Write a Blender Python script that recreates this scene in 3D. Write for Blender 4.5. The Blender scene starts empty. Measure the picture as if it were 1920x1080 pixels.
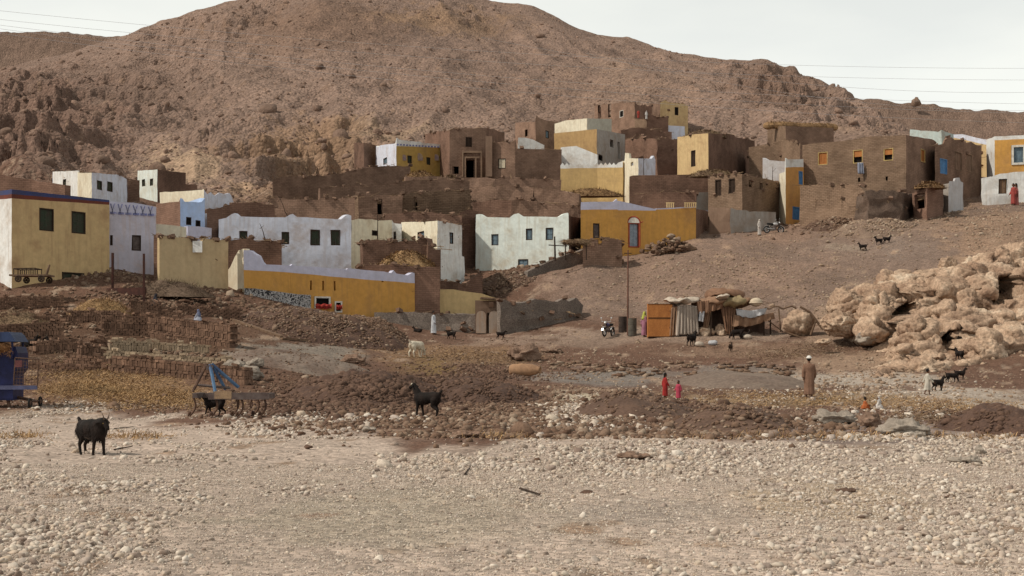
import bpy, bmesh, math, random
import numpy as np
from mathutils import Vector, Matrix, Euler, noise as mnoise
R = math.radians
random.seed(7); RNG = np.random.default_rng(11)
S = bpy.context.scene
COL = S.collection
F = 2667.0          # focal length in photo pixels (1920 wide)
HOR = 680.0         # horizon row
CH = 1.6            # camera height

# ------------------------------------------------------------------ camera, world, sun, exposure
cam = bpy.data.cameras.new('camera'); co = bpy.data.objects.new('camera', cam); COL.objects.link(co)
co.location = (0, 0, CH); co.rotation_euler = (R(90), 0, 0)
cam.sensor_width = 36; cam.lens = 36*F/1920; cam.shift_y = (HOR-540)/1920
cam.clip_start = .1; cam.clip_end = 4000
S.camera = co
SUN_EL, SUN_AZ = 47, -108      # azimuth measured clockwise from +Y (view direction)
W = bpy.data.worlds.new('World'); S.world = W; W.use_nodes = True
wn, wl = W.node_tree.nodes, W.node_tree.links
bgn = wn['Background']
sky = wn.new('ShaderNodeTexSky'); sky.sky_type = 'NISHITA'; sky.sun_disc = False
sky.sun_elevation = R(SUN_EL); sky.sun_rotation = R(SUN_AZ); sky.dust_density = 4; sky.air_density = 1.0
tc = wn.new('ShaderNodeTexCoord')
mp = wn.new('ShaderNodeMapping'); mp.inputs['Scale'].default_value = (2.2, 2.2, 7)
nz = wn.new('ShaderNodeTexNoise'); nz.inputs['Scale'].default_value = 1.6; nz.inputs['Detail'].default_value = 6
rp = wn.new('ShaderNodeValToRGB'); rp.color_ramp.elements[0].position = .36; rp.color_ramp.elements[1].position = .60
rp.color_ramp.elements[0].color = (.86,.86,.86,1); rp.color_ramp.elements[1].color = (1,1,1,1)
mixw = wn.new('ShaderNodeMix'); mixw.data_type = 'RGBA'
mixw.inputs[7].default_value = (8.1, 8.25, 7.8, 1)      # thin bright overcast veil
wl.new(tc.outputs['Generated'], mp.inputs[0]); wl.new(mp.outputs[0], nz.inputs[0]); wl.new(nz.outputs[0], rp.inputs[0])
# the veil is brightest low over the horizon and thins out toward the zenith
sx = wn.new('ShaderNodeSeparateXYZ'); zr = wn.new('ShaderNodeMapRange'); zr.inputs[1].default_value = .18; zr.inputs[2].default_value = .9; zr.inputs[3].default_value = 1.0; zr.inputs[4].default_value = .26
gm = wn.new('ShaderNodeMix'); gm.data_type = 'RGBA'; gm.blend_type = 'MULTIPLY'; gm.inputs[0].default_value = 1
wl.new(tc.outputs['Generated'], sx.inputs[0]); wl.new(sx.outputs[2], zr.inputs[0]); wl.new(zr.outputs[0], gm.inputs[7])
wl.new(rp.outputs[0], mixw.inputs[0]); wl.new(sky.outputs[0], mixw.inputs[6]); wl.new(mixw.outputs[2], gm.inputs[6]); wl.new(gm.outputs[2], bgn.inputs[0])
bgn.inputs[1].default_value = 0.125
sl = bpy.data.lights.new('sun', 'SUN'); so = bpy.data.objects.new('sun', sl); COL.objects.link(so)
sl.energy = 3.5; sl.angle = R(2); sl.color = (1, .92, .80)
sd = Vector((math.sin(R(SUN_AZ))*math.cos(R(SUN_EL)), math.cos(R(SUN_AZ))*math.cos(R(SUN_EL)), math.sin(R(SUN_EL))))
so.rotation_euler = sd.to_track_quat('Z', 'Y').to_euler()
S.view_settings.view_transform = 'Standard'; S.view_settings.look = 'None'
S.view_settings.exposure = -0.08; S.view_settings.gamma = 1
S.cycles.max_bounces = 6; S.cycles.diffuse_bounces = 3

# ------------------------------------------------------------------ numpy noise
def _h(ix, iy, seed):
    n = (ix*374761393 + iy*668265263 + seed*974634777) & 0xffffffff
    n = ((n ^ (n >> 13))*1274126177) & 0xffffffff
    return ((n ^ (n >> 16)) & 0xffff)/65535.0
def vnoise(x, y, seed=0):
    x = np.asarray(x, float); y = np.asarray(y, float)
    ix = np.floor(x).astype(np.int64); iy = np.floor(y).astype(np.int64)
    fx = x-ix; fy = y-iy; fx = fx*fx*fx*(fx*(fx*6-15)+10); fy = fy*fy*fy*(fy*(fy*6-15)+10)
    a = _h(ix, iy, seed); b = _h(ix+1, iy, seed); c = _h(ix, iy+1, seed); d = _h(ix+1, iy+1, seed)
    return (a*(1-fx)+b*fx)*(1-fy) + (c*(1-fx)+d*fx)*fy
def fbm(x, y, oct=4, seed=0, gain=.5):
    t = 0; a = 1; n = 0
    for i in range(oct):
        c, s = math.cos(i*1.3+.5), math.sin(i*1.3+.5)
        t = t + a*(vnoise((x*c-y*s)*2**i, (x*s+y*c)*2**i, seed+i*17)*2-1); n += a; a *= gain
    return t/n
def ridged(x, y, oct=4, seed=0):
    t = 0; a = 1; n = 0
    for i in range(oct):
        c, s = math.cos(i*1.7+.2), math.sin(i*1.7+.2)
        v = 1-np.abs(vnoise((x*c-y*s)*2**i, (x*s+y*c)*2**i, seed+i*13)*2-1)
        t = t + a*v*v; n += a; a *= .55
    return t/n

# ------------------------------------------------------------------ terrain height function
YS = np.array([42, 52, 62, 75, 85, 96, 108, 120, 132, 145, 165, 190, 225, 280, 340, 420.])
TAB = {
 -500:(782,748,700,655,588,514,480,410,370,350,330,300,262,215,185,165),
    0:(782,748,697,650,588,514,470,405,368,348,332,300,258,205,160,128),
  200:(782,750,697,652,590,522,468,405,368,348,332,302,256,190,130, 76),
  450:(782,760,716,668,622,580,510,455,420,398,374,340,255,150, 72,  2),
  600:(782,764,736,692,650,616,572,502,442,408,378,342,272,165, 52,-58),
  700:(782,765,740,702,666,632,592,525,460,412,368,322,266,172, 62,-75),
  800:(782,765,742,705,674,645,612,545,480,420,372,325,264,175, 65,-60),
  900:(782,765,742,705,676,648,618,548,502,445,388,325,262,180, 74,  0),
 1000:(782,765,742,707,678,646,608,515,490,440,382,328,262,180, 95, 12),
 1100:(782,765,742,710,680,646,590,498,464,425,372,330,262,180,112, 56),
 1190:(782,765,742,712,680,640,585,515,464,425,365,312,240,165,118, 68),
 1300:(782,765,742,712,680,634,568,495,440,412,355,302,240,172,132,102),
 1450:(782,767,745,715,680,630,560,490,440,418,352,302,245,188,150,112),
 1520:(782,767,745,715,675,620,552,482,435,415,345,298,248,205,170,142),
 1600:(782,768,746,713,668,610,545,475,428,408,335,292,252,222,205,196),
 1750:(782,768,746,708,652,580,510,445,405,385,330,300,285,276,272,270),
 1920:(782,768,744,700,640,550,482,430,395,375,340,312,296,288,284,282),
 2500:(782,768,744,700,630,520,450,410,380,360,335,310,300,292,290,290)}
SKYL = [(-500,150),(0,128),(60,112),(120,100),(180,84),(230,68),(270,50),(320,38),(345,26),(380,16),(440,4),(500,-14),(600,-45),(700,-60),
        (800,-48),(870,-16),(920,4),(960,7),(1000,12),(1040,30),(1080,50),(1120,63),(1180,69),(1230,90),(1300,102),(1360,112),(1410,115),
        (1435,110),(1468,124),(1492,122),(1504,140),(1545,152),(1560,166),(1590,186),(1650,222),(1750,262),(1920,282),(2500,290)]
_us = np.arange(-500, 2501, 10.0)
_ys = np.concatenate([np.linspace(42, 420, 380), np.array([440, 470, 520, 600, 800.])])
def _buildtab():
    keys = sorted(TAB)
    zc = np.array([[CH+(HOR-p)/F*y for p, y in zip(TAB[k], YS)] for k in keys])
    sk = np.interp(_us, [a for a, b in SKYL], [b for a, b in SKYL])
    zz = np.array([[np.interp(u, keys, zc[:, j]) for j in range(len(YS))] for u in _us])
    zz[:, -1] = CH+(HOR-sk)/F*420
    g = np.array([np.interp(_ys[:380], YS, zz[i]) for i in range(len(_us))])
    gs = g.copy()
    for _ in range(3):
        p = np.pad(gs, ((0, 0), (4, 4)), 'edge')
        gs = sum(p[:, k:k+380] for k in range(9))/9
    for _ in range(2):
        p = np.pad(gs, ((1, 1), (0, 0)), 'edge'); gs = (p[:-2]+p[1:-1]+p[2:])/3
    w = np.clip((_ys[:380]-392)/20, 0, 1)
    gs = gs*(1-w)+g*w
    top = gs[:, -1:]
    back = np.concatenate([top-6, top-18, top-38, top-60, top-90], 1)
    return np.concatenate([gs, back], 1)
_Z = _buildtab()
def smooth_z(x, y):
    x = np.asarray(x, float); y = np.asarray(y, float)
    yy = np.maximum(y, 5.0)
    u = np.clip(960+F*x/yy, -499, 2499)
    fi = (u+500)/10; i = np.floor(fi).astype(int); fu = fi-i
    yc = np.clip(y, 42, 799)
    fj = np.interp(yc, _ys, np.arange(len(_ys))); j = np.minimum(np.floor(fj).astype(int), len(_ys)-2); fv = fj-j
    z = (_Z[i, j]*(1-fu)+_Z[i+1, j]*fu)*(1-fv) + (_Z[i, j+1]*(1-fu)+_Z[i+1, j+1]*fu)*fv
    return np.where(y < 42, 0.0, z)
def sstep(a, b, x): 
    t = np.clip((x-a)/(b-a), 0, 1); return t*t*(3-2*t)
# rugged places on the hill, given where they stand: (u, py, ru, rp, strength)
RUG = [(40,240,190,110,1.0),(230,190,150,70,.55),(60,300,110,50,1.0),(330,60,120,60,.7),(420,250,90,40,.6),(560,275,150,45,1.0),(520,320,90,35,.8),(640,300,70,40,.7),
       (1440,150,80,50,.85),(1500,200,70,45,.9),(1560,190,60,40,.7),(480,20,60,40,.7),(880,10,60,30,.6),(1620,235,80,30,.5),(180,330,90,30,.5)]
def rugged(u, py):
    m = np.zeros_like(u)
    for a, b, c, d, s in RUG: m = np.maximum(m, s*np.exp(-((u-a)/c)**2-((py-b)/d)**2))
    return m
def upy(x, y, z):
    yy = np.maximum(y, 5.0)
    return 960+F*x/yy, HOR-(z-CH)*F/yy
def height(x, y):
    x = np.asarray(x, float); y = np.asarray(y, float)
    z = smooth_z(x, y)
    u, py = upy(x, y, z)
    near = .04*fbm(x*.35, y*.35, 3, 5)+.015*fbm(x*2.3, y*2.3, 2, 9)
    mid = sstep(44, 60, y)*(.16*fbm(x*.22, y*.22, 4, 21)+.05*fbm(x*1.3, y*1.3, 3, 22))
    hillw = sstep(150, 185, y)
    rg = rugged(u, py)
    crest = 1-.72*sstep(370, 412, y)
    hill = hillw*crest*(1.6*fbm(x*.035, y*.035, 4, 31) + .6*fbm(x*.16, y*.16, 4, 33) + .35*fbm(x*.5, y*.5, 3, 35)*sstep(150, 200, y)*np.where(y > 300, .6, 1)
            + rg*(8.5*(ridged(x*.055, y*.04, 4, 41)-.45)+2.6*(ridged(x*.22, y*.18, 3, 43)-.45)))
    hill = hill+hillw*crest*(5.5*(ridged((x+y*.25)*.028, y*.006, 3, 55)-.5)+1.2*(ridged((x-y*.1)*.11, y*.03, 3, 57)-.5))
    t = (z+hill+3.2*fbm(x*.06, y*.05, 3, 58)+1.2*fbm(x*.3, y*.25, 2, 59))/6.5; fl = np.floor(t); fr = t-fl
    hill = hill+hillw*crest*np.clip(rg*1.1, 0, 1)*.66*6.5*(sstep(.38, .64, fr)-fr)
    # small clods on village slopes
    vill = sstep(95, 115, y)*(1-sstep(175, 200, y))*.22*fbm(x*.5, y*.5, 4, 51)
    return z+near+mid+hill+vill
def gz(x, y): return float(height(np.array([x]), np.array([y]))[0])
def gzs(x, y): return float(smooth_z(np.array([x]), np.array([y]))[0])
def X(px, Y): return (px-960)/F*Y
def Z(py, Y): return CH+(HOR-py)/F*Y
def P(px, Y, py=None):
    x = X(px, Y); return Vector((x, Y, gz(x, Y) if py is None else Z(py, Y)))
_march = np.concatenate([np.arange(8, 60, .25), np.arange(60, 420, .5)])
def at(px, py, ymin=8):
    """the nearest ground point seen in that direction"""
    Y = _march[_march >= ymin]; x = (px-960)/F*Y; z = height(x, Y)
    p = HOR-(z-CH)*F/Y
    k = np.argmax(p <= py) if (p <= py).any() else len(Y)-1
    return Vector((x[k], Y[k], z[k]))

# ------------------------------------------------------------------ tagging and mesh helpers
def T(o, label=None, cat=None, group=None, kind=None):
    if label: o['label'] = label
    if cat: o['category'] = cat
    if group: o['group'] = group
    if kind: o['kind'] = kind
    return o
def E(name, loc, label, cat, group=None, rz=0.0):
    o = bpy.data.objects.new(name, None); COL.objects.link(o); o.location = loc; o.rotation_euler.z = rz
    o.empty_display_size = .2
    return T(o, label, cat, group, 'thing')
def link(name, me, m, parent=None, world=True):
    """m: material or list; world: mesh is in world coordinates, keep it there when parented"""
    o = bpy.data.objects.new(name, me); COL.objects.link(o)
    for k in (m if isinstance(m, (list, tuple)) else [m]): me.materials.append(k)
    if parent is not None:
        o.parent = parent
        if world:
            l = Vector((0, 0, 0)); q = parent
            M = Matrix.Identity(4); chain = []
            while q is not None: chain.append(q); q = q.parent
            for q in reversed(chain): M = M @ (q.matrix_parent_inverse if q.parent else Matrix.Identity(4)) @ q.matrix_basis
            me.transform(M.inverted())
    return o
class MB:
    def __init__(s): s.v = []; s.f = []; s.m = []; s.uv = None
    def add(s, vs, fs, mi=0):
        b = len(s.v); s.v += [tuple(v) for v in vs]; s.f += [tuple(b+i for i in f) for f in fs]; s.m += [mi]*len(fs); return s
    def box(s, c, size, rz=0, mi=0, rot=None, jit=0):
        c = Vector(c); h = [k/2 for k in size]
        M = rot if rot is not None else Matrix.Rotation(rz, 3, 'Z')
        vs = [c+M @ Vector((a*h[0]+random.uniform(-jit, jit), b*h[1]+random.uniform(-jit, jit), d*h[2]+random.uniform(-jit, jit))) for d in (-1, 1) for b in (-1, 1) for a in (-1, 1)]
        return s.add(vs, [(0,2,3,1),(4,5,7,6),(0,1,5,4),(2,6,7,3),(0,4,6,2),(1,3,7,5)], mi)
    def tube(s, p0, p1, r0, r1=None, n=8, mi=0):
        p0, p1 = Vector(p0), Vector(p1); r1 = r0 if r1 is None else r1
        q = (p1-p0).to_track_quat('Z', 'Y').to_matrix()
        vs = [p+q @ Vector((math.cos(2*math.pi*k/n)*r, math.sin(2*math.pi*k/n)*r, 0)) for p, r in ((p0, r0), (p1, r1)) for k in range(n)]
        return s.add(vs, [(k, (k+1) % n, n+(k+1) % n, n+k) for k in range(n)]+[tuple(range(n))[::-1], tuple(range(n, 2*n))], mi)
    def path(s, pts, r, n=7, mi=0):
        for a, b in zip(pts[:-1], pts[1:]): s.tube(a, b, r, r, n, mi)
        return s
    def cap(s, p0, r0, p1, r1, n=12, mi=0):
        """tapered capsule"""
        p0, p1 = Vector(p0), Vector(p1); d = p1-p0
        q = (d if d.length > 1e-6 else Vector((0, 0, 1))).to_track_quat('Z', 'Y').to_matrix()
        rings = []
        for t in (-90, -60, -30, 0): rings.append((p0, r0, t))
        for t in (0, 30, 60, 90): rings.append((p1, r1, t))
        vs = []; fs = []
        for p, r, t in rings:
            for k in range(n):
                a = 2*math.pi*k/n; vs.append(p+q @ Vector((math.cos(a)*r*math.cos(R(t))*1.0, math.sin(a)*r*math.cos(R(t)), r*math.sin(R(t)))))
        for j in range(len(rings)-1):
            for k in range(n): fs.append((j*n+k, j*n+(k+1) % n, (j+1)*n+(k+1) % n, (j+1)*n+k))
        return s.add(vs, fs, mi)
    def ell(s, c, r, n=14, mi=0, rot=None):
        c = Vector(c); r = Vector(r) if not isinstance(r, (int, float)) else Vector((r, r, r)); vs = []; fs = []; m = n//2
        M = rot or Matrix.Identity(3)
        for j in range(m+1):
            t = math.pi*j/m
            for k in range(n):
                a = 2*math.pi*k/n; vs.append(c+M @ Vector((r.x*math.cos(a)*math.sin(t), r.y*math.sin(a)*math.sin(t), r.z*math.cos(t))))
        for j in range(m):
            for k in range(n): fs.append((j*n+k, (j+1)*n+k, (j+1)*n+(k+1) % n, j*n+(k+1) % n))
        return s.add(vs, fs, mi)
    def torus(s, c, r, t, axis='Y', n=20, m=8, mi=0, rot=None):
        c = Vector(c); vs = []; fs = []
        for i in range(n):
            a = 2*math.pi*i/n
            for j in range(m):
                b = 2*math.pi*j/m; rr = r+t*math.cos(b); p = Vector((rr*math.cos(a), t*math.sin(b), rr*math.sin(a)))
                if axis == 'X': p = Vector((p.y, p.x, p.z))
                if axis == 'Z': p = Vector((p.x, p.z, p.y))
                vs.append(c+((rot @ p) if rot else p))
        for i in range(n):
            for j in range(m): fs.append((i*m+j, i*m+(j+1) % m, ((i+1) % n)*m+(j+1) % m, ((i+1) % n)*m+j))
        return s.add(vs, fs, mi)
    def xf(s, M): s.v = [tuple(M @ Vector(v)) for v in s.v]; return s
    def mesh(s, name, smooth=False):
        me = bpy.data.meshes.new(name); me.from_pydata(s.v, [], s.f)
        me.polygons.foreach_set('material_index', s.m)
        if smooth: me.polygons.foreach_set('use_smooth', [True]*len(s.f))
        if s.uv:
            uvl = me.uv_layers.new(name='UVMap'); flat = []
            for f in s.f:
                for i in f: flat += s.uv[i]
            uvl.data.foreach_set('uv', flat)
        bm = bmesh.new(); bm.from_mesh(me); bmesh.ops.recalc_face_normals(bm, faces=bm.faces); bm.to_mesh(me); bm.free()
        me.update(); return me
    def build(s, name, m, parent=None, world=False, smooth=False): return link(name, s.mesh(name, smooth), m, parent, world)
def np_mesh(name, V, Fc, smooth=False):
    me = bpy.data.meshes.new(name); n = len(V); k = Fc.shape[1]; nf = len(Fc)
    me.vertices.add(n); me.vertices.foreach_set('co', V.astype(np.float32).ravel())
    me.loops.add(nf*k); me.loops.foreach_set('vertex_index', Fc.astype(np.int32).ravel())
    me.polygons.add(nf); me.polygons.foreach_set('loop_start', np.arange(0, nf*k, k, dtype=np.int32))
    me.polygons.foreach_set('loop_total', np.full(nf, k, dtype=np.int32))
    if smooth: me.polygons.foreach_set('use_smooth', np.ones(nf, dtype=bool))
    me.update(); me.validate(); return me
def set_col(me, C):
    a = me.color_attributes.new('Col', 'FLOAT_COLOR', 'POINT')
    a.data.foreach_set('color', np.concatenate([C, np.ones((len(C), 1))], 1).astype(np.float32).ravel())
def bake(mb, voxel, smooth=2, name='body', factor=.5):
    """voxel union of the overlapping shapes: one continuous surface"""
    me = mb.mesh(name); o = bpy.data.objects.new('tmp', me); COL.objects.link(o)
    m = o.modifiers.new('r', 'REMESH'); m.mode = 'VOXEL'; m.voxel_size = voxel
    if smooth: k = o.modifiers.new('s', 'SMOOTH'); k.iterations = smooth; k.factor = factor
    dg = bpy.context.evaluated_depsgraph_get(); dg.update()
    r = bpy.data.meshes.new_from_object(o.evaluated_get(dg)); r.name = name
    bpy.data.objects.remove(o); r.polygons.foreach_set('use_smooth', [True]*len(r.polygons)); return r
def copy_tree(o, parent=None):
    c = o.copy(); COL.objects.link(c); c.parent = parent
    for ch in list(o.children): copy_tree(ch, c)
    return c

# ------------------------------------------------------------------ materials
MATS = {}
def nt(name):
    m = bpy.data.materials.new(name); m.use_nodes = True; t = m.node_tree
    return m, t.nodes, t.links, t.nodes['Principled BSDF']
def mk(name, c1, c2=None, scale=1.5, rough=.9, bump=.25, bscale=None, bdist=.02, fine=.12, c3=None, c3pos=.62, metallic=0.0, stretch=(1, 1, 1), coords='Object', spec=.2, speck=0, island=0):
    if name in MATS: return MATS[name]
    m, n, l, b = nt(name); c2 = c2 or tuple(k*.75 for k in c1)
    tc = n.new('ShaderNodeTexCoord'); mp = n.new('ShaderNodeMapping'); mp.inputs['Scale'].default_value = stretch
    l.new(tc.outputs[coords], mp.inputs[0])
    t1 = n.new('ShaderNodeTexNoise'); t1.inputs['Scale'].default_value = scale; t1.inputs['Detail'].default_value = 7; t1.inputs['Roughness'].default_value = .62
    l.new(mp.outputs[0], t1.inputs[0])
    r = n.new('ShaderNodeValToRGB'); e = r.color_ramp.elements
    e[0].position = .36; e[0].color = (*c2, 1); e[1].position = .62; e[1].color = (*c1, 1)
    if c3: q = e.new(min(.95, c3pos+.06)); q.color = (*c3, 1); e[1].position = c3pos-.06
    l.new(t1.outputs[0], r.inputs[0]); col = r.outputs[0]
    t2 = n.new('ShaderNodeTexNoise'); t2.inputs['Scale'].default_value = scale*14; t2.inputs['Detail'].default_value = 4; l.new(mp.outputs[0], t2.inputs[0])
    hv = n.new('ShaderNodeHueSaturation'); mr = n.new('ShaderNodeMapRange')
    mr.inputs[1].default_value = .3; mr.inputs[2].default_value = .7; mr.inputs[3].default_value = 1-fine*2; mr.inputs[4].default_value = 1+fine*2
    l.new(t2.outputs[0], mr.inputs[0]); l.new(mr.outputs[0], hv.inputs['Value']); l.new(col, hv.inputs['Color']); col = hv.outputs[0]
    if island:
        g = n.new('ShaderNodeNewGeometry'); mr2 = n.new('ShaderNodeMapRange'); mr2.inputs[3].default_value = 1-island; mr2.inputs[4].default_value = 1+island
        h2 = n.new('ShaderNodeHueSaturation'); l.new(g.outputs['Random Per Island'], mr2.inputs[0]); l.new(mr2.outputs[0], h2.inputs['Value']); l.new(col, h2.inputs['Color']); col = h2.outputs[0]
    l.new(col, b.inputs['Base Color'])
    b.inputs['Roughness'].default_value = rough; b.inputs['Metallic'].default_value = metallic
    b.inputs['Specular IOR Level'].default_value = spec
    if bump:
        t3 = n.new('ShaderNodeTexNoise'); t3.inputs['Scale'].default_value = bscale or scale*5; t3.inputs['Detail'].default_value = 8; l.new(mp.outputs[0], t3.inputs[0])
        bp = n.new('ShaderNodeBump'); bp.inputs['Strength'].default_value = bump; bp.inputs['Distance'].default_value = bdist
        l.new(t3.outputs[0], bp.inputs['Height']); l.new(bp.outputs[0], b.inputs['Normal'])
    MATS[name] = m; return m
def plaster(name, c, dirt=None, amount=.5, scale=.55):
    dirt = dirt or (.30,.22,.16)
    """limewash over mud: blotches, rain streaks, patches where the wash has gone"""
    if name in MATS: return MATS[name]
    m, n, l, b = nt(name)
    tc = n.new('ShaderNodeTexCoord')
    a = n.new('ShaderNodeTexNoise'); a.inputs['Scale'].default_value = scale; a.inputs['Detail'].default_value = 8; a.inputs['Roughness'].default_value = .65
    l.new(tc.outputs['Object'], a.inputs[0])
    mp = n.new('ShaderNodeMapping'); mp.inputs['Scale'].default_value = (3.2, 3.2, .25); l.new(tc.outputs['Object'], mp.inputs[0])
    st = n.new('ShaderNodeTexNoise'); st.inputs['Scale'].default_value = 1.2; st.inputs['Detail'].default_value = 5; l.new(mp.outputs[0], st.inputs[0])
    r1 = n.new('ShaderNodeValToRGB'); r1.color_ramp.elements[0].position = .49; r1.color_ramp.elements[1].position = .66
    r1.color_ramp.elements[0].color = (0, 0, 0, 1); r1.color_ramp.elements[1].color = (amount, amount, amount, 1)
    r2 = n.new('ShaderNodeValToRGB'); r2.color_ramp.elements[0].position = .48; r2.color_ramp.elements[1].position = .68
    r2.color_ramp.elements[0].color = (0, 0, 0, 1); r2.color_ramp.elements[1].color = (amount*.6,)*3+(1,)
    l.new(a.outputs[0], r1.inputs[0]); l.new(st.outputs[0], r2.inputs[0])
    mx = n.new('ShaderNodeMath'); mx.operation = 'MAXIMUM'; l.new(r1.outputs[0], mx.inputs[0]); l.new(r2.outputs[0], mx.inputs[1])
    mc = n.new('ShaderNodeMix'); mc.data_type = 'RGBA'; mc.inputs[6].default_value = (*c, 1); mc.inputs[7].default_value = (*dirt, 1)
    l.new(mx.outputs[0], mc.inputs[0])
    v = n.new('ShaderNodeTexNoise'); v.inputs['Scale'].default_value = 2.3; v.inputs['Detail'].default_value = 9; v.inputs['Roughness'].default_value = .7; l.new(tc.outputs['Object'], v.inputs[0])
    mr = n.new('ShaderNodeMapRange'); mr.inputs[1].default_value = .3; mr.inputs[2].default_value = .7; mr.inputs[3].default_value = .84; mr.inputs[4].default_value = 1.1
    hv = n.new('ShaderNodeHueSaturation'); l.new(v.outputs[0], mr.inputs[0]); l.new(mr.outputs[0], hv.inputs['Value']); l.new(mc.outputs[2], hv.inputs['Color'])
    l.new(hv.outputs[0], b.inputs['Base Color']); b.inputs['Roughness'].default_value = .92; b.inputs['Specular IOR Level'].default_value = .15
    bp = n.new('ShaderNodeBump'); bp.inputs['Strength'].default_value = .5; bp.inputs['Distance'].default_value = .05
    l.new(v.outputs[0], bp.inputs['Height']); l.new(bp.outputs[0], b.inputs['Normal'])
    MATS[name] = m; return m
def brickmat(name, c1, c2, mortar, bw=.42, bh=.16, msize=.014, strength=.6):
    """mud brick courses on the wall's own UV (metres)"""
    if name in MATS: return MATS[name]
    m, n, l, b = nt(name)
    uv = n.new('ShaderNodeUVMap'); uv.uv_map = 'UVMap'; tc = n.new('ShaderNodeTexCoord')
    dn = n.new('ShaderNodeTexNoise'); dn.inputs['Scale'].default_value = 2.5; l.new(uv.outputs[0], dn.inputs[0])
    ad = n.new('ShaderNodeVectorMath'); ad.operation = 'MULTIPLY_ADD'; ad.inputs[1].default_value = (.06, .06, .06)
    l.new(dn.outputs['Color'], ad.inputs[0]); l.new(uv.outputs[0], ad.inputs[2])
    br = n.new('ShaderNodeTexBrick'); br.inputs['Scale'].default_value = 1; br.inputs['Brick Width'].default_value = bw; br.inputs['Row Height'].default_value = bh
    br.inputs['Mortar Size'].default_value = msize; br.inputs['Mortar Smooth'].default_value = .4; br.inputs['Bias'].default_value = -.1
    br.inputs['Color1'].default_value = (*c1, 1); br.inputs['Color2'].default_value = (*c2, 1); br.inputs['Mortar'].default_value = (*mortar, 1)
    l.new(ad.outputs[0], br.inputs[0])
    v = n.new('ShaderNodeTexNoise'); v.inputs['Scale'].default_value = .45; v.inputs['Detail'].default_value = 9; v.inputs['Roughness'].default_value = .68; l.new(tc.outputs['Object'], v.inputs[0])
    mr = n.new('ShaderNodeMapRange'); mr.inputs[1].default_value = .3; mr.inputs[2].default_value = .7; mr.inputs[3].default_value = .62; mr.inputs[4].default_value = 1.36
    oi = n.new('ShaderNodeObjectInfo'); orr = n.new('ShaderNodeMapRange'); orr.inputs[3].default_value = .8; orr.inputs[4].default_value = 1.3; l.new(oi.outputs['Random'], orr.inputs[0])
    mu = n.new('ShaderNodeMath'); mu.operation = 'MULTIPLY'; l.new(v.outputs[0], mr.inputs[0]); l.new(mr.outputs[0], mu.inputs[0]); l.new(orr.outputs[0], mu.inputs[1])
    hv = n.new('ShaderNodeHueSaturation'); l.new(mu.outputs[0], hv.inputs['Value']); l.new(br.outputs[0], hv.inputs['Color'])
    # patches where mud plaster covers the courses
    pm = n.new('ShaderNodeValToRGB'); pm.color_ramp.elements[0].position = .5; pm.color_ramp.elements[1].position = .6; l.new(v.outputs[0], pm.inputs[0])
    mc = n.new('ShaderNodeMix'); mc.data_type = 'RGBA'; mc.inputs[7].default_value = (*[k*1.12 for k in c1], 1); l.new(hv.outputs[0], mc.inputs[6])
    ml = n.new('ShaderNodeMath'); ml.operation = 'MULTIPLY'; ml.inputs[1].default_value = .35; l.new(pm.outputs[0], ml.inputs[0]); l.new(ml.outputs[0], mc.inputs[0])
    l.new(mc.outputs[2], b.inputs['Base Color'])
    b.inputs['Roughness'].default_value = .95; b.inputs['Specular IOR Level'].default_value = .1
    bp = n.new('ShaderNodeBump'); bp.inputs['Strength'].default_value = strength; bp.inputs['Distance'].default_value = .03; bp.invert = True
    v2 = n.new('ShaderNodeTexNoise'); v2.inputs['Scale'].default_value = 7; v2.inputs['Detail'].default_value = 6; l.new(tc.outputs['Object'], v2.inputs[0])
    b2 = n.new('ShaderNodeBump'); b2.inputs['Strength'].default_value = .5; b2.inputs['Distance'].default_value = .04
    l.new(br.outputs['Fac'], bp.inputs['Height']); l.new(v2.outputs[0], b2.inputs['Height']); l.new(bp.outputs[0], b2.inputs['Normal']); l.new(b2.outputs[0], b.inputs['Normal'])
    MATS[name] = m; return m
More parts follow.
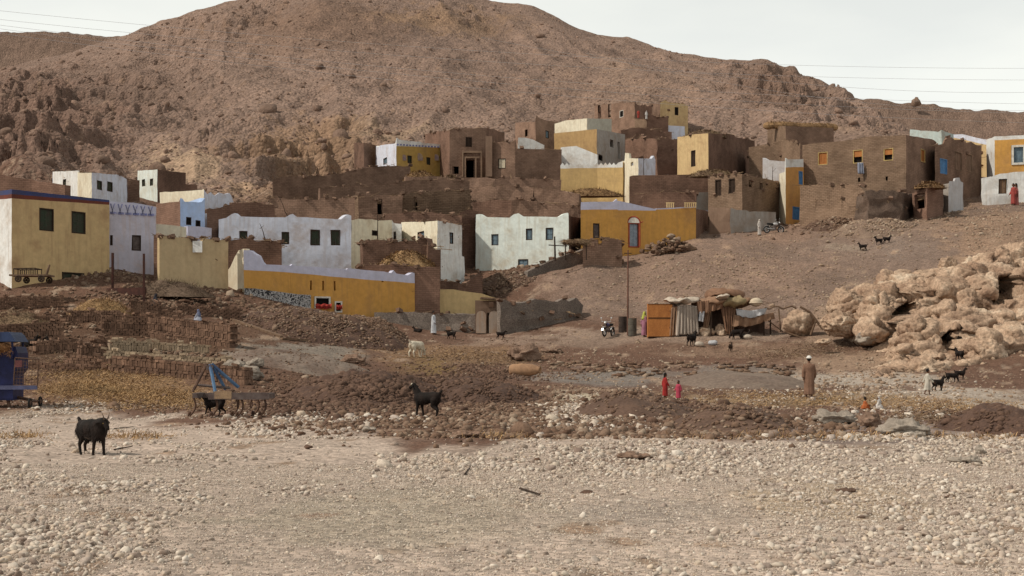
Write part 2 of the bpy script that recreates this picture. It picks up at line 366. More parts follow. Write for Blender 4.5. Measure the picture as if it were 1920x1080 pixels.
def terrain_mat(name, vscale, bdist, speck=.35, big=.22):
    m, n, l, b = nt(name)
    at_ = n.new('ShaderNodeAttribute'); at_.attribute_name = 'Col'; tc = n.new('ShaderNodeTexCoord')
    def noise(s, d, r=.6):
        q = n.new('ShaderNodeTexNoise'); q.inputs['Scale'].default_value = s; q.inputs['Detail'].default_value = d; q.inputs['Roughness'].default_value = r; l.new(tc.outputs['Object'], q.inputs[0]); return q
    n1 = noise(vscale*.25, 9, .7); n2 = noise(vscale*3, 5)
    vo = n.new('ShaderNodeTexVoronoi'); vo.inputs['Scale'].default_value = vscale*1.6; l.new(tc.outputs['Object'], vo.inputs[0])
    hv = n.new('ShaderNodeHueSaturation'); mr = n.new('ShaderNodeMapRange'); mr.inputs[1].default_value = .3; mr.inputs[2].default_value = .7; mr.inputs[3].default_value = 1-big; mr.inputs[4].default_value = 1+big
    l.new(n1.outputs[0], mr.inputs[0]); l.new(mr.outputs[0], hv.inputs['Value']); l.new(at_.outputs[0], hv.inputs['Color'])
    # stones of different shade, one per voronoi cell
    sp = n.new('ShaderNodeSeparateColor'); l.new(vo.outputs['Color'], sp.inputs[0])
    m2 = n.new('ShaderNodeMapRange'); m2.inputs[3].default_value = 1-speck; m2.inputs[4].default_value = 1+speck; l.new(sp.outputs[0], m2.inputs[0])
    h2 = n.new('ShaderNodeHueSaturation'); l.new(m2.outputs[0], h2.inputs['Value']); l.new(hv.outputs[0], h2.inputs['Color'])
    l.new(h2.outputs[0], b.inputs['Base Color'])
    b.inputs['Roughness'].default_value = .95; b.inputs['Specular IOR Level'].default_value = .1
    ad = n.new('ShaderNodeMath'); ad.operation = 'MULTIPLY_ADD'; ad.inputs[1].default_value = -.8; l.new(vo.outputs['Distance'], ad.inputs[0]); l.new(n1.outputs[0], ad.inputs[2])
    a2 = n.new('ShaderNodeMath'); a2.operation = 'MULTIPLY_ADD'; a2.inputs[1].default_value = .4; l.new(n2.outputs[0], a2.inputs[0]); l.new(ad.outputs[0], a2.inputs[2])
    bp = n.new('ShaderNodeBump'); bp.inputs['Strength'].default_value = .9; bp.inputs['Distance'].default_value = bdist
    l.new(a2.outputs[0], bp.inputs['Height']); l.new(bp.outputs[0], b.inputs['Normal'])
    MATS[name] = m; return m

WHITE = plaster('white_limewash', (.74,.74,.72), (.42,.33,.25), .65)
BLUEWHITE = plaster('bluish_limewash_and_shade', (.62,.65,.75), (.42,.35,.32), .7)  # bluish tone doubles as painted shade on some walls
GREENWHITE = plaster('greenish_limewash', (.66,.71,.67), (.43,.36,.26), .65)
CREAM = plaster('cream_limewash', (.72,.66,.52), (.42,.31,.20), .6)
LILAC = plaster('lilac_limewash', (.55,.53,.62), (.50,.38,.33), .8)
TANW = plaster('tan_plaster', (.54,.415,.25), (.36,.24,.14), .5)
YELLOW = plaster('yellow_plaster', (.58,.42,.22), (.38,.24,.13), .75)
PALEY = plaster('pale_yellow_plaster', (.64,.47,.24), (.42,.28,.14), .5)
OCHRE = plaster('ochre_plaster', (.60,.32,.085), (.36,.20,.09), .55)
ORANGE = plaster('orange_plaster', (.58,.30,.10), (.36,.2,.1), .5)
SKYB = plaster('sky_blue_limewash', (.42,.55,.80), (.45,.45,.5), .4)
LILACB = plaster('lilac_parapet', (.56,.56,.70), (.5,.45,.45), .4)
GREYP = plaster('grey_plaster_and_shade', (.36,.33,.30), (.25,.18,.13), .6)  # also paints the shaded right face of the ochre mud house
MUD = brickmat('mud_brick', (.25,.16,.115), (.20,.125,.09), (.13,.08,.058))
MUD2 = brickmat('light_mud_brick', (.225,.152,.105), (.18,.118,.08), (.11,.07,.048), strength=.9)
MUD3 = brickmat('dark_mud_brick', (.20,.12,.087), (.16,.094,.068), (.105,.062,.046))
MUDP = plaster('mud_plaster', (.235,.155,.11), (.14,.085,.06), .6)
def stonewall(name, cols):
    m, n, l, b = nt(name); tc = n.new('ShaderNodeTexCoord'); mp = n.new('ShaderNodeMapping'); mp.inputs['Scale'].default_value = (3.0, 3.0, 5.5); l.new(tc.outputs['Object'], mp.inputs[0])
    v = n.new('ShaderNodeTexVoronoi'); v.inputs['Randomness'].default_value = .9; l.new(mp.outputs[0], v.inputs[0])
    v2 = n.new('ShaderNodeTexVoronoi'); v2.feature = 'DISTANCE_TO_EDGE'; v2.inputs['Randomness'].default_value = .9; l.new(mp.outputs[0], v2.inputs[0])
    sp = n.new('ShaderNodeSeparateColor'); l.new(v.outputs['Color'], sp.inputs[0]); r = n.new('ShaderNodeValToRGB'); r.color_ramp.elements[0].color = (*cols[0], 1); r.color_ramp.elements[1].color = (*cols[1], 1); l.new(sp.outputs[0], r.inputs[0])
    e = n.new('ShaderNodeValToRGB'); e.color_ramp.elements[0].position = .0; e.color_ramp.elements[1].position = .09; l.new(v2.outputs[0], e.inputs[0])
    t = n.new('ShaderNodeTexNoise'); t.inputs['Scale'].default_value = .8; t.inputs['Detail'].default_value = 6; l.new(tc.outputs['Object'], t.inputs[0])
    mc = n.new('ShaderNodeMix'); mc.data_type = 'RGBA'; mc.inputs[6].default_value = (*[k*.8 for k in cols[0]], 1); l.new(e.outputs[0], mc.inputs[0]); l.new(r.outputs[0], mc.inputs[7])
    hv = n.new('ShaderNodeHueSaturation'); mr = n.new('ShaderNodeMapRange'); mr.inputs[1].default_value = .3; mr.inputs[2].default_value = .7; mr.inputs[3].default_value = .75; mr.inputs[4].default_value = 1.25
    l.new(t.outputs[0], mr.inputs[0]); l.new(mr.outputs[0], hv.inputs['Value']); l.new(mc.outputs[2], hv.inputs['Color']); l.new(hv.outputs[0], b.inputs['Base Color']); b.inputs['Roughness'].default_value = .95
    bp = n.new('ShaderNodeBump'); bp.inputs['Strength'].default_value = .8; bp.inputs['Distance'].default_value = .06; l.new(e.outputs[0], bp.inputs['Height']); l.new(bp.outputs[0], b.inputs['Normal']); MATS[name] = m; return m
STONEW = stonewall('rough_stone_wall', ((.17,.13,.11), (.36,.30,.25)))
DGREEN = mk('dark_green_paint', (.035,.05,.03), (.05,.04,.028), 3, .6, .1)
GREYBLUE = mk('grey_blue_paint', (.17,.24,.29), (.11,.15,.18), 3, .6, .1)
BLUEP = mk('blue_paint', (.10,.26,.50), (.08,.18,.34), 3, .6, .1)
NAVY = mk('navy_stripe', (.045,.06,.16), (.06,.06,.11), 1.5, .85, .1)
REDST = mk('dark_red_stripe', (.16,.045,.03), (.11,.04,.03), 1.5, .85, .1)
DARKW = mk('dark_wood', (.05,.03,.02), (.028,.017,.012), 4, .8, .3, stretch=(1, 1, .2))
WOOD = mk('weathered_wood', (.20,.13,.085), (.12,.075,.05), 4, .85, .4, stretch=(1, 1, .2))
ORWOOD = mk('orange_wood', (.42,.17,.05), (.32,.12,.035), 3, .7, .1, stretch=(1, 1, .3))
WFRAME = mk('white_frame', (.7,.68,.62), (.5,.46,.4), 4, .8, .1)
DARKIN = mk('painted_dark_interior', (.012,.009,.008), (.008,.006,.005), 2, 1, 0)  # near-black paint standing in for unlit rooms behind windows
STRAW = mk('straw', (.39,.25,.125), (.24,.145,.075), 1.1, .9, .6, bscale=22, bdist=.05, fine=.3, island=.35)
STRAWD = mk('old_straw', (.24,.165,.10), (.15,.095,.06), 1.1, .9, .6, bscale=22, bdist=.05, fine=.3, island=.35)
THATCH = mk('reed_thatch', (.31,.19,.095), (.18,.105,.055), 1.5, .9, .7, bscale=25, bdist=.06, fine=.3, island=.3)
ROCKM = mk('tan_limestone', (.43,.305,.215), (.27,.175,.12), .45, .92, 1, bscale=3.2, bdist=.14, fine=.18, c3=(.56,.445,.335))
ROCKB = mk('brown_rock', (.25,.165,.12), (.16,.10,.07), .8, .92, .9, bscale=4, bdist=.12, fine=.16)
ROCKG = mk('grey_stone', (.34,.29,.24), (.24,.20,.165), 1.2, .9, .6, bscale=6, bdist=.05)
BLACK = mk('black_goat_hair', (.020,.0125,.010), (.008,.006,.005), 6, .85, .7, bscale=40, bdist=.02, stretch=(1, 1, .35))
WHITEH = mk('white_goat_hair', (.66,.60,.48), (.5,.42,.32), 6, .9, .5, bscale=40, bdist=.02)
PATCH = mk('grey_belly_hair', (.28,.24,.21), (.15,.12,.10), 8, .9, .4, bscale=40)
HORN = mk('horn', (.14,.10,.075), (.08,.06,.045), 6, .6, .2)
SKIN = mk('brown_skin', (.15,.075,.045), (.13,.062,.038), 5, .6, .05)
HAIRM = mk('black_hair', (.012,.01,.009), (.008,.007,.006), 8, .7, .3)
BLUEM = mk('faded_blue_metal', (.10,.19,.31), (.06,.10,.19), 3.5, .55, .2, c3=(.16,.10,.07), c3pos=.72)
NAVYM = mk('deep_blue_metal', (.016,.021,.085), (.01,.011,.04), 2.5, .5, .2, c3=(.06,.04,.05), c3pos=.74)
RUST = mk('rusty_steel', (.15,.085,.055), (.06,.035,.028), 5, .7, .4, c3=(.23,.15,.11), c3pos=.7)
STEEL = mk('grey_steel', (.15,.12,.11), (.085,.06,.055), 4, .6, .3, c3=(.27,.19,.13), c3pos=.74)
RUBBER = mk('black_rubber', (.02,.019,.018), None, 5, .8, .1)
CHROME = mk('bright_metal', (.6,.6,.6), (.5,.5,.5), 3, .3, 0, metallic=.8)
STONEB = stonewall('brown_stone_wall', ((.12,.075,.055), (.24,.165,.12)))
def cloth(name, c, fold=6): return mk('cloth_'+name, c, tuple(k*.7 for k in c), 2.2, .95, .35, bscale=fold, bdist=.05, fine=.08)

# ------------------------------------------------------------------ the ground and the hill
# earth colours by where they lie (u, py, ru, rp, colour, weight)
FG = (.415, .330, .272); DIRT = (.140, .080, .056); SLOPE = (.205, .143, .112); VILL = (.140, .080, .056); HILLC = (.245, .168, .132)
ZONES = [
 (200,640,330,60,(.12,.07,.046),1.2),(210,722,120,32,(.25,.155,.085),1.2),(300,745,110,18,(.25,.155,.085),1.0),(60,600,150,40,(.11,.062,.04),1),
 (560,668,110,20,(.21,.175,.145),1.6),(850,665,150,18,(.21,.13,.08),1.2),(800,690,70,12,(.20,.13,.06),1),(1250,628,300,16,(.27,.195,.15),1.0),(1050,640,220,12,(.24,.17,.13),.8),
 (1120,705,130,14,(.20,.17,.15),1.3),(1400,655,200,14,(.21,.135,.095),1),(1400,708,120,16,(.17,.135,.115),1.4),(1500,745,230,14,(.29,.205,.13),.9),(1750,752,170,14,(.30,.215,.14),.9),
 (1640,715,120,9,(.33,.28,.235),1.6),(1800,738,120,9,(.36,.30,.25),1.6),(1920,760,120,10,(.36,.30,.25),1.4),(1600,680,120,22,(.25,.17,.12),1),
 (700,735,260,42,(.12,.068,.045),1.3),(900,785,260,18,(.15,.09,.06),1.2),(1290,780,230,20,(.135,.078,.055),1.3),(1090,772,70,20,(.42,.36,.27),1.5),(1600,815,180,14,(.21,.16,.14),1.2),
 (1150,862,150,7,(.20,.13,.095),.8),(1220,960,190,24,(.31,.255,.215),.9),(1550,940,220,45,(.37,.28,.19),.8),(700,960,330,60,(.33,.275,.215),1),
 (1650,400,200,40,(.20,.135,.098),1),(1300,520,260,50,(.215,.145,.11),1),(1700,470,90,35,(.19,.15,.125),.45),(1870,450,90,60,(.25,.165,.115),1),(1250,445,60,12,(.25,.17,.12),.8),
 (1460,440,70,20,(.23,.15,.11),.9),(1590,465,50,7,(.28,.22,.17),.6),(1790,590,140,70,(.33,.22,.145),1.2),(1560,620,60,30,(.26,.18,.13),1)]
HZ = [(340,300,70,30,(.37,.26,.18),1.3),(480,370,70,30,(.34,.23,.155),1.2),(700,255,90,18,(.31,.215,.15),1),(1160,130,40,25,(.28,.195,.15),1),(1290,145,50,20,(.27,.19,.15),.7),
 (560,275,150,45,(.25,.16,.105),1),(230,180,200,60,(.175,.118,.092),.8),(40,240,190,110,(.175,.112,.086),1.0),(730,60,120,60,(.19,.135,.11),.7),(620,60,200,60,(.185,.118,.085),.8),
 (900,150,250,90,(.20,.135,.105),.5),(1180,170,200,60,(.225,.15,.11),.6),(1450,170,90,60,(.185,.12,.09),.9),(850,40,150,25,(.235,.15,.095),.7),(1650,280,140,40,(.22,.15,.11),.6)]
def blend(base, zones, u, py, wx, wy):
    C = base.copy(); 
    for a, b, c, d, col, w in zones:
        k = np.clip(w*np.exp(-(((u-a)/c)**2)-((py-b)/d)**2)*1.25-.12+.35*(wx-.0)*1.0, 0, 1)
        k = np.where(((u-a)/c)**2+((py-b)/d)**2 < 6, k, 0); k = .35*k+.65*np.clip(w, 0, 1)*sstep(.22, .50, k+.55*wy)
        C = C*(1-k[:, None])+np.array(col)*k[:, None]
    return C
def earth(x, y, z):
    zs = smooth_z(x, y); u, py = upy(x, y, zs)
    w1 = fbm(x*.2, y*.1, 5, 61); w2 = fbm(x*1.1, y*.7, 3, 62)
    pyn = py+14*w1+5*w2; un = u+40*w2; edge = 62*fbm(x*.42, y*.04, 4, 4)+22*fbm(x*.13+3, y*.02, 2, 6)
    bound = np.interp(u, [-500, 0, 450, 560, 900, 1150, 1500, 1600, 2500], [778, 780, 786, 798, 822, 812, 812, 812, 812])
    t = sstep(-10, 10, py+edge+8*w2-bound)[:, None]
    C = np.array(DIRT)*(1-t)+np.array(FG)*t
    s = (sstep(0, 30, 610-pyn)*sstep(900, 1050, u))[:, None]; C = C*(1-s)+np.array(SLOPE)*s
    v = (sstep(0, 20, 600-pyn)*(1-sstep(960, 1100, un))*(1-sstep(1, 2, 0*u)))[:, None]; C = C*(1-v)+np.array(VILL)*v
    v2 = (sstep(0, 18, 432-pyn)*(1-sstep(1480, 1600, un)))[:, None]; C = C*(1-v2)+np.array(VILL)*v2
    C = blend(C, ZONES, un, pyn, w1, w2)
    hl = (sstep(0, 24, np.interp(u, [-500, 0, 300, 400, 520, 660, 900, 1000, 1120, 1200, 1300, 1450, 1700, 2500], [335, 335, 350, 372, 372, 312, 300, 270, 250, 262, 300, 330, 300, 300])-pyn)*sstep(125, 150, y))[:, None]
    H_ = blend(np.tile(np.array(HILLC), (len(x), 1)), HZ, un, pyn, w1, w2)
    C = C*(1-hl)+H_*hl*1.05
    return C*(1+.22*w1+.14*w2)[:, None]
def sheet(name, ugrid, yrows, off, m, label=None):
    U, Yr = np.meshgrid(ugrid, yrows); Yf = Yr.ravel(); x = ((U.ravel()-960)/F)*(np.maximum(Yf, -10)+off); 
    z = height(x, Yf); nu, ny = len(ugrid), len(yrows)
    V = np.stack([x, Yf, z], 1); i = np.arange(ny-1)[:, None]*nu+np.arange(nu-1)[None]; i = i.ravel()
    me = np_mesh(name, V, np.stack([i, i+1, i+nu+1, i+nu], 1), True); set_col(me, np.clip(earth(x, Yf, z), .01, .9))
    o = link(name, me, m); T(o, kind='structure'); return o
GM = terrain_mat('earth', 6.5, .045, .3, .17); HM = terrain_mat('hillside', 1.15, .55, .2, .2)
def rows(a, b, py_step):
    out = [a]
    while out[-1] < b: out.append(out[-1]+max(.10, out[-1]*out[-1]*py_step/F/ (CH+max(0, (out[-1]-60))*.30)))
    out[-1] = b; return np.array(out)
gr = sheet('ground', np.arange(-420, 2341, 3.6), np.concatenate([np.linspace(-40, 8, 10)[:-1], rows(8, 152, 2.0)]), 24, GM)
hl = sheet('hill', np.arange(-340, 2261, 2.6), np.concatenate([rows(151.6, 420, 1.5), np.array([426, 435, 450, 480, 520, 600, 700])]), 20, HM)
# sheet below everything that reaches the horizon, and the two ridges far behind
mb = MB(); far = [(-3000, -300), (3000, -300), (3000, 3000), (-3000, 3000)]
mb.add([(a, b, -9.0) for a, b in far], [(0, 1, 2, 3)]); T(mb.build('desert_plain', mk('far_sand', HILLC, None, .01, .95, 0)), kind='structure')
def ridge(name, pts, Y, depth, amp, seed):
    us = np.arange(pts[0][0], pts[-1][0], 2.2); v = np.linspace(0, 1, 90)
    U, Vv = np.meshgrid(us, v); U = U.ravel(); Vv = Vv.ravel(); top = np.interp(U, [p[0] for p in pts], [p[1] for p in pts])
    y = Y-depth*(1-np.minimum(Vv, .8)/.8)+np.maximum(0, Vv-.8)*depth; x = (U-960)/F*Y*(y/Y)
    zt = CH+(HOR-top)/F*Y
    z = zt*np.interp(Vv, [0, .8, 1], [.2, 1, .75])
    k = np.sin(np.clip(Vv, 0, .8)/.8*math.pi)
    z = z+amp*(.35+k)*(ridged(x*.03, y*.03+Vv*4, 5, seed)-.5)+amp*.25*fbm(x*.2, y*.2, 3, seed+1)
    nu = len(us); i = (np.arange(89)[:, None]*nu+np.arange(nu-1)[None]).ravel()
    me = np_mesh(name, np.stack([x, y, z], 1), np.stack([i, i+1, i+nu+1, i+nu], 1), True)
    w = fbm(x*.02, y*.03+Vv*3, 4, seed+3); set_col(me, np.clip(np.array([.20, .135, .103])*(1+.3*w)[:, None], 0, 1))
    T(link(name, me, HM), kind='structure')
ridge('far_ridge', [(-500,60),(-100,60),(0,62),(60,61),(120,60),(160,63),(200,65),(240,66),(330,68),(420,90)], 560, 110, 4, 71)
ridge('far_ridge', [(1480,215),(1560,190),(1590,184),(1640,187),(1690,192),(1710,193),(1730,194),(1800,202),(1870,204),(1920,207),(2100,225),(2450,240)], 520, 110, 4, 72)

# ------------------------------------------------------------------ stones strewn on the ground
def proto(sub, seed, flat=.6):
    bm = bmesh.new(); bmesh.ops.create_icosphere(bm, subdivisions=sub, radius=1)
    rs = random.Random(seed); off = Vector((seed*3.1, seed*1.7, seed))
    for v in bm.verts:
        d = 1+.30*mnoise.noise(v.co*1.3+off)+.16*mnoise.noise(v.co*3.1+off); v.co *= d; v.co.z *= flat
    for k in range(3):   # a few broken faces
        nrm = Vector((rs.uniform(-1, 1), rs.uniform(-1, 1), rs.uniform(-.6, 1))).normalized(); lim = rs.uniform(.5, .75)
        for v in bm.verts:
            q = v.co.dot(nrm)
            if q > lim: v.co -= nrm*(q-lim)*.9
    bm.verts.ensure_lookup_table(); V = np.array([v.co[:] for v in bm.verts]); Fc = np.array([[v.index for v in f.verts] for f in bm.faces]); bm.free(); return V, Fc
BRICKP = (np.array([(a, b, c) for c in (-.32, .32) for b in (-.5, .5) for a in (-1, 1)], float), np.array([(0,2,3),(0,3,1),(4,5,7),(4,7,6),(0,1,5),(0,5,4),(2,6,7),(2,7,3),(0,4,6),(0,6,2),(1,3,7),(1,7,5)]))
def scatter(name, x, y, size, protos, m, tilt=.35, sink=.35, aniso=.35, smooth=True, z=None, label=None):
    Vs, Fs = [], []; b = 0; n = len(x); z = height(x, y) if z is None else z
    which = RNG.integers(0, len(protos), n)
    for k, (pv, pf) in enumerate(protos):
        s = np.where(which == k)[0]
        if not len(s): continue
        a = RNG.uniform(0, 2*np.pi, len(s)); tx = RNG.normal(0, tilt, len(s)); ty = RNG.normal(0, tilt, len(s))
        sc = size[s][:, None]*(1+RNG.uniform(-aniso, aniso, (len(s), 3)))
        v = pv[None]*sc[:, None, :]
        ca, sa = np.cos(tx), np.sin(tx); v = np.stack([v[..., 0], v[..., 1]*ca[:, None]-v[..., 2]*sa[:, None], v[..., 1]*sa[:, None]+v[..., 2]*ca[:, None]], -1)
        ca, sa = np.cos(ty), np.sin(ty); v = np.stack([v[..., 0]*ca[:, None]+v[..., 2]*sa[:, None], v[..., 1], -v[..., 0]*sa[:, None]+v[..., 2]*ca[:, None]], -1)
        ca, sa = np.cos(a), np.sin(a); v = np.stack([v[..., 0]*ca[:, None]-v[..., 1]*sa[:, None], v[..., 0]*sa[:, None]+v[..., 1]*ca[:, None], v[..., 2]], -1)
        c = np.stack([x[s], y[s], z[s]+size[s]*(.5-sink)], 1); v = v+c[:, None, :]
        nv = len(pv); Vs.append(v.reshape(-1, 3)); Fs.append((pf[None]+(np.arange(len(s))*nv)[:, None, None]+b).reshape(-1, 3)); b += len(s)*nv
    me = np_mesh(name, np.concatenate(Vs), np.concatenate(Fs), smooth); o = link(name, me, m); T(o, kind='stuff'); return o
def stonemat(name, cols, bump=.5):
    m, n, l, b = nt(name); g = n.new('ShaderNodeNewGeometry'); r = n.new('ShaderNodeValToRGB'); r.color_ramp.interpolation = 'LINEAR'
    e = r.color_ramp.elements; e[0].color = (*cols[0], 1); e[1].color = (*cols[-1], 1)
    for i, c in enumerate(cols[1:-1]): q = e.new((i+1)/(len(cols)-1)); q.color = (*c, 1)
    l.new(g.outputs['Random Per Island'], r.inputs[0]); tc = n.new('ShaderNodeTexCoord'); t = n.new('ShaderNodeTexNoise'); t.inputs['Scale'].default_value = 18; t.inputs['Detail'].default_value = 5; l.new(tc.outputs['Object'], t.inputs[0])
    mr = n.new('ShaderNodeMapRange'); mr.inputs[1].default_value = .3; mr.inputs[2].default_value = .7; mr.inputs[3].default_value = .75; mr.inputs[4].default_value = 1.2
    h = n.new('ShaderNodeHueSaturation'); l.new(t.outputs[0], mr.inputs[0]); l.new(mr.outputs[0], h.inputs['Value']); l.new(r.outputs[0], h.inputs['Color']); l.new(h.outputs[0], b.inputs['Base Color'])
    b.inputs['Roughness'].default_value = .9; b.inputs['Specular IOR Level'].default_value = .15
    bp = n.new('ShaderNodeBump'); bp.inputs['Strength'].default_value = bump; bp.inputs['Distance'].default_value = .01; l.new(t.outputs[0], bp.inputs['Height']); l.new(bp.outputs[0], b.inputs['Normal']); return m
PALE = stonemat('pale_stones', [(.31,.235,.19),(.50,.42,.345),(.62,.54,.455),(.42,.345,.295),(.52,.41,.31),(.66,.59,.51),(.28,.215,.18),(.54,.46,.37),(.21,.15,.12),(.60,.52,.43)])
BROWNS = stonemat('brown_stones', [(.11,.065,.045),(.17,.105,.07),(.22,.145,.10),(.13,.076,.052),(.25,.175,.125),(.12,.07,.047),(.19,.12,.083),(.36,.28,.21)])
EARTHC = stonemat('earth_clods', [(.085,.05,.036),(.12,.072,.051),(.155,.095,.068),(.10,.06,.043),(.13,.08,.056)])
TANS = stonemat('tan_stones', [(.25,.17,.12),(.33,.235,.165),(.20,.135,.10),(.42,.33,.25),(.28,.19,.13)])
NEARP = [proto(2, 100+k) for k in range(6)]; FARP = [proto(1, 120+k) for k in range(6)]
def pts_region(n, u0, u1, p0, p1):
    """points spread over the flat plain, from what part of it one sees"""
    y1, y0 = CH*F/(p0-HOR), CH*F/(p1-HOR)
    Y = np.sqrt(RNG.uniform(y0*y0, y1*y1, n)); u = RNG.uniform(u0, u1, n); return (u-960)/F*Y, Y, u, HOR+CH*F/Y
def dens(x, y, u, p):
    d = .26+1.5*(fbm(x*.55, y*.4, 3, 81)+.05)+.5*fbm(x*1.6,y*1.2,2,83)+.5*fbm(x*.16, y*.12, 2, 82)
    d = d + .9*np.exp(-((u-60)/230)**2-((p-1010)/110)**2) + .6*np.exp(-((u-1750)/420)**2-((p-960)/120)**2) + .5*np.exp(-((u-1000)/160)**2-((p-920)/30)**2)+.5*np.exp(-((u-1350)/300)**2-((p-900)/30)**2)
    d = d - .75*np.exp(-((u-1200)/170)**2-((p-960)/26)**2) - .55*np.exp(-((u-600)/330)**2-((p-960)/70)**2) - .4*np.exp(-((u-200)/300)**2-((p-840)/40)**2)
    return np.clip(d, .04, 1.3)
x, y, u, p = pts_region(46000, -150, 2070, 880, 1180); k = RNG.random(len(x)) < dens(x, y, u, p); x, y = x[k], y[k]
uu_ = 960+F*x/y; pp_ = HOR+CH*F/y; big = RNG.random(len(x)) < np.clip(.10+.5*fbm(x*.8, y*.5, 3, 91)+.3*np.exp(-((uu_-60)/260)**2-((pp_-1020)/90)**2)+.25*np.exp(-((uu_-1750)/300)**2-((pp_-1010)/80)**2)+.2*np.exp(-((uu_-960)/120)**2-((pp_-1030)/40)**2), .02, .6); sz = np.where(big, RNG.uniform(.018, .045, len(x)), RNG.lognormal(-4.6, .42, len(x)))
scatter('pebbles', x, y, sz, NEARP, PALE, tilt=.45, sink=.25)
x, y, u, p = pts_region(120000, -200, 2120, 764, 885); k = RNG.random(len(x)) < dens(x, y, u, p); k &= (p+62*fbm(x*.42, y*.04, 4, 4)+22*fbm(x*.13+3, y*.02, 2, 6)+np.where(RNG.random(len(x)) < .12, 40, 0)-14*RNG.random(len(x))) > np.interp(u, [0, 450, 560, 900, 1150, 1500, 2500], [784, 790, 800, 826, 818, 815, 815])
x, y = x[k], y[k]; sz = RNG.lognormal(-3.85, .5, len(x)); scatter('pebbles', x, y, sz, FARP, PALE, tilt=.45, sink=.25)
x, y, u, p = pts_region(95000, -80, 2000, 870, 1130); scatter('grit', x, y, RNG.lognormal(-4.95, .35, len(x)), [proto(1, 150), proto(1, 151)], PALE, smooth=False, tilt=.4)
# rubble and clods of the middle ground
def blobpts(n, u0, p0, ru, rp, ymin=30):
    """points around a spot of the terrain, ru/rp in photo pixels at that spot's distance"""
    c = at(u0, p0, ymin); a = at(u0, p0+rp, ymin); b = at(u0, p0-rp, ymin)
    ry = max(1.0, (b.y-a.y)/2); cy = (a.y+b.y)/2; q = RNG.normal(0, .55, (n, 2))
    Y = np.clip(cy+q[:, 1]*ry, 12, 400); X_ = (u0-960)/F*Y+q[:, 0]*ru/F*c.y; return X_, Y
def strew(name, specs, m, protos=None, mean=-3.0, sd=.45, **kw):
    xs, ys = [], []
    for s in specs: a, b = blobpts(*s); xs.append(a); ys.append(b)
    x = np.concatenate(xs); y = np.concatenate(ys); return scatter(name, x, y, RNG.lognormal(mean, sd, len(x)), protos or FARP, m, **kw)
strew('rubble', [(2600,700,740,240,40),(2200,900,790,240,22),(900,1150,800,250,20),(700,1500,800,200,16),(700,1000,690,160,18),(500,1700,780,200,22),(700,300,760,250,12),(1500,1000,755,170,22),(900,1350,835,330,22),(1300,1000,830,260,20),(500,650,800,200,12)], BROWNS, mean=-2.95)
strew('clods', [(2600,720,735,200,34),(1000,620,760,120,22),(600,900,700,110,14),(700,1230,770,160,20)], EARTHC, mean=-2.6, sd=.4)
strew('white_rubble', [(1500,1090,775,80,22),(500,1560,745,260,14),(350,650,790,200,12),(260,1500,725,250,10),(400,1750,770,200,18),(450,1700,840,260,16)], PALE, mean=-3.0)
strew('hill_stones', [(1500,1750,410,220,30),(1300,1300,520,280,50),(700,1860,440,90,40),(700,1650,700,170,40),(700,1780,610,150,60),(600,1600,560,120,40)], TANS, mean=-2.7)
strew('village_rubble', [(900,1000,480,110,30),(1200,960,370,130,22),(900,700,350,250,30),(700,1200,300,120,18),(500,1400,420,120,14),(900,300,540,300,20),(700,560,345,80,26),(500,1640,420,110,16)], BROWNS, mean=-2.1, sd=.4)
n = 52000; Ym = np.sqrt(RNG.uniform(46**2, 135**2, n)); um = RNG.uniform(-250, 2150, n); xm = (um-960)/F*Ym
k = RNG.random(n) < .35+.6*fbm(xm*.15, Ym*.15, 4, 77); xm, Ym = xm[k], Ym[k]; um = um[k]
rt = um > 1000+60*fbm(Ym*.2, xm*.2, 2, 78)
scatter('loose_stones', xm[~rt], Ym[~rt], RNG.lognormal(-3.05, .4, (~rt).sum()), FARP, BROWNS, smooth=False)
scatter('loose_stones', xm[rt], Ym[rt], RNG.lognormal(-3.0, .42, rt.sum()), FARP, TANS, smooth=False)
# loose boulders over the hill
n = 5200; Yh = RNG.uniform(160, 415, n); uh = RNG.uniform(-250, 2150, n); xh = (uh-960)/F*Yh; zh = smooth_z(xh, Yh); uu, pp = upy(xh, Yh, zh)
keep = RNG.random(n) < (.035+.9*rugged(uu, pp)); xh, Yh = xh[keep], Yh[keep]
scatter('hill_rocks', xh, Yh, np.minimum(RNG.lognormal(-.95, .55, len(xh)), 1.6), [proto(2, 140+k, .8) for k in range(6)], mk('hill_rock', (.24,.158,.118), (.16,.105,.078), .9, .95, .9, bscale=3, bdist=.2, island=.2), tilt=.5, smooth=False)
n = 20000; Yh = RNG.uniform(155, 418, n); uh = RNG.uniform(-250, 2150, n); xh = (uh-960)/F*Yh
scatter('scree', xh, Yh, RNG.lognormal(-1.95, .5, n), FARP, mk('scree_stone', (.27,.178,.135), (.185,.12,.09), .9, .95, .6, bscale=3, bdist=.2, island=.3), tilt=.5, smooth=False)

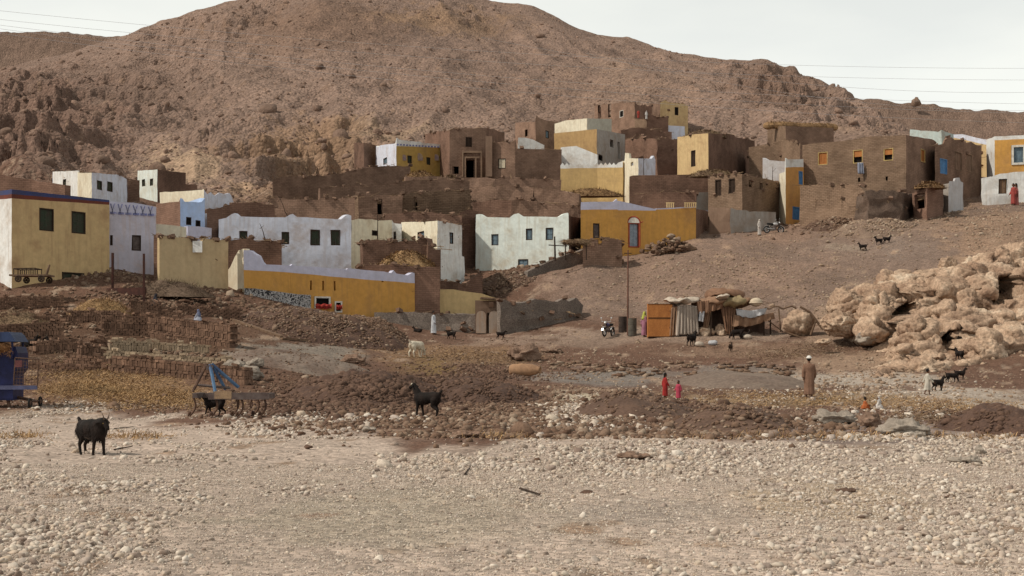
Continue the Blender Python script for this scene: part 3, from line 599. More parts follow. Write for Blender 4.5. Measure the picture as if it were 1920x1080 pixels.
# ------------------------------------------------------------------ buildings
def wob(p, a):
    if not a: return p
    return Vector((p[0]+a*mnoise.noise(Vector((p[0]*.5, p[1]*.5, p[2]*.9))), p[1]+a*mnoise.noise(Vector((p[0]*.5+9, p[1]*.5, p[2]*.9))), p[2]+.8*a*mnoise.noise(Vector((p[0]*.8, p[1]*.8+20, 3)))))
def prof(pts, px):
    return float(np.interp(px, [a for a, b in pts], [b for a, b in pts]))
def windowpart(root, A, d, nrm, s0, s1, z0, z1, style, wallth):
    """one window or door: frame round the opening and what closes it"""
    w, h = s1-s0, z1-z0; c = A+d*((s0+s1)/2); ang = math.atan2(d.y, d.x)
    M = Matrix.Translation(Vector((c.x, c.y, z0))) @ Matrix.Rotation(ang, 4, 'Z')   # local: x along the wall, y into it, z up
    kind = style.get('kind', 'window'); fm = style.get('frame', DARKW); sh = style.get('fill', DGREEN); f = style.get('fw', .07); pr = style.get('proud', -.05)
    mb = MB()
    for cx, cz, sx, sz in ((0, f/2, w, f), (0, h-f/2, w, f), (-w/2+f/2, h/2, f, h-2*f), (w/2-f/2, h/2, f, h-2*f)):
        mb.box((cx, -pr+.0, cz), (sx, .12, sz))
    if style.get('sill'): mb.box((0, -.08, -.05), (w+.2, .2, .08))
    fr = mb.xf(M).build(kind, fm, root, True)
    if kind == 'door':
        q = MB(); hw = (w-2*f)/2
        for sx in (-1, 1):
            q.box((sx*hw/2, .12, h/2), (hw-.02, .06, h-2*f))
            for k in range(3): q.box((sx*hw/2, .085, h*(.2+.3*k)), (hw*.66, .03, h*.2))
        q.xf(M).build('door_leaf', sh, fr, True)
    elif style.get('fill') is not None or 'fill' not in style:
        if style.get('half'):       # upper leaf closed, lower half a board painted as dark interior
            MB().box((0, .1, h*.72), (w-2*f, .05, h*.52-f)).xf(M).build('shutter', sh, fr, True)
            MB().box((0, .3, h*.25), (w-2*f, .05, h*.5)).xf(M).build('opening', DARKIN, fr, True)  # near-black board standing in for shade in the open half
        else:
            q = MB(); hw = (w-2*f)/2
            for sx in (-1, 1):
                q.box((sx*hw/2, .13, h/2), (hw-.015, .04, h-2*f))
                nb = max(3, int(h/.14)); 
                for k in range(nb): q.box((sx*hw/2, .10, f+(k+.5)*(h-2*f)/nb), (hw*.8, .035, (h-2*f)/nb*.55))
                q.box((sx*(hw-.03), .095, h/2), (.05, .04, h-2*f)); q.box((sx*.03, .095, h/2), (.05, .04, h-2*f))
            q.box((0, .09, h*.52), (w-2*f, .04, .06))
            q.xf(M).build('shutter', sh, fr, True)  # with the dark interior fill this panel is painted shade, not a shutter
    return fr
HOUSES = {}
def building(key, name, label, cat, foot, top, mats, depth=6, bands=(), wins=(), thick=.34, wobble=.05, base=None, closed=True, group=None, roof=True, step=.8, rag=0.0, backtop=None, sink=.7, back=None):
    """foot: [(px, Y)] left to right as seen; top: [(px, py)]; bands: [(line, material)] lowest first; mats: one per visible segment"""
    A = [Vector((X(px, Y), Y)) for px, Y in foot]; n = len(A)
    pxs = [px for px, Y in foot]; zt = [Z(prof(top, px), Y) for px, Y in foot]
    pts = list(A); tz = list(zt)
    if closed:
        if back: 
            for px, Y in back: pts.append(Vector((X(px, Y), Y))); 
            tz += [zt[-1]]*(len(back)-1)+[zt[0]]
            if len(back) == 1: tz = tz[:n]+[(zt[0]+zt[-1])/2]
        elif n == 3 and depth is None: pts.append(A[2]+(A[0]-A[1])); tz.append(min(zt[0], zt[2]))
        else:
            pts += [A[-1]*(1+depth/A[-1].length)+Vector((-.02, 0)), A[0]*(1+depth/A[0].length)+Vector((.02, 0))]; zl = min([Z(py, A[0].y) for px, py in top if pxs[0] <= px <= pxs[-1]]+zt); tz += [min(zl, zt[-1]), min(zl, zt[0])]
    N = len(pts); segs = N if closed else N-1
    def nrm_in(i): e = (pts[(i+1) % N]-pts[i]).normalized(); return Vector((-e.y, e.x))
    Q = []
    for i in range(N):
        if closed or 0 < i < N-1:
            a, b = nrm_in((i-1) % N), nrm_in(i); m = (a+b); m = m/max(.4, m.dot(b)) if m.length > 1e-3 else b; Q.append(pts[i]+m*thick)
        else: Q.append(pts[i]+nrm_in(i if i < N-1 else N-2)*thick)
    root_loc = Vector((A[0].x, A[0].y, gz(A[0].x, A[0].y)))
    root = E(name, root_loc, label, cat, group)
    allm = []; mb = MB(); mb.uv = []
    def mi(m):
        if m not in allm: allm.append(m)
        return allm.index(m)
    def V(p, uv): mb.v.append(tuple(wob(p, wobble))); mb.uv.append(uv); return len(mb.v)-1
    run = 0.0; rims = []
    zbase_all = []
    for i in range(segs):
        a, b = pts[i], pts[(i+1) % N]; L = (b-a).length; e = (b-a)/L; vis = i < n-1
        g = [gz(a.x+e.x*L*t, a.y+e.y*L*t) for t in (0, .25, .5, .75, 1)]
        zb = min(g)-sink
        if base is not None and vis: zb = min(zb, Z(base, (a.y+b.y)/2)-sink)
        za, zb2 = tz[i], tz[(i+1) % N]
        def s_of(px):
            k = (px-960)/F; den = e.x-k*e.y; return (k*a.y-a.x)/den if abs(den) > 1e-6 else 0
        def z_of(px, py): s = s_of(px); return Z(py, a.y+e.y*s)
        ops = []
        if vis:
            for w in wins:
                x0, y0, x1, y1 = w[0]; cx = (x0+x1)/2
                if pxs[i] <= cx < pxs[i+1]:
                    s0, s1 = s_of(x0), s_of(x1); zz0, zz1 = z_of(cx, y1), z_of(cx, y0)
                    if s1 < s0: s0, s1 = s1, s0
                    s0 = max(s0, .12); s1 = min(s1, L-.12); ops.append((s0, s1, zz0, zz1, w[1]))
        zb = min([zb]+[o[2]-.3 for o in ops])
        ss = {0.0, L}
        nb = max(1, int(L/step)); ss |= {L*k/nb for k in range(nb+1)}
        if vis:
            for line in [top]+[l for l, _ in bands]:
                for px, py in line:
                    if pxs[i] < px < pxs[i+1]: ss.add(s_of(px))
        for o in ops: ss |= {o[0], o[1]}
        ss = sorted(s for s in ss if -1e-6 <= s <= L+1e-6); out = [ss[0]]
        for s in ss[1:]:
            if s-out[-1] > .03: out.append(s)
            elif s in (L,) or any(s in (o[0], o[1]) for o in ops): out[-1] = s
        ss = out
        def px_at(s): y_ = a.y+e.y*s; return 960+F*(a.x+e.x*s)/y_
        def line_z(line, s):
            y_ = a.y+e.y*s; px = px_at(s); px = min(max(px, pxs[i]), pxs[i+1]); return Z(prof(line, px), y_)
        tops = []
        for s in ss:
            z = line_z(top, s) if vis else (za+(zb2-za)*s/L)
            if rag: z += rag*mnoise.noise(Vector((a.x+e.x*s*1.7, a.y, 5)))*1.6 if 0 < s < L else rag*mnoise.noise(Vector((a.x+e.x*s, a.y+e.y*s, 5)))*0
            tops.append(z)
        blines = [[line_z(l, s) for s in ss] for l, _ in bands] if vis else []
        bz = [min(t_, max(zb, v)) for t_, v in zip(tops, blines[0])] if blines else tops
        zmin = min(bz)-.02
        if zb > zmin-.1: zb = zmin-.4
        zs = {zb}; k = zb
        nz_ = max(1, int((zmin-zb)/step)); zs |= {zb+(zmin-zb)*j/(nz_+.4) for j in range(nz_)}
        for o in ops: zs |= {o[2], o[3]}
        zs = sorted(z for z in zs if z < zmin); out = [zs[0]]
        for z in zs[1:]:
            if z-out[-1] > .03: out.append(z)
            elif any(z in (o[2], o[3]) for o in ops): out[-1] = z
        zs = out
        qa, qb = Q[i], Q[(i+1) % N]
        m0 = mi(mats[i] if vis and i < len(mats) else mats[-1])
        rows_o = []; rows_i = []
        levels = [[z]*len(ss) for z in zs]+([bz] if blines else [])+blines[1:]+[tops]
        lm = [m0]*(len(zs)-1)+[m0]+([mi(m) for _, m in bands] if blines else [])
        for lv in levels:
            ro = []; ri = []
            for s, z, t_ in zip(ss, lv, tops):
                z = min(z, t_); po = a+e*s; t = s/L; pi_ = qa+(qb-qa)*t
                ro.append(V(Vector((po.x, po.y, z)), (run+s, z))); ri.append(V(Vector((pi_.x, pi_.y, z)), (run+s, z)))
            rows_o.append(ro); rows_i.append(ri)
        for j in range(len(levels)-1):
            for c in range(len(ss)-1):
                if j < len(zs)-1:
                    sc = (ss[c]+ss[c+1])/2; zc = (levels[j][c]+levels[j+1][c])/2
                    hole = any(o[0] < sc < o[1] and o[2] < zc < o[3] for o in ops)
                elif ops and j == len(zs)-1:
                    sc = (ss[c]+ss[c+1])/2; hole = any(o[0] < sc < o[1] and o[2] < zs[-1]+.01 and o[3] > zs[-1]+.05 for o in ops)
                else: hole = False
                if hole: continue
                mb.f.append((rows_o[j][c], rows_o[j][c+1], rows_o[j+1][c+1], rows_o[j+1][c])); mb.m.append(lm[j])
                mb.f.append((rows_i[j][c], rows_i[j+1][c], rows_i[j+1][c+1], rows_i[j][c+1])); mb.m.append(m0)
        for c in range(len(ss)-1):
            mb.f.append((rows_o[-1][c], rows_o[-1][c+1], rows_i[-1][c+1], rows_i[-1][c])); mb.m.append(lm[-1])
        if not closed and i == 0:
            for j in range(len(levels)-1): mb.f.append((rows_o[j][0], rows_o[j+1][0], rows_i[j+1][0], rows_i[j][0])); mb.m.append(m0)
        if not closed and i == segs-1:
            for j in range(len(levels)-1): mb.f.append((rows_o[j][-1], rows_i[j][-1], rows_i[j+1][-1], rows_o[j+1][-1])); mb.m.append(m0)
        for o in ops:   # reveals
            s0, s1, z0, z1, st = o
            po = [a+e*s0, a+e*s1]; pi_ = [qa+(qb-qa)*(s0/L), qa+(qb-qa)*(s1/L)]
            c8 = [(po[0], z0), (po[1], z0), (po[1], z1), (po[0], z1)]; i8 = [(pi_[0], z0), (pi_[1], z0), (pi_[1], z1), (pi_[0], z1)]
            vo = [V(Vector((p.x, p.y, z)), (run+s0, z)) for p, z in c8]; vi = [V(Vector((p.x, p.y, z)), (run+s0+.3, z)) for p, z in i8]
            for k in range(4): mb.f.append((vo[k], vo[(k+1) % 4], vi[(k+1) % 4], vi[k])); mb.m.append(m0)
            if st is not None:
                dv = Vector((e.x, e.y, 0)); av = wob(Vector((a.x+e.x*(s0+s1)/2, a.y+e.y*(s0+s1)/2, (z0+z1)/2)), wobble)-Vector((a.x+e.x*(s0+s1)/2, a.y+e.y*(s0+s1)/2, (z0+z1)/2))
                windowpart(root, Vector((a.x+av.x, a.y+av.y, 0)), dv, None, s0, s1, z0, z1, st, thick)
        run += L
    me = mb.mesh('wall'); w = link('wall', me, allm, root, True)
    if closed and roof:
        zr = min(tz)-.45
        rb = MB(); rb.add([(q.x, q.y, zr) for q in Q]+[(q.x, q.y, zr-.25) for q in Q], [tuple(range(N)), tuple(range(N, 2*N))[::-1]]+[(k, N+k, N+(k+1) % N, (k+1) % N) for k in range(N)])
        link('roof', rb.mesh('roof'), STRAWD if 'mud' in name else MUDP, root, True)
    HOUSES[key] = root
    return root
SH = lambda fill=DGREEN, frame=DARKW, **k: dict(kind='window', fill=fill, frame=frame, **k)
HOLE = None
DK = dict(kind='window', fill=DARKIN, frame=DARKW)
def slits(xs, y0, y1, w): return [((x-w/2, y0, x+w/2, y1), HOLE) for x in xs]

# --- front left row
building('yellow', 'house', 'big yellow two-storey house with a blue and dark red stripe along its roofline', 'house',
 [(-130,104),(22,92),(205,98.5)], [(-130,374),(22,355),(205,375)], [WHITE, YELLOW], None,
 [([(-130,384),(22,372),(205,384)], REDST), ([(-130,380),(22,364),(205,379)], NAVY)],
 [((74,391,101,433), SH()), ((134,397,160,438), SH()), ((116,511,157,537), SH(proud=-.02))], wobble=.03)
hz_ = building('lilac', 'house', 'narrow peeling lilac-white house with a blue scalloped frieze, right beside the big yellow house', 'house',
 [(203,99.5),(293,101.5)], [(203,378),(250,380),(292,388)], [LILAC], 7, [([(203,401),(292,404)], LILACB)],
 [((203.5,441,211,460), SH(STEEL)), ((247,441,264,470), SH(STEEL))], wobble=.03)
building('side_lilac', 'garden_wall', 'dark brown mud wall end beside the narrow lilac-white house', 'wall',
 [(288,98.6),(300,98.4)], [(288,440),(300,440)], [MUD3], .5, closed=False, thick=1.0)
building('tan', 'compound_wall', 'tan plastered courtyard wall with a small whitewashed patch near its top', 'wall',
 [(299,98),(428,101)], [(299,442),(350,446),(361,448),(363,452),(380,452),(381,447),(428,450)], [TANW], closed=False, thick=.4, wobble=.04, rag=.05)
MB().box((0, -.02, 0), (.66, .05, .8)).xf(Matrix.Translation((X(371,99.4), 99.3, Z(463,99.5)))).build('whitewash_patch', WHITE, HOUSES['tan'], True)
building('brownblock', 'mud_house', 'low dark brown mud house just behind the tan courtyard wall', 'house',
 [(426,106),(528,107)], [(426,452),(450,448),(470,447),(480,451),(500,450),(527,452)], [MUD3], 5, rag=.1)
building('creamwall', 'compound_wall', 'crumbling cream wall corner at the left end of the ochre house front', 'wall',
 [(424,102.4),(458,101)], [(424,512),(432,500),(440,482),(447,470),(458,466)], [CREAM], closed=False, thick=.5, wobble=.09)
building('cream_low', 'compound_wall', 'low cream wall under the brown side of the pale blue house', 'wall',
 [(292,104.5),(350,105.5)], [(292,420),(320,422),(350,426)], [CREAM], closed=False, thick=.4)
building('blue_low', 'compound_wall', 'low bluish courtyard wall below the pale blue house', 'wall',
 [(352,108),(396,110)], [(352,424),(375,425),(396,428)], [LILACB], closed=False, thick=.4)
building('blueh', 'house', 'pale blue house front with two dark windows and horned parapet corners', 'house',
 [(292,116),(338,111),(384,113)], [(292,382),(336,378),(339,371),(345,378),(372,379),(378,378),(384,371)], [MUD3, SKYB], None, [],
 [((349,407,359,422), SH(DARKIN)), ((367,413,376,425), SH(DARKIN))])
building('white_back', 'compound_wall', 'tall whitewashed wall with spiky broken top behind the pale blue house', 'wall',
 [(300,127),(382,122),(438,126)], [(300,361),(340,359),(379,356),(381,354),(388,364),(395,360),(402,367),(412,361),(420,364),(430,362),(434,368),(438,380)], [CREAM, BLUEWHITE], closed=False, thick=.4, wobble=.05, rag=.05)  # cream paints the sunlit face, bluish the shaded one
building('wl2', 'house', 'white two-part house with three small windows behind the big yellow house', 'house',
 [(99,131),(145,127),(172,124),(238,130)], [(99,322),(144,320),(146,324),(172,324),(225,328),(238,336)], [WHITE, CREAM, BLUEWHITE], 6, [],  # bluish right face has its shade put into the colour
 [((118,336,124,350), SH()), ((182,339,191,356), SH()), ((201,341,211,359), SH())], rag=.05)
building('wg3', 'house', 'small white house with greenish front and plain brown brick side, highest on the left', 'house',
 [(258,140),(295,137),(348,147)], [(258,320),(295,318),(348,324)], [GREENWHITE, MUD3], None, [],
 [((266,336,272,349), SH()), ((281,335,287,348), SH())])
building('wg3b', 'mud_wall', 'short brown wall behind the small white house with greenish front', 'wall',
 [(344,148),(370,150)], [(344,345),(370,347)], [MUD3], closed=False)
building('bwl', 'mud_wall', 'long brown mud wall behind the blue striped roofline of the big yellow house', 'wall',
 [(-140,122),(60,121),(122,119)], [(-140,320),(0,328),(60,336),(122,347)], [MUD3, MUD3], closed=False, rag=.12, thick=.6)
building('btw', 'mud_wall', 'brown wall between the two small white houses far left', 'wall',
 [(232,133),(262,134)], [(232,334),(262,338)], [MUD3], closed=False)
# --- long white house and its neighbours
building('longwhite', 'house', 'long bluish white house with scroll bumps on its parapet and four dark green windows', 'house',
 [(410,112),(659,113.5)], [(410,412),(424,409),(434,402),(440,400),(447,406),(535,408),(543,403),(549,401),(557,407),(640,411),(648,404),(653,402),(659,404)], [BLUEWHITE], 9, [],  # bluish tone carries the shade on this white front
 [((449,433,464,449), SH()), ((528,435,542,458), SH()), ((582,431,600,460), SH()), ((620,431,638,460), SH())], wobble=.04)
building('w6a', 'house', 'cream-white flat house adjoining the right end of the long bluish white house', 'house',
 [(659,114),(735,118),(753,118)], [(659,413),(680,409),(700,413),(735,412),(738,417),(753,420)], [CREAM, WHITE], 5, [],
 [((697,432,708,442), DK), ((738,434,743,449), SH(GREYBLUE))], wobble=.09, rag=.06)
building('w6b', 'house', 'whitewashed house with a flaring blank side, one slot window and three small slits', 'house',
 [(752,121),(820,113.5),(866,117)], [(752,417),(790,416),(820,414),(866,422)], [CREAM, WHITE], 5, [],
 [((783,434,796,446), SH(GREYBLUE)), ((843,436,849,457), SH(GREYBLUE))]+slits((834,845,857), 480, 487, 2.2), wobble=.08)
building('flare', 'buttress', 'whitewashed buttress at the foot of the house with the three small slits', 'buttress',
 [(818,112.6),(871,116)], [(818,474),(845,477),(871,481)], [WHITE], closed=False, thick=1.0, wobble=.08)
building('brown_a', 'mud_house', 'brown mud brick house rising just above the cream-white flat house', 'house',
 [(722,128),(866,128)], [(722,402),(760,398),(800,397),(830,400),(866,404)], [MUD3], 6, rag=.14)
building('brown_b', 'mud_house', 'tall dark mud brick house between the whitewashed slit house and the greenish white house', 'house',
 [(862,130),(896,131)], [(862,398),(880,392),(896,396)], [MUD3], 6, rag=.1)
building('hay_back', 'mud_wall', 'ragged dark brown courtyard wall behind the straw heap', 'wall',
 [(675,112),(680,109.5),(800,110.5),(803,109.5),(826,110)], [(675,458),(690,452),(700,449),(740,452),(780,452),(790,444),(800,447),(804,466),(826,468)], [MUD3]*4, closed=False, rag=.12, thick=.5)
building('hay_front', 'mud_wall', 'low dark mud wall in front of the straw heap above the ochre compound', 'wall',
 [(674,107.6),(825,108.4)], [(674,500),(700,497),(740,496),(790,500),(825,502)], [MUD3], closed=False, rag=.1, thick=.5)
o4 = building('ochre', 'compound_wall', 'long ochre courtyard house front with a lilac-white parapet and a white framed window', 'house',
 [(457,100.5),(545,103),(660,104.6),(778,108)], [(457,469),(468,469),(477,475),(485,479),(491,491),(497,496),(545,498),(548,495),(553,498),(600,501),(650,505),(652,503),(720,509),(733,512),(738,507),(743,513),(765,516),(774,511),(778,512)],
 [OCHRE]*3, 5, [([(457,506),(545,511),(650,521),(778,531)], LILACB)],
 slits((583.5,606,627.5), 527, 545, 3.4)+slits((717,738.5,758.5), 523, 529, 3.6)+[((589,556,619,578), dict(kind='window', fill=DARKIN, frame=WFRAME, fw=.12, proud=.06)), ((627,565,641,586), dict(kind='window', fill=DARKIN, frame=WFRAME, fw=.1, proud=.06))], wobble=.04)
building('pale_ochre', 'compound_wall', 'pale yellow sunlit wall adjoining the right end of the ochre compound', 'wall',
 [(776,109),(938,112)], [(776,542),(850,543),(900,550),(938,560)], [PALEY], closed=False, wobble=.08, rag=.05)
# --- greenish white house, orange house
building('greenwhite', 'house', 'greenish white house with curled parapet corners and three grey-blue windows', 'house',
 [(892,129.5),(1066,126),(1090,134)], [(892,403),(898,402),(908,407),(955,408),(963,402),(972,400),(982,406),(1048,407),(1058,401),(1065,399),(1068,405),(1090,409)], [GREENWHITE, MUD3], 8, [],
 [((921,439,934,460), SH(GREYBLUE)), ((986,429,998,450), SH(GREYBLUE)), ((1023,427,1037,450), SH(GREYBLUE)), ((971,486,990,510), dict(kind='door', fill=GREYBLUE, frame=DARKW))], wobble=.04, sink=1.6)
oh = building('orange', 'house', 'orange house with a white peaked parapet and a grey-blue arched door', 'house',
 [(1089,126.5),(1158,127.5),(1305,131),(1328,139)], [(1089,379),(1150,378),(1157,373),(1158,376),(1229,392),(1232,391),(1305,387),(1307,392),(1328,395)], [OCHRE, OCHRE, MUD3], 8,
 [([(1089,393.5),(1157,392.5),(1160,394),(1229,395),(1231,393),(1305,389),(1328,396)], LILACB)],
 [((1112,419,1124,447), SH(STEEL)), ((1178,418,1198,464), dict(kind='door', fill=mk('pale_blue_door', (.30,.36,.42), (.2,.24,.28), 3, .7, .1), frame=mk('red_paint', (.36,.07,.04), None, 3, .8, .1), fw=.1, proud=.0))], wobble=.03)
yd = 128.2; cx_, cz_ = X(1188, yd), Z(418.5, yd); r_ = .5
q = MB(); q.add([(cx_+r_*math.cos(math.pi*k/16), dy, cz_+r_*math.sin(math.pi*k/16)) for dy in (yd-.24, yd-.1) for k in range(17)], [tuple(range(17)), tuple(range(17, 34))[::-1], (0, 17, 33, 16)]+[(k, k+1, 18+k, 17+k) for k in range(16)])
q.build('fanlight', WFRAME, oh, True)
q = MB()
for k in range(16):
    a0, a1 = math.pi*k/16, math.pi*(k+1)/16; q.tube((cx_+.56*math.cos(a0), yd-.2, cz_+.56*math.sin(a0)), (cx_+.56*math.cos(a1), yd-.2, cz_+.56*math.sin(a1)), .07)
for s in (-1, 1): q.tube((cx_+s*.58, yd-.2, cz_), (cx_+s*.85, yd-.2, cz_+.14), .04); q.tube((cx_+s*.56, yd-.2, cz_), (cx_+s*.56, yd-.2, cz_-2.1), .05)
q.build('arch_moulding', MATS['red_paint'], oh, True)
for x0, n_ in ((1251, 4), (1285, 6)):
    q = MB()
    for k in range(n_): 
        px = x0+k*4; zz = Z(388.5, 130); q.box((X(px, 130), 130.2, zz+.2), (.09, .09, .45))
    q.box((X(x0+(n_-1)*2, 130), 130.2, zz+.42), (n_*.19, .08, .07)); q.build('roof_railing', PALEY, oh, True)
building('hut', 'mud_hut', 'low brown mud hut with one dark window hole below the orange house', 'hut',
 [(1093,121),(1166,122.5)], [(1093,452),(1110,449),(1140,447),(1160,449),(1166,452)], [MUD], 3, [], [((1120,450.5,1128,459), HOLE)], wobble=.08, rag=.05)
building('terr', 'terrace_wall', 'dry stone terrace wall climbing from the greenish white house to the mud hut', 'wall',
 [(990,120.5),(1040,122),(1097,123.5)], [(990,508),(1005,498),(1040,486),(1070,474),(1097,466)], [STONEW]*2, closed=False, wobble=.15, rag=.2, thick=.6)
building('gatew', 'stone_wall', 'rough grey stone wall with a rounded end right of the gate pillars', 'wall',
 [(938,102.8),(1062,105.2),(1092,107.5)], [(938,562),(960,566),(1000,563),(1060,562),(1078,560),(1092,572)], [STONEW]*2, closed=False, step=.5, wobble=.25, rag=.13, thick=.5)
building('stw2', 'stone_wall', 'low grey stone wall behind the person in the white robe', 'wall',
 [(700,104.8),(893,104.9)], [(700,586),(740,585),(780,587),(850,588),(893,590)], [STONEW], closed=False, step=.5, wobble=.2, rag=.12, thick=.5)
gt = building('gate', 'gatehouse', 'small plastered gatehouse with two pale arched panels between the stone walls', 'gate',
 [(891,104.3),(936,104.6)], [(891,563),(936,564)], [MUDP], 1.8, [], [((917,566,934,578), HOLE), ((914,587,918,627), HOLE)], wobble=.06)
for k, px in enumerate((902, 926)):
    q = MB(); y_ = 104.2; w_ = .36; zb, zt_ = Z(625, y_), Z(592, y_)
    pts = [(-w_, zb), (w_, zb), (w_, zt_)]+[(w_*math.cos(a), zt_+w_*math.sin(a)) for a in (.5, 1.0, 1.57, 2.1, 2.6)]+[(-w_, zt_)]
    c = X(px, y_); n_ = len(pts); q.add([(c+a, dy, b) for dy in (y_-.12, y_+.1) for a, b in pts], [tuple(range(n_)), tuple(range(n_, 2*n_))[::-1]]+[(i, (i+1) % n_, n_+(i+1) % n_, n_+i) for i in range(n_)])
    q.build('arched_panel', plaster('panel_plaster', (.36,.29,.24), (.30,.17,.09), .8), gt, True)
q = MB(); q.box((X(925,104.8), 104.6, Z(562,104.6)+.05), (1.9, 1.5, .12), rot=Euler((0, .06, .05)).to_matrix()); q.build('roof_plank', WOOD, gt, True)
# --- middle ruins
building('mb1', 'mud_terrace', 'broad brown mud terrace wall running under the white and ochre painted house', 'terrace',
 [(512,150),(640,156),(770,160)], [(512,336),(530,331),(580,330),(640,326),(665,318),(700,312),(770,311)], [MUD, MUD], 5, rag=.12, wobble=.12)
building('mb2', 'mud_house', 'brown mud house with a tall open doorway above the long bluish white house', 'house',
 [(655,133),(672,132),(755,133)], [(655,368),(690,364),(720,366),(755,366)], [MUD2, MUD], 6, [], [((707,373,717,402), HOLE)], rag=.12, wobble=.12)
building('mb3', 'mud_house', 'brown mud house with a dark doorway, right of the one with the tall open doorway', 'house',
 [(754,134),(882,136)], [(754,364),(790,360),(840,357),(882,356)], [MUD2], 8, [], [((775,369,783,394), HOLE)], rag=.08, wobble=.1)
building('mb4', 'mud_wall', 'brown mud wall directly behind the parapet of the long bluish white house', 'wall',
 [(505,128),(665,128.5)], [(505,372),(560,374),(610,372),(665,371)], [MUD], closed=False, rag=.2, wobble=.12)
building('mb5', 'mud_wall', 'low brown wall stepping up behind the left end of the long bluish white house', 'wall',
 [(388,118),(440,120),(515,122)], [(388,394),(410,390),(440,381),(475,380),(515,384)], [MUD3, MUD3], 4, rag=.1)
building('mb6', 'mud_wall', 'upper brown terrace wall on the slope left of the dark mud portal house', 'wall',
 [(600,141),(760,144),(880,146)], [(600,352),(680,346),(760,340),(800,336),(880,340)], [MUD, MUD], closed=False, rag=.2, wobble=.15, thick=.7)
building('mb7', 'mud_terrace', 'worn brown terrace wall above the greenish white house', 'terrace',
 [(880,143),(1000,142),(1085,141)], [(880,352),(930,348),(1000,352),(1050,357),(1085,365)], [MUD, MUD], closed=False, rag=.3, wobble=.3, thick=.9)
building('mb8', 'mud_terrace', 'second worn terrace wall just under the portal house forecourt', 'terrace',
 [(760,150),(900,151),(1050,153)], [(760,330),(860,334),(930,332),(980,334),(1050,336)], [MUD, MUD], closed=False, rag=.3, wobble=.3, thick=.9)
building('mb9', 'mud_terrace', 'lower worn terrace wall behind the roof of the greenish white house', 'terrace',
 [(885,136),(960,135),(1086,136)], [(885,378),(960,376),(1020,380),(1086,385)], [MUD3, MUD], closed=False, rag=.3, wobble=.3, thick=.9)
# --- upper village
building('u0', 'mud_house', 'small brown mud house left of the white and ochre painted house', 'house',
 [(664,178),(682,172),(708,175)], [(664,268),(682,268),(708,273)], [MUD3, MUD], None, rag=.1)
u1 = building('u1', 'house', 'white and ochre house with painted arches and a blue dotted parapet', 'house',
 [(705,173),(743,165),(827,170)], [(705,274),(708,276),(714,272),(741,269),(743,258),(748,262),(780,266),(787,265),(792,268),(820,270),(827,271)], [BLUEWHITE, plaster('painted_ochre', (.46,.30,.09), (.3,.2,.1), .5)], None,
 [([(705,272),(742,269),(743,274),(827,277)], WHITE)], [((719,296,726,308), SH(GREYBLUE)), ((764,292,772,306), SH()), ((800,295,807,309), SH())])
u2 = building('u2', 'mud_house', 'tall brown mud house with a framed arched portal and one upper window', 'house',
 [(797,178),(843,165),(912,166),(946,176)], [(797,251),(845,243),(870,240),(912,240),(918,241),(946,249)], [MUD3, MUD, MUD3], 8, [],
 [((873,257,885,275), SH(DARKW)), ((874,300,890,340), HOLE), ((848,312,860,326), HOLE)], rag=.08, sink=1)
building('u3', 'mud_house', 'low brown house with a pale shuttered window right of the arched portal', 'house',
 [(920,163),(966,162),(1053,164)], [(920,268),(960,265),(967,262),(969,279),(1053,280)], [MUD, MUD], 7, [], [((934,297,948,316), SH(CREAM, DARKW))], rag=.08)
building('u3r', 'roof_shelter', 'slanting whitewashed shelter on the roof between two brown houses', 'shelter',
 [(971,168),(1020,169)], [(971,258),(985,258),(1000,262),(1020,272)], [WHITE], 3)
building('u4', 'mud_house', 'brown mud house with upswept parapet corners left of the cream topped house', 'house',
 [(966,196),(1004,190),(1060,198)], [(966,230),(1003,228),(1006,216),(1012,222),(1030,227),(1050,228),(1058,231),(1060,231)], [MUD, MUD], None, [], [((984,243,989,256), HOLE), ((1023,245,1029,259), SH(GREYBLUE))])
building('u5', 'house', 'two-storey house of ochre mud with a whitewashed foot and cream upper storey', 'house',
 [(1039,176),(1119,169),(1172,178)], [(1039,250),(1119,242),(1172,252)], [plaster('ochre_mud', (.40,.26,.12), (.24,.15,.08), .6), GREYP], None, [],  # grey on the right face is painted shade over the ochre
 [((1144,262,1150,276), HOLE), ((1158,266,1163,298), HOLE), ((1122,290,1130,301), HOLE)])
building('u5w', 'compound_wall', 'whitewashed wall at the foot of the ochre mud house with the cream upper storey', 'wall',
 [(1051,167.5),(1120,166.5)], [(1051,276),(1080,274),(1120,290)], [WHITE], closed=False)
building('u5t', 'house', 'cream walled room standing on the back of the ochre mud house', 'house',
 [(1040,188),(1101,181),(1147,188)], [(1040,232),(1060,226),(1101,222),(1147,223)], [CREAM, plaster('shaded_cream', (.50,.48,.40), None, .3)], None, sink=2)  # right face is a shaded copy of the cream wall colour
building('u6', 'compound_wall', 'pale yellow courtyard wall with whitewashed scallops along its top', 'wall',
 [(1051,158),(1120,158),(1168,157)], [(1051,304)]+[(1051+k*8+(4 if j else 0), 305 if j else 310) for k in range(14) for j in (0, 1)]+[(1166,303),(1168,303)], [plaster('warm_yellow', (.58,.40,.18), (.36,.24,.13), .5)]*2, closed=False,
 bands=[([(1051,316),(1168,314)], WHITE)])
building('u6w', 'house', 'small whitewashed house with a corner knob beside the yellow scalloped wall', 'house',
 [(1166,158),(1197,153),(1229,157)], [(1166,302),(1171,302),(1172,287),(1179,287),(1180,297),(1197,297),(1222,297),(1226,292),(1229,300)], [CREAM, BLUEWHITE], None, [], [((1182,304,1187,311), HOLE)])  # white walls coloured as lit cream left, bluish shade right
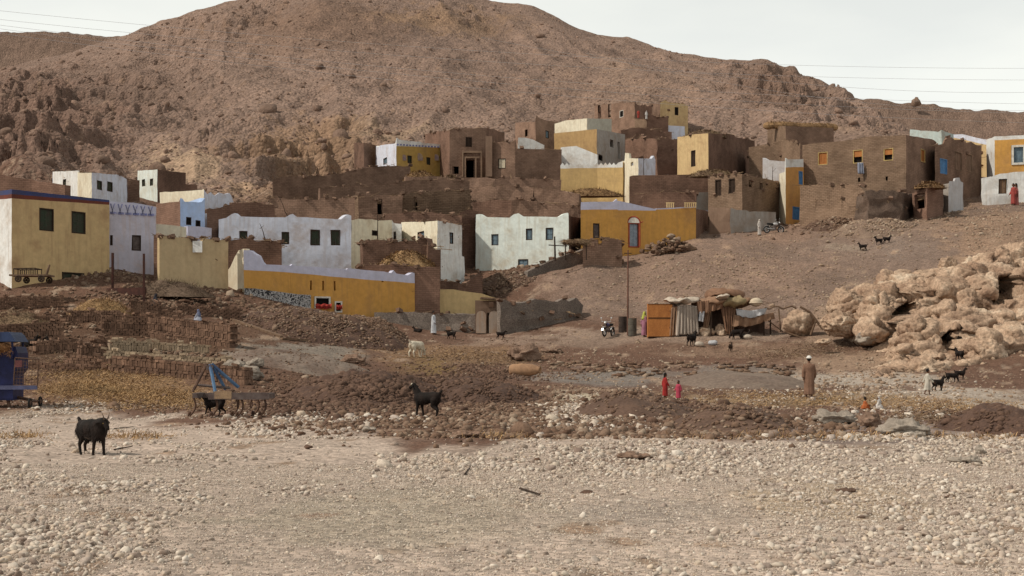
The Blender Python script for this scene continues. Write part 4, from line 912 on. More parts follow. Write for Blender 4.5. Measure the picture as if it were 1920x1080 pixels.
building('u7', 'mud_house', 'topmost brown mud house with three small windows', 'house',
 [(1115,228),(1190,216),(1222,222)], [(1115,198),(1160,193),(1190,192),(1195,197),(1222,199)], [MUD, MUD3], None, [],
 [((1121,210,1127,222), HOLE), ((1140,208,1146,220), HOLE), ((1162,207,1169,220), SH(DARKIN, WFRAME))], rag=.1)
building('u7b', 'mud_wall', 'broken brown yard wall in front of the topmost houses', 'wall',
 [(1190,212),(1213,210),(1253,212)], [(1190,222),(1213,224),(1215,217),(1253,219)], [MUD2, MUD3], closed=False, rag=.2)
building('u8', 'house', 'topmost yellow plastered house with a single window', 'house',
 [(1218,229),(1238,222),(1290,226)], [(1218,194),(1238,192),(1247,188),(1254,192),(1283,195),(1290,199)], [MUD, YELLOW], None, [], [((1265,201,1272,216), SH(DARKIN))])
building('u8w', 'compound_wall', 'short whitewashed wall at the foot of the topmost yellow house', 'wall',
 [(1253,213),(1284,214)], [(1253,235),(1284,237)], [BLUEWHITE], closed=False)
building('u9', 'house', 'tall yellow house front with a dark doorway and a long brown mud brick side', 'house',
 [(1270,167),(1328,162),(1415,181)], [(1270,257),(1285,255),(1300,252),(1328,250),(1332,250),(1375,252),(1380,257),(1415,264)], [YELLOW, MUD3], None, [], [((1296,282,1304,312), SH(DARKW))], rag=.08, sink=1.5)
building('u9b', 'mud_house', 'brown ruined mud brick house between the ochre mud house and the tall yellow house', 'house',
 [(1172,182),(1232,176),(1272,178)], [(1172,262),(1200,258),(1232,262),(1250,258),(1272,262)], [MUD3, MUD3], 5, rag=.4, wobble=.2)
building('u9c', 'mud_wall', 'crumbled brown wall on the rise below the topmost houses', 'wall',
 [(1165,200),(1260,202)], [(1165,244),(1200,240),(1230,246),(1260,250)], [MUD3], closed=False, rag=.4, wobble=.3, thick=1)
building('u10', 'mud_wall', 'long smooth brown mud wall behind the orange house', 'wall',
 [(1180,148),(1330,147)], [(1180,331),(1187,329),(1250,328),(1330,327)], [MUD3], closed=False, thick=.6)
building('u10b', 'mud_house', 'low brown mud house between the orange house and the long smooth mud wall', 'house',
 [(1205,141),(1306,141)], [(1205,364),(1240,361),(1300,360),(1306,362)], [MUD3], 4, rag=.08)
building('u10c', 'house', 'pale grey plastered wall end beside the brown house with tall empty windows', 'house',
 [(1306,142),(1329,142.5)], [(1306,361),(1329,360)], [GREYP], 4)
building('u11', 'mud_house', 'brown mud brick house with tall empty window openings', 'house',
 [(1328,141),(1392,138),(1462,146)], [(1328,332),(1350,328),(1392,326),(1462,341)], [MUD2, MUD2], None, [],
 [((1341,337,1352,367), SH(DARKW)), ((1366,335,1378,363), SH(DARKW)), ((1404,338,1410,351), HOLE), ((1424,343,1430,356), HOLE)], wobble=.08, rag=.08)
building('u11b', 'compound_wall', 'worn grey-brown plaster wall in front of the house with tall empty windows', 'wall',
 [(1330,135),(1370,134),(1455,137)], [(1330,388),(1370,390),(1400,396),(1455,398)], [MUDP, GREYP], closed=False, wobble=.15, rag=.12)
building('u12', 'mud_house', 'brown mud house crowned with a thick roll of thatch', 'house',
 [(1439,190),(1473,182),(1563,186)], [(1439,237),(1473,236),(1563,240)], [MUD2, MUD], None, sink=1.5)
building('u12b', 'mud_wall', 'stepped brown walls below the thatch crowned mud house', 'wall',
 [(1404,172),(1465,170),(1500,165)], [(1404,276),(1430,272),(1465,264),(1494,262),(1496,268),(1500,270)], [MUD2, MUD2], 5, rag=.15)
building('u13', 'house', 'small greyish white house wall left of the narrow orange house', 'house',
 [(1430,153),(1475,152)], [(1430,296),(1440,300),(1475,303)], [plaster('grey_white', (.52,.51,.52), None, .5)], 4)
building('u14', 'house', 'narrow orange house with a white parapet and two blue windows', 'house',
 [(1461,146),(1473,141),(1507,143)], [(1461,326),(1471,322),(1472,296),(1475,299),(1490,299),(1507,298)], [CREAM, ORANGE], 6, [([(1461,312),(1472,314),(1507,313)], WHITE)],
 [((1497.5,321,1504.5,346), SH(BLUEP, BLUEP)), ((1486,388,1502,412), SH(BLUEP, BLUEP))])
OR = lambda **k: SH(ORWOOD, mk('yellow_frame', (.52,.38,.16), None, 3, .8, .1), **k)
u15 = building('u15', 'mud_house', 'biggest brown mud brick house with orange shuttered windows and washing', 'house',
 [(1505,144),(1699,138),(1756,146)], [(1505,272),(1530,268),(1575,265),(1600,262),(1626,256),(1699,253),(1752,262),(1756,266)], [MUD2, MUD], 9, [],
 [((1533,285,1551,309), OR()), ((1599,281,1617,306), OR(half=True)), ((1657,278,1675,301), OR(half=True)), ((1726,280,1734,304), OR()), ((1609,333,1613,341), HOLE), ((1661,330,1666,338), HOLE)], wobble=.08, rag=.04, sink=1.2)
building('u15b', 'mud_house', 'brown mud house with a blue shuttered window and a wavy parapet', 'house',
 [(1753,142),(1782,144),(1840,151)], [(1753,272),(1768,270),(1772,262),(1778,258),(1784,257),(1790,262),(1802,262),(1810,268),(1822,266),(1832,273),(1840,272)], [MUD, MUD], 8, [],
 [((1762,298,1775,326), SH(BLUEP, BLUEP)), ((1791,285,1803,320), SH(MUDP, MUD2)), ((1812,289,1823,322), SH(MUDP, MUD2))], wobble=.06)
building('u15c', 'mud_wall', 'rough brown buttress wall along the foot of the biggest brown house', 'wall',
 [(1500,139),(1612,135),(1622,134.5)], [(1500,348),(1560,346),(1612,348),(1622,362)], [MUD2, MUD2], closed=False, wobble=.12, thick=.8)
building('rubenc', 'stone_enclosure', 'rough enclosure of piled brown stones in front of the biggest brown house', 'enclosure',
 [(1608,133),(1625,130.5),(1690,131),(1712,136)], [(1608,368),(1626,361),(1650,357),(1690,360),(1712,364)], [STONEB, STONEB, STONEB], 5, roof=False, wobble=.45, rag=.22, step=.4)
building('u16', 'house', 'pale green-white roof room with a curved parapet beyond the biggest brown house', 'house',
 [(1706,176),(1765,172),(1790,176)], [(1706,243),(1730,245),(1760,247),(1766,243),(1772,247),(1790,252)], [plaster('faded_green_white', (.45,.52,.50), (.3,.25,.2), .6)]*2, 5, sink=3)
building('u17', 'house', 'ochre house with a worn blue parapet above the wavy brown parapet', 'house',
 [(1788,168),(1852,165)], [(1788,252),(1805,252),(1830,258),(1852,262)], [YELLOW], 6, [([(1788,258),(1852,272)], BLUEWHITE)], sink=3)
building('u18', 'house', 'ochre house with white trim and a white framed window at the right edge', 'house',
 [(1850,152),(1865,148),(1990,146)], [(1850,262),(1865,256),(1990,250)], [WHITE, OCHRE], 8, [([(1850,268),(1865,263),(1990,257)], WHITE)],
 [((1896,272,1922,309), dict(kind='window', fill=GREYBLUE, frame=WFRAME, fw=.22, proud=.06))], sink=2.5)
building('u19', 'compound_wall', 'low whitewashed wall with a brown door at the right edge', 'wall',
 [(1842,141),(1990,140)], [(1842,334),(1860,330),(1900,323),(1990,314)], [WHITE], closed=False, wins=[((1873,336,1888,364), dict(kind='door', fill=WOOD, frame=DARKW))], wobble=.12, rag=.08)
building('shed', 'mud_shed', 'open dark mud shed under a heap of straw beside the biggest brown house', 'shed',
 [(1712,133),(1738,131),(1768,134)], [(1712,362),(1738,352),(1742,341),(1768,346)], [MUD3, MUD3], 3, [], [((1716,364,1735,392), HOLE)], wobble=.12, rag=.12)
building('greyh', 'house', 'small greyish plastered hut with a knobbed top right of the open mud shed', 'hut',
 [(1768,136),(1778,135),(1806,137)], [(1768,345),(1778,344),(1780,340),(1790,339),(1792,334),(1799,334),(1801,341),(1806,343)], [GREYP, plaster('grey_white', (.52,.51,.52))], None, wobble=.12)
building('brownter', 'mud_terrace', 'low dark brown earth bank wall below the house with the three small slits', 'terrace',
 [(776,111.5),(860,112.5),(905,116)], [(776,528),(800,527),(830,527),(870,530),(905,512)], [MUD3, MUD3], 3, rag=.12, wobble=.15)
# painted things on the fronts
lil = HOUSES['lilac']; q = MB()
for k in range(6):     # blue scallops of the frieze
    px = 211+k*14.2; y_ = 99.45+(px-203)/90*2-.06; s_ = y_/F; c = X(px, y_)
    t0, b0 = Z(381.5+k*1.15, y_), Z(399+k*.7, y_)
    for sg in (-1, 1):
        q.add([(c+sg*5.2*s_, y_, t0), (c+sg*2.6*s_, y_, t0), (c+sg*.3*s_, y_, b0), (c-sg*.9*s_, y_, b0+.05)], [(0, 1, 2, 3)])
    q.add([(c-7.6*s_, y_, b0+.08), (c+7.6*s_, y_, b0+.06), (c+7.6*s_, y_, b0-.10), (c-7.6*s_, y_, b0-.08)], [(0, 1, 2, 3)])
q.build('blue_scallops', mk('blue_wash', (.13,.15,.34), (.28,.28,.42), 5, .9, .1), lil, True)
u1r = HOUSES['u1']; q = MB()
for cx, w in ((757, 5), (785, 8), (817, 6)):
    y_ = 165+(cx-743)/84*5-.14; s_ = y_/F; c = X(cx, y_); zb = Z(301, y_)
    pts = [(-w, 0), (w, 0), (w, 6)]+[(w*math.cos(a), 6+w*math.sin(a)) for a in (.4, .8, 1.2, 1.57, 2, 2.4, 2.75)]+[(-w, 6)]
    q.add([(c+a*s_, y_, zb+b*s_) for a, b in pts], [tuple(range(len(pts)))])
q.build('painted_arch', mk('purple_wash', (.20,.15,.20), (.34,.24,.13), 1.5, .9, .1), u1r, True)
q = MB()
for k in range(14):
    px = 746+k*5.8; y_ = 165+(px-743)/84*5-.14; q.box((X(px, y_), y_, Z(271+k*.35, y_)), (.2, .04, .16))
q.build('blue_dots', mk('blue_wash2', (.10,.11,.30), (.2,.2,.35), 5, .9, .1), u1r, True)
# portal frame of the brown house
q = MB(); y_ = 165.2
for a in ((866, 283, 904, 287), (866, 287, 869, 338), (901, 287, 904, 338), (871, 294, 899, 297), (871,297,873.5,338), (890.5,297,893.5,338)):
    q.box((X((a[0]+a[2])/2, y_), y_, Z((a[1]+a[3])/2, y_)), ((a[2]-a[0])*y_/F, .35, (a[3]-a[1])*y_/F))
q.build('portal_frame', MUD2, HOUSES['u2'], True)
MB().box((X(917,163.5), 162.6, Z(296,163.5)), (.75, .7, 4.6)).build('pale_pilaster', MUDP, HOUSES['u2'], True)
# mural on the ochre house
def mural():
    m, n, l, b = nt('black_and_white_mural'); tc = n.new('ShaderNodeTexCoord'); mp = n.new('ShaderNodeMapping'); mp.inputs['Scale'].default_value = (2.2, 2.2, 2.0)
    v = n.new('ShaderNodeTexNoise'); v.inputs['Scale'].default_value = 2.1; v.inputs['Detail'].default_value = 3; v.inputs['Distortion'].default_value = 1.6
    r = n.new('ShaderNodeValToRGB'); e = r.color_ramp.elements; e[0].position = .44; e[0].color = (.03,.028,.03,1); e[1].position = .49; e[1].color = (.45,.44,.45,1); q = e.new(.56); q.color = (.5,.48,.46,1); q = e.new(.60); q.color = (.10,.085,.08,1)
    l.new(tc.outputs['Object'], mp.inputs[0]); l.new(mp.outputs[0], v.inputs[0]); l.new(v.outputs[0], r.inputs[0]); l.new(r.outputs[0], b.inputs['Base Color']); b.inputs['Roughness'].default_value = .95; return m
q = MB(); pp = [(458,540),(480,541),(500,544),(530,548),(560,552),(583,553)]; off = [.0,.02,0,.03,.01,.0]
def yo(px): return float(np.interp(px, [457,545,660,778], [100.5,103,104.6,108]))-.1
n_ = len(pp); q.add([(X(px, yo(px)), yo(px), Z(py, yo(px))) for px, py in pp]+[(X(px, yo(px)), yo(px), Z(590, yo(px))) for px, py in pp], [(k, n_+k, n_+k+1, k+1) for k in range(n_-1)])
q.build('mural', mural(), HOUSES['ochre'], True)
# thatch and straw rolls lying on roofs
def straw_heap(name, label, cat, c, rx, ry, h, m, n=1500, seed=1, blade=.35, group=None, rz=0):
    """a heap with loose blades sticking out of it"""
    r = random.Random(seed); mb = MB(); nu, nv = 40, 12; vs = []; fs = []
    for j in range(nv+1):
        t = j/nv
        for i in range(nu):
            a = 2*math.pi*i/nu; k = 1+.18*mnoise.noise(Vector((math.cos(a)*1.5, math.sin(a)*1.5, seed)))
            x, y = rx*t*k*math.cos(a), ry*t*k*math.sin(a); z = h*(1-t**2.2)*(1+.22*mnoise.noise(Vector((x*1.3, y*1.3, seed+5))))-.06*t+.05*h*mnoise.noise(Vector((x*5, y*5, seed)))
            vs.append((x, y, z))
    for j in range(nv):
        for i in range(nu): fs.append((j*nu+i, (j+1)*nu+i, (j+1)*nu+(i+1) % nu, j*nu+(i+1) % nu))
    mb.add(vs, fs)
    for k in range(n):
        a = r.uniform(0, 6.283); t = math.sqrt(r.random())*1.04; x, y = rx*t*math.cos(a), ry*t*math.sin(a); z = h*max(0, 1-t**2.2)*1.02
        d = Vector((r.gauss(0, 1), r.gauss(0, 1), r.gauss(.15, .35))).normalized()*blade*r.uniform(.4, 1); w = d.cross(Vector((0, 0, 1))).normalized()*(.010 if c[1] < 100 else .03)*r.uniform(.7, 1.5)
        p = Vector((x, y, z)); mb.add([p-w, p+w, p+d+w*.4, p+d-w*.4], [(0, 1, 2, 3)])
    o = mb.build(name, m); o.location = c; o.rotation_euler.z = rz; T(o, label, cat, group, 'thing'); return o
yh = 109.4; straw_heap('straw_heap', 'golden straw heap piled inside the dark brown yard above the ochre compound', 'straw heap', (X(762,yh), yh, Z(508,yh)), 2.5, .9, 1.5, STRAW, 1800, 3)
for px, py, y_, w, h, m, lb in ((788,332,154,1.9,1.0,THATCH,'rust-coloured straw bundle on the terrace under the white and ochre painted house'),(846,338,153,1.5,.9,STRAWD,'dull brown straw bundle just right of the rust-coloured one'),
      (1110,362,148,3.4,.8,THATCH,'long band of rusty straw along the terrace below the yellow scalloped wall'),(1336,325,145,2.6,.7,STRAWD,'straw and brushwood laid on top of the house with tall empty windows'),
      (1744,347,131.8,1.5,.55,THATCH,'rust-coloured straw heap over the open mud shed'),(1322,252,168,2.6,.9,STRAWD,'straw piled on the roof of the tall yellow house')):
    straw_heap('straw_heap', lb, 'straw heap', (X(px, y_), y_, Z(py+6, y_)), w, .9, h, m, 900, int(px))
q = MB()
for i in range(30):
    t0, t1 = i/30, (i+1)/30
    def pt(t): px = 1437+t*128; y_ = 185.2+abs(t-.27)*3; return Vector((X(px, y_), y_, Z(235.5+5*max(0, t-.3)+2.0*(t-.5)**2-.8*math.sin(t*9), y_)))
    q.cap(pt(t0), .46+.1*mnoise.noise(Vector((i*.5, 0, 0))), pt(t1), .46+.1*mnoise.noise(Vector((i*.5+.5, 0, 0))), 10)
for k in range(1400):
    t = random.random(); p = pt(t)+Vector((0, random.uniform(-.4, .1), random.uniform(-.35, .5))); d = Vector((random.gauss(0, .5), random.gauss(-.3, .4), random.gauss(-.2, .5))).normalized()*.35; w = Vector((.035, 0, .02)); q.add([p-w, p+w, p+d], [(0, 1, 2)])
q.build('thatch_roll', THATCH, HOUSES['u12'], True)
def roof_litter(key, n, seed, m=None):
    root = HOUSES[key]; w = [c for c in root.children if c.name.startswith('wall')][0]
    r = random.Random(seed); zs = max(v.co.z for v in w.data.vertices); q = MB()
    cols = {}
    for v in w.data.vertices:
        kk_ = (round(v.co.x, 1), round(v.co.y, 1))
        if kk_ not in cols or v.co.z > cols[kk_].z: cols[kk_] = v.co
    tops = [v for v in cols.values() if v.z > zs-2.2]
    for i in range(n):
        c = Vector(r.choice(tops)); d = Vector((r.gauss(0, 1), r.gauss(0, .5), r.gauss(.05, .22))).normalized()*r.uniform(.5, 1.9); q.tube(c-d*.5+Vector((0, 0, .05)), c+d*.5+Vector((0, 0, .05)), .03, .018, 5)
    for i in range(n*7):
        c = Vector(r.choice(tops))+Vector((r.gauss(0, .3), r.gauss(0, .15), .02)); d = Vector((r.gauss(0, .35), r.gauss(0, .2), abs(r.gauss(0, .16)))); ww = Vector((.03, 0, .02)); q.add([c-ww, c+ww, c+d], [(0, 1, 2)])
    q.build('roof_sticks', m or STRAWD, root)['kind'] = 'stuff'; q = MB()
    for i in range(n*2): c = Vector(r.choice(tops))+Vector((0, -.05, r.uniform(-.04, .12))); q.box(c, (r.uniform(.2, .5), r.uniform(.2, .4), r.uniform(.1, .3)), rot=Euler((r.gauss(0, .3), r.gauss(0, .3), r.uniform(0, 3))).to_matrix(), jit=.04)
    q.build('loose_bricks', MUD3 if False else mk('loose_mud', (.19,.12,.085), (.13,.08,.056), 1.5, .95, .6, bscale=8, bdist=.05, island=.3), root)['kind'] = 'stuff'
for i, k in enumerate(('mb2','mb3','u3','u9','u9b','u10b','u11','u12b','brown_a','brown_b','hut','u2','u7','brownblock','mb5','u15b','u8','w6b','wl2','tan','mb1','mb4','mb6','mb7','mb8','mb9','u9c','u7b','hay_back','hay_front','brownter','rubenc','gatew','stw2','terr','u15c')): roof_litter(k, 16 if k in ('mb3','u9b','u11','brown_a') else 7, i)
# --- boulders and the tomb rock at the right
def rock(name, label, cat, px, py, w, h, Y=None, depth=.8, seed=0, m=ROCKM, sub=4, cuts=5, rough=1.0, sink=.18, rz=0, group=None, box=0.0, tiltx=0):
    """px, py: middle of the visible rock in the photo; w, h: its size there"""
    if Y is None: Y = at(px, py+h/2*.9).y
    k = Y/F; W_, H_ = w*k/2, h*k/2; D_ = depth*W_
    c = Vector((X(px, Y), Y+D_*.3, Z(py, Y)))
    bm = bmesh.new(); bmesh.ops.create_icosphere(bm, subdivisions=sub, radius=1); r = random.Random(seed*7+1); off = Vector((seed*2.3, seed*.7, seed*1.1))
    planes = [(Vector((r.uniform(-1, 1), r.uniform(-1, .6), r.uniform(-.5, 1))).normalized(), r.uniform(.62, .86)) for _ in range(cuts)]
    for v in bm.verts:
        p = v.co.copy(); p0 = p.copy()
        if box: q_ = max(abs(p.x), abs(p.y), abs(p.z)); p = p*(1-box)+p/q_*.82*box
        for nr, lim in planes:
            q_ = p.dot(nr)
            if q_ > lim: p -= nr*(q_-lim)*.88
        p = Vector((p.x*W_, p.y*D_, p.z*H_)); s = p0*1.0; sc = max(W_, H_)
        d = rough*(.24*mnoise.noise(s*1.2+off)-.24*abs(mnoise.noise(s*2.4+off))-.10*abs(mnoise.noise(s*5.2+off))+.05*mnoise.noise(s*10+off)+.03*mnoise.noise(s*21+off)+.06)*min(sc, 2.0)
        p += p0.normalized()*d*1.35
        v.co = p
    me = bpy.data.meshes.new(name); bm.to_mesh(me); bm.free(); me.polygons.foreach_set('use_smooth', [True]*len(me.polygons))
    o = link(name, me, m); o.location = c; o.rotation_euler = (tiltx, 0, rz); T(o, label, cat, group, 'thing'); return o
RK = 'boulders and ledges of the tan limestone outcrop'
B = [ # px, py, w, h, Y, depth, seed, label
 (1590,570,66,60,93,.9,3,'rounded tan boulder topping the left end of the outcrop'),
 (1575,607,66,38,88,.8,4,'long pale boulder lying left of the rock pillar'),
 (1500,606,56,52,None,.8,5,'dome-shaped brown boulder beside the end of the rag shack'),
 (1812,632,60,34,85,.8,8,'overhanging brown boulder above the goats'),
 (1757,660,34,20,82,.9,11,'small squared stone on the ledge beside the goats'),
 (1752,641,26,26,83,.9,12,'small upright tan stone on the ledge left of the goats'),
 (1722,700,120,44,77,.6,13,'low pale ledge at the foot of the outcrop beside the path'),
 (1690,717,46,18,74.5,.8,14,'flat grey-tan stone by the path edge'),
 (1778,497,30,38,99,.7,15,'pointed pale slab standing up on the outcrop crest'),
 (1806,512,60,26,98,.7,16,'flat pale rock left of the tomb opening crest'),
 (1790,725,60,26,74,.8,18,'low tan rock in front of the pale leaning slab'),
 (1880,745,50,22,71.5,.8,19,'rounded pale stone low at the right edge'),
 (1850,722,64,30,74,.8,20,'tan rock between the black goats and the right edge'),
 (1545,640,30,12,86,.8,21,'small flat rock below the long pale boulder'),
 (1625,632,40,26,86,.8,22,'grey stone heap at the foot of the rock pillar'),
]
for a in B: rock('boulder', a[7], 'boulder', a[0], a[1], a[2]*1.08, a[3]*1.1, a[4], a[5], a[6], sub=5 if a[2] > 60 else 4, group=RK, m=ROCKG if 'grey stone' in a[7] else ROCKM)
# the bank itself: one continuous craggy mass with a tomb doorway and two hollows cut in it
def bank():
    mb = MB(); r = random.Random(5)
    def Yof(py): return float(np.interp(py, [470, 520, 560, 600, 640, 690, 730, 760], [100.5, 96.5, 93, 89.2, 84.6, 78, 73.5, 71]))
    for py, x0, x1 in ((478,1850,2080),(500,1790,2080),(522,1700,2080),(545,1640,2080),(568,1635,2080),(592,1640,2080),(616,1650,2080),(640,1670,2080),(664,1700,2080),(688,1670,2080),(708,1650,1900),(726,1760,1960)):
        px = x0
        while px <= x1:
            Y = Yof(py)+r.uniform(-.7, .9); k = Y/F; big = 1.0 if py < 690 else .6
            w = r.uniform(34, 62)*k; h = r.uniform(17, 34)*k*big
            mb.ell((X(px, Y), Y+1.0, Z(py+r.uniform(-4, 10), Y)-.35), (w, r.uniform(1.3, 2.2), h), 14, rot=Euler((r.gauss(0, .2), r.gauss(-.25, .25), r.gauss(0, .4))).to_matrix()); px += 36
    for px, py, w, h, dy in ((1655,592,40,56,-1.2),(1720,634,44,60,-1.6),(1592,572,32,28,0),(1578,606,34,18,0),(1745,548,80,26,-.4),(1800,600,44,34,-1),(1812,624,34,18,-1.6),(1852,664,46,44,-1.2),(1905,650,46,42,-1.0),(1848,545,44,30,-.4),(1925,540,18,36,-.6),(1640,620,30,24,-.6)):
        Y = Yof(py)+dy; k = Y/F; mb.ell((X(px, Y), Y+.8, Z(py, Y)), (w*k, 1.6, h*k), 18)
    me = bake(mb, .115, 1, 'rock_outcrop'); n = len(me.vertices); co = np.empty(n*3); me.vertices.foreach_get('co', co); no = np.empty(n*3); me.vertex_normals.foreach_get('vector', no); co = co.reshape(-1, 3); no = no.reshape(-1, 3)
    for i in range(n):
        p = Vector(co[i]); q = Vector((p.x, p.y*1.0, p.z*1.25))
        qq = q+Vector((mnoise.noise(q*.7), mnoise.noise(q*.7+Vector((7, 0, 0))), mnoise.noise(q*.7+Vector((0, 7, 0)))))*.45
        ds, ps = mnoise.voronoi(qq*.34); ds2, ps2 = mnoise.voronoi(qq*Vector((.9, .9, 1.3)))
        bed = (q.z*1.1+.5*q.x*.35+1.1*mnoise.noise(q*.4))%1.0; d = .34*mnoise.cell(ps[0]*7.3)+.10*mnoise.cell(ps2[0]*9.1)-.40*max(0, 1-(ds[1]-ds[0])/.10)**1.5-.13*max(0, 1-(ds2[1]-ds2[0])/.09)+.16*bed-.16*max(0, 1-abs(bed-.95)/.09)-.10*abs(mnoise.noise(q*3))+.10*mnoise.noise(q*1.3)+.045*mnoise.noise(q*8)-.05
        co[i] += no[i]*d
    me.vertices.foreach_set('co', co.ravel()); me.update()
    # tomb doorway and two hollows, pressed deep into the face
    for i in range(n):
        x, y, z = co[i]; k = y/F; u, pp = 960+x/k, HOR-(z-CH)/k; d = 0
        if no[i][1] < .55:
            if 1874 < u < 1914 and 518 < pp < 561 and y < 96.5: d = 99-y
            e = ((u-1697)/25)**2+((pp-587-(u-1697)*-.35)/17)**2
            if e < 1: d = max(d, 4.0*min(1, (1-e)*2.2))
            e = ((u-1797)/32)**2+((pp-637)/18)**2
            if e < 1: d = max(d, 3.6*min(1, (1-e)*2.2))
        co[i][1] += d
    me.vertices.foreach_set('co', co.ravel()); me.update()
    o = link('rock_outcrop', me, ROCKM)
    T(o, 'continuous craggy tan limestone bank with a dark cut tomb doorway and hollows', 'rock outcrop', None, 'thing')
bank()
# boulders of the plain
rock('boulder', 'small dark rock knob standing alone on the far right ridge line', 'boulder', 1717, 192, 17, 20, 512, .9, 77, ROCKB, 3)
G2 = 'big stones scattered in the middle ground'
for a in ((980,663,68,30,None,'split brown boulder lying on the tan ground in the middle',ROCKB),(1035,657,40,12,None,'long low brown stone right of the split brown boulder',ROCKB),(1568,784,82,26,None,'long pale rounded boulder near the seated children',ROCKG),
          (1632,790,46,28,None,'brown-tan boulder just right of the long pale one',ROCKB),(1698,806,96,26,None,'wide pale flat boulder behind the small dark stone',ROCKG),(1722,817,30,18,None,'small grey stone with a dark hollow under it',ROCKG),
          (690,805,30,14,None,'small pale stone on the edge of the gravel plain',ROCKG),(1497,778,22,14,None,'small brown stone left of the long pale boulder',ROCKB),(1812,862,60,18,None,'flat pale slab half sunk in the gravel at the right',ROCKG),(1838,845,26,18,None,'round grey stone beside the half sunk slab',ROCKG),
          (724,650,34,10,None,'low pinkish stone at the foot of the gravel mound',ROCKB),(662,676,48,16,None,'dark flat stone at the tip of the grey dust mound',ROCKB),(870,815,60,14,None,'brown broken stone on the gravel edge below the black goat',ROCKB),(1190,857,70,10,None,'long low brown clod in the pale gravel',ROCKB)):
    rock('boulder', a[5], 'boulder', a[0], a[1], a[2], a[3], a[4], .7, a[0] % 37, a[6], 4, group=G2)
for k, (px, py, w, h, lb) in enumerate(((440,690,52,30,'pale lumpy rock right behind the blue frame of the plough'),(478,682,34,22,'round pale rock at the right end of the pale rock heap'),(462,700,70,26,'wide cream rock low in the heap behind the plough'),(420,700,40,30,'cream rock at the left of the heap behind the plough'))):
    rock('boulder', lb, 'boulder', px, py, w, h, None, .7, 50+k, ROCKG, 4, group='pale rocks heaped behind the plough')
# --- mounds
def mound(name, label, px, py, rx, ry, h, m, seed, rough=.1, cat='mound', n=110, stones=None, ns=0, msz=-3):
    c = at(px, py); rX = rx/F*c.y; g = np.linspace(-1.25, 1.25, n); U, V_ = np.meshgrid(g, g); U = U.ravel(); V_ = V_.ravel()
    x = c.x+U*rX; y = c.y+V_*ry; r2 = U**2+V_**2+.25*fbm(U*1.6+seed, V_*1.6, 3, seed)
    z = height(x, y)-.12+np.clip(1-r2, -.25, 1)**1*h*np.where(r2 < 1, 1, .4)+rough*fbm(x*1.5, y*1.5, 5, seed+1)*np.clip(1.2-r2, 0, 1)
    i = (np.arange(n-1)[:, None]*n+np.arange(n-1)[None]).ravel()
    me = np_mesh(name, np.stack([x, y, z], 1), np.stack([i, i+1, i+n+1, i+n], 1), True); o = link(name, me, m); T(o, label, cat, None, 'thing')
    if ns:
        U = RNG.normal(0, .5, ns); V_ = RNG.normal(-.15, .5, ns); r2 = U**2+V_**2; U, V_, r2 = U[r2 < 1], V_[r2 < 1], r2[r2 < 1]
        xx, yy = c.x+U*rX, c.y+V_*ry; sc = scatter(name+'_stones', xx, yy, RNG.lognormal(msz, .4, len(xx)), FARP, stones, z=height(xx, yy)-.12+np.clip(1-r2-.25*fbm(U*1.6+seed, V_*1.6, 3, seed), 0, 1)*h)
        sc.name = 'mound_rubble'; sc.parent = o
    return o
DIRTM = mk('brown_earth', (.135,.083,.06), (.09,.055,.04), .8, .95, .9, bscale=5, bdist=.06, island=0)
DARKE = mk('dark_earth', (.105,.062,.045), (.07,.042,.032), 1.2, .95, .9, bscale=6, bdist=.05)
DUST = mk('grey_dust', (.215,.17,.138), (.145,.10,.078), .5, .95, .5, bscale=5, bdist=.03)
mound('rubble_mound', 'long brown mound of earth and gravel in front of the ochre compound', 600, 632, 165, 5.5, 1.6, DARKE, 3, .25, stones=BROWNS, ns=5200, msz=-2.75)
mound('rubble_mound', 'steeper end of gravel heap below the right part of the ochre wall', 690, 632, 85, 4, 1.3, DIRTM, 5, .2, stones=BROWNS, ns=2600, msz=-2.6)
mound('dust_mound', 'smooth grey dust mound in front of the brown gravel mound', 560, 684, 150, 4.5, .7, DUST, 7, .14, stones=BROWNS, ns=900, msz=-3.5)
mound('clod_heap', 'heap of dark brown earth clods behind the black goat with the white forehead', 690, 748, 165, 5, 1.05, DARKE, 9, .4, stones=EARTHC, ns=6500, msz=-2.55)
mound('clod_heap', 'low dark earth heap right of the black goat with the white forehead', 900, 744, 120, 4.2, .8, DARKE, 11, .2, stones=EARTHC, ns=1800, msz=-2.9)
mound('earth_mound', 'smooth brown earth mound in front of the two children in red', 1190, 775, 125, 4, .85, DIRTM, 13, .08, stones=BROWNS, ns=500)
mound('earth_mound', 'low wide brown earth mound left of the long pale boulder', 1370, 800, 130, 3.2, .6, DIRTM, 15, .06, stones=BROWNS, ns=500)
mound('dust_mound', 'grey-brown dust mound behind the children in red', 1400, 722, 140, 4, .75, mk('grey_brown_dust', (.19,.145,.115), (.14,.10,.08), .5, .95, .5, bscale=5, bdist=.03), 17, .04)
mound('dung_heap', 'dark brown dung heap at the right edge of the plain', 1860, 808, 85, 3, .75, DARKE, 19, .12, stones=EARTHC, ns=900, msz=-3)
mound('rubble_bank', 'low stony earth bank on the slope below the rough stone enclosure', 1640, 432, 80, 4.5, 1.0, mk('tan_earth', (.22,.155,.115), (.15,.10,.075), .8, .95, .9, bscale=5, bdist=.06), 21, .3, stones=TANS, ns=1500, msz=-2.5)
mound('rubble_bank', 'rubble piled along the foot of the biggest brown house', 1560, 424, 60, 2.5, .8, DIRTM, 23, .25, stones=BROWNS, ns=900, msz=-2.3)
mound('rubble_bank', 'rubble spill on the slope just below the greenish white house', 935, 535, 75, 4.0, .8, DIRTM, 25, .25, stones=BROWNS, ns=1100, msz=-2.4)
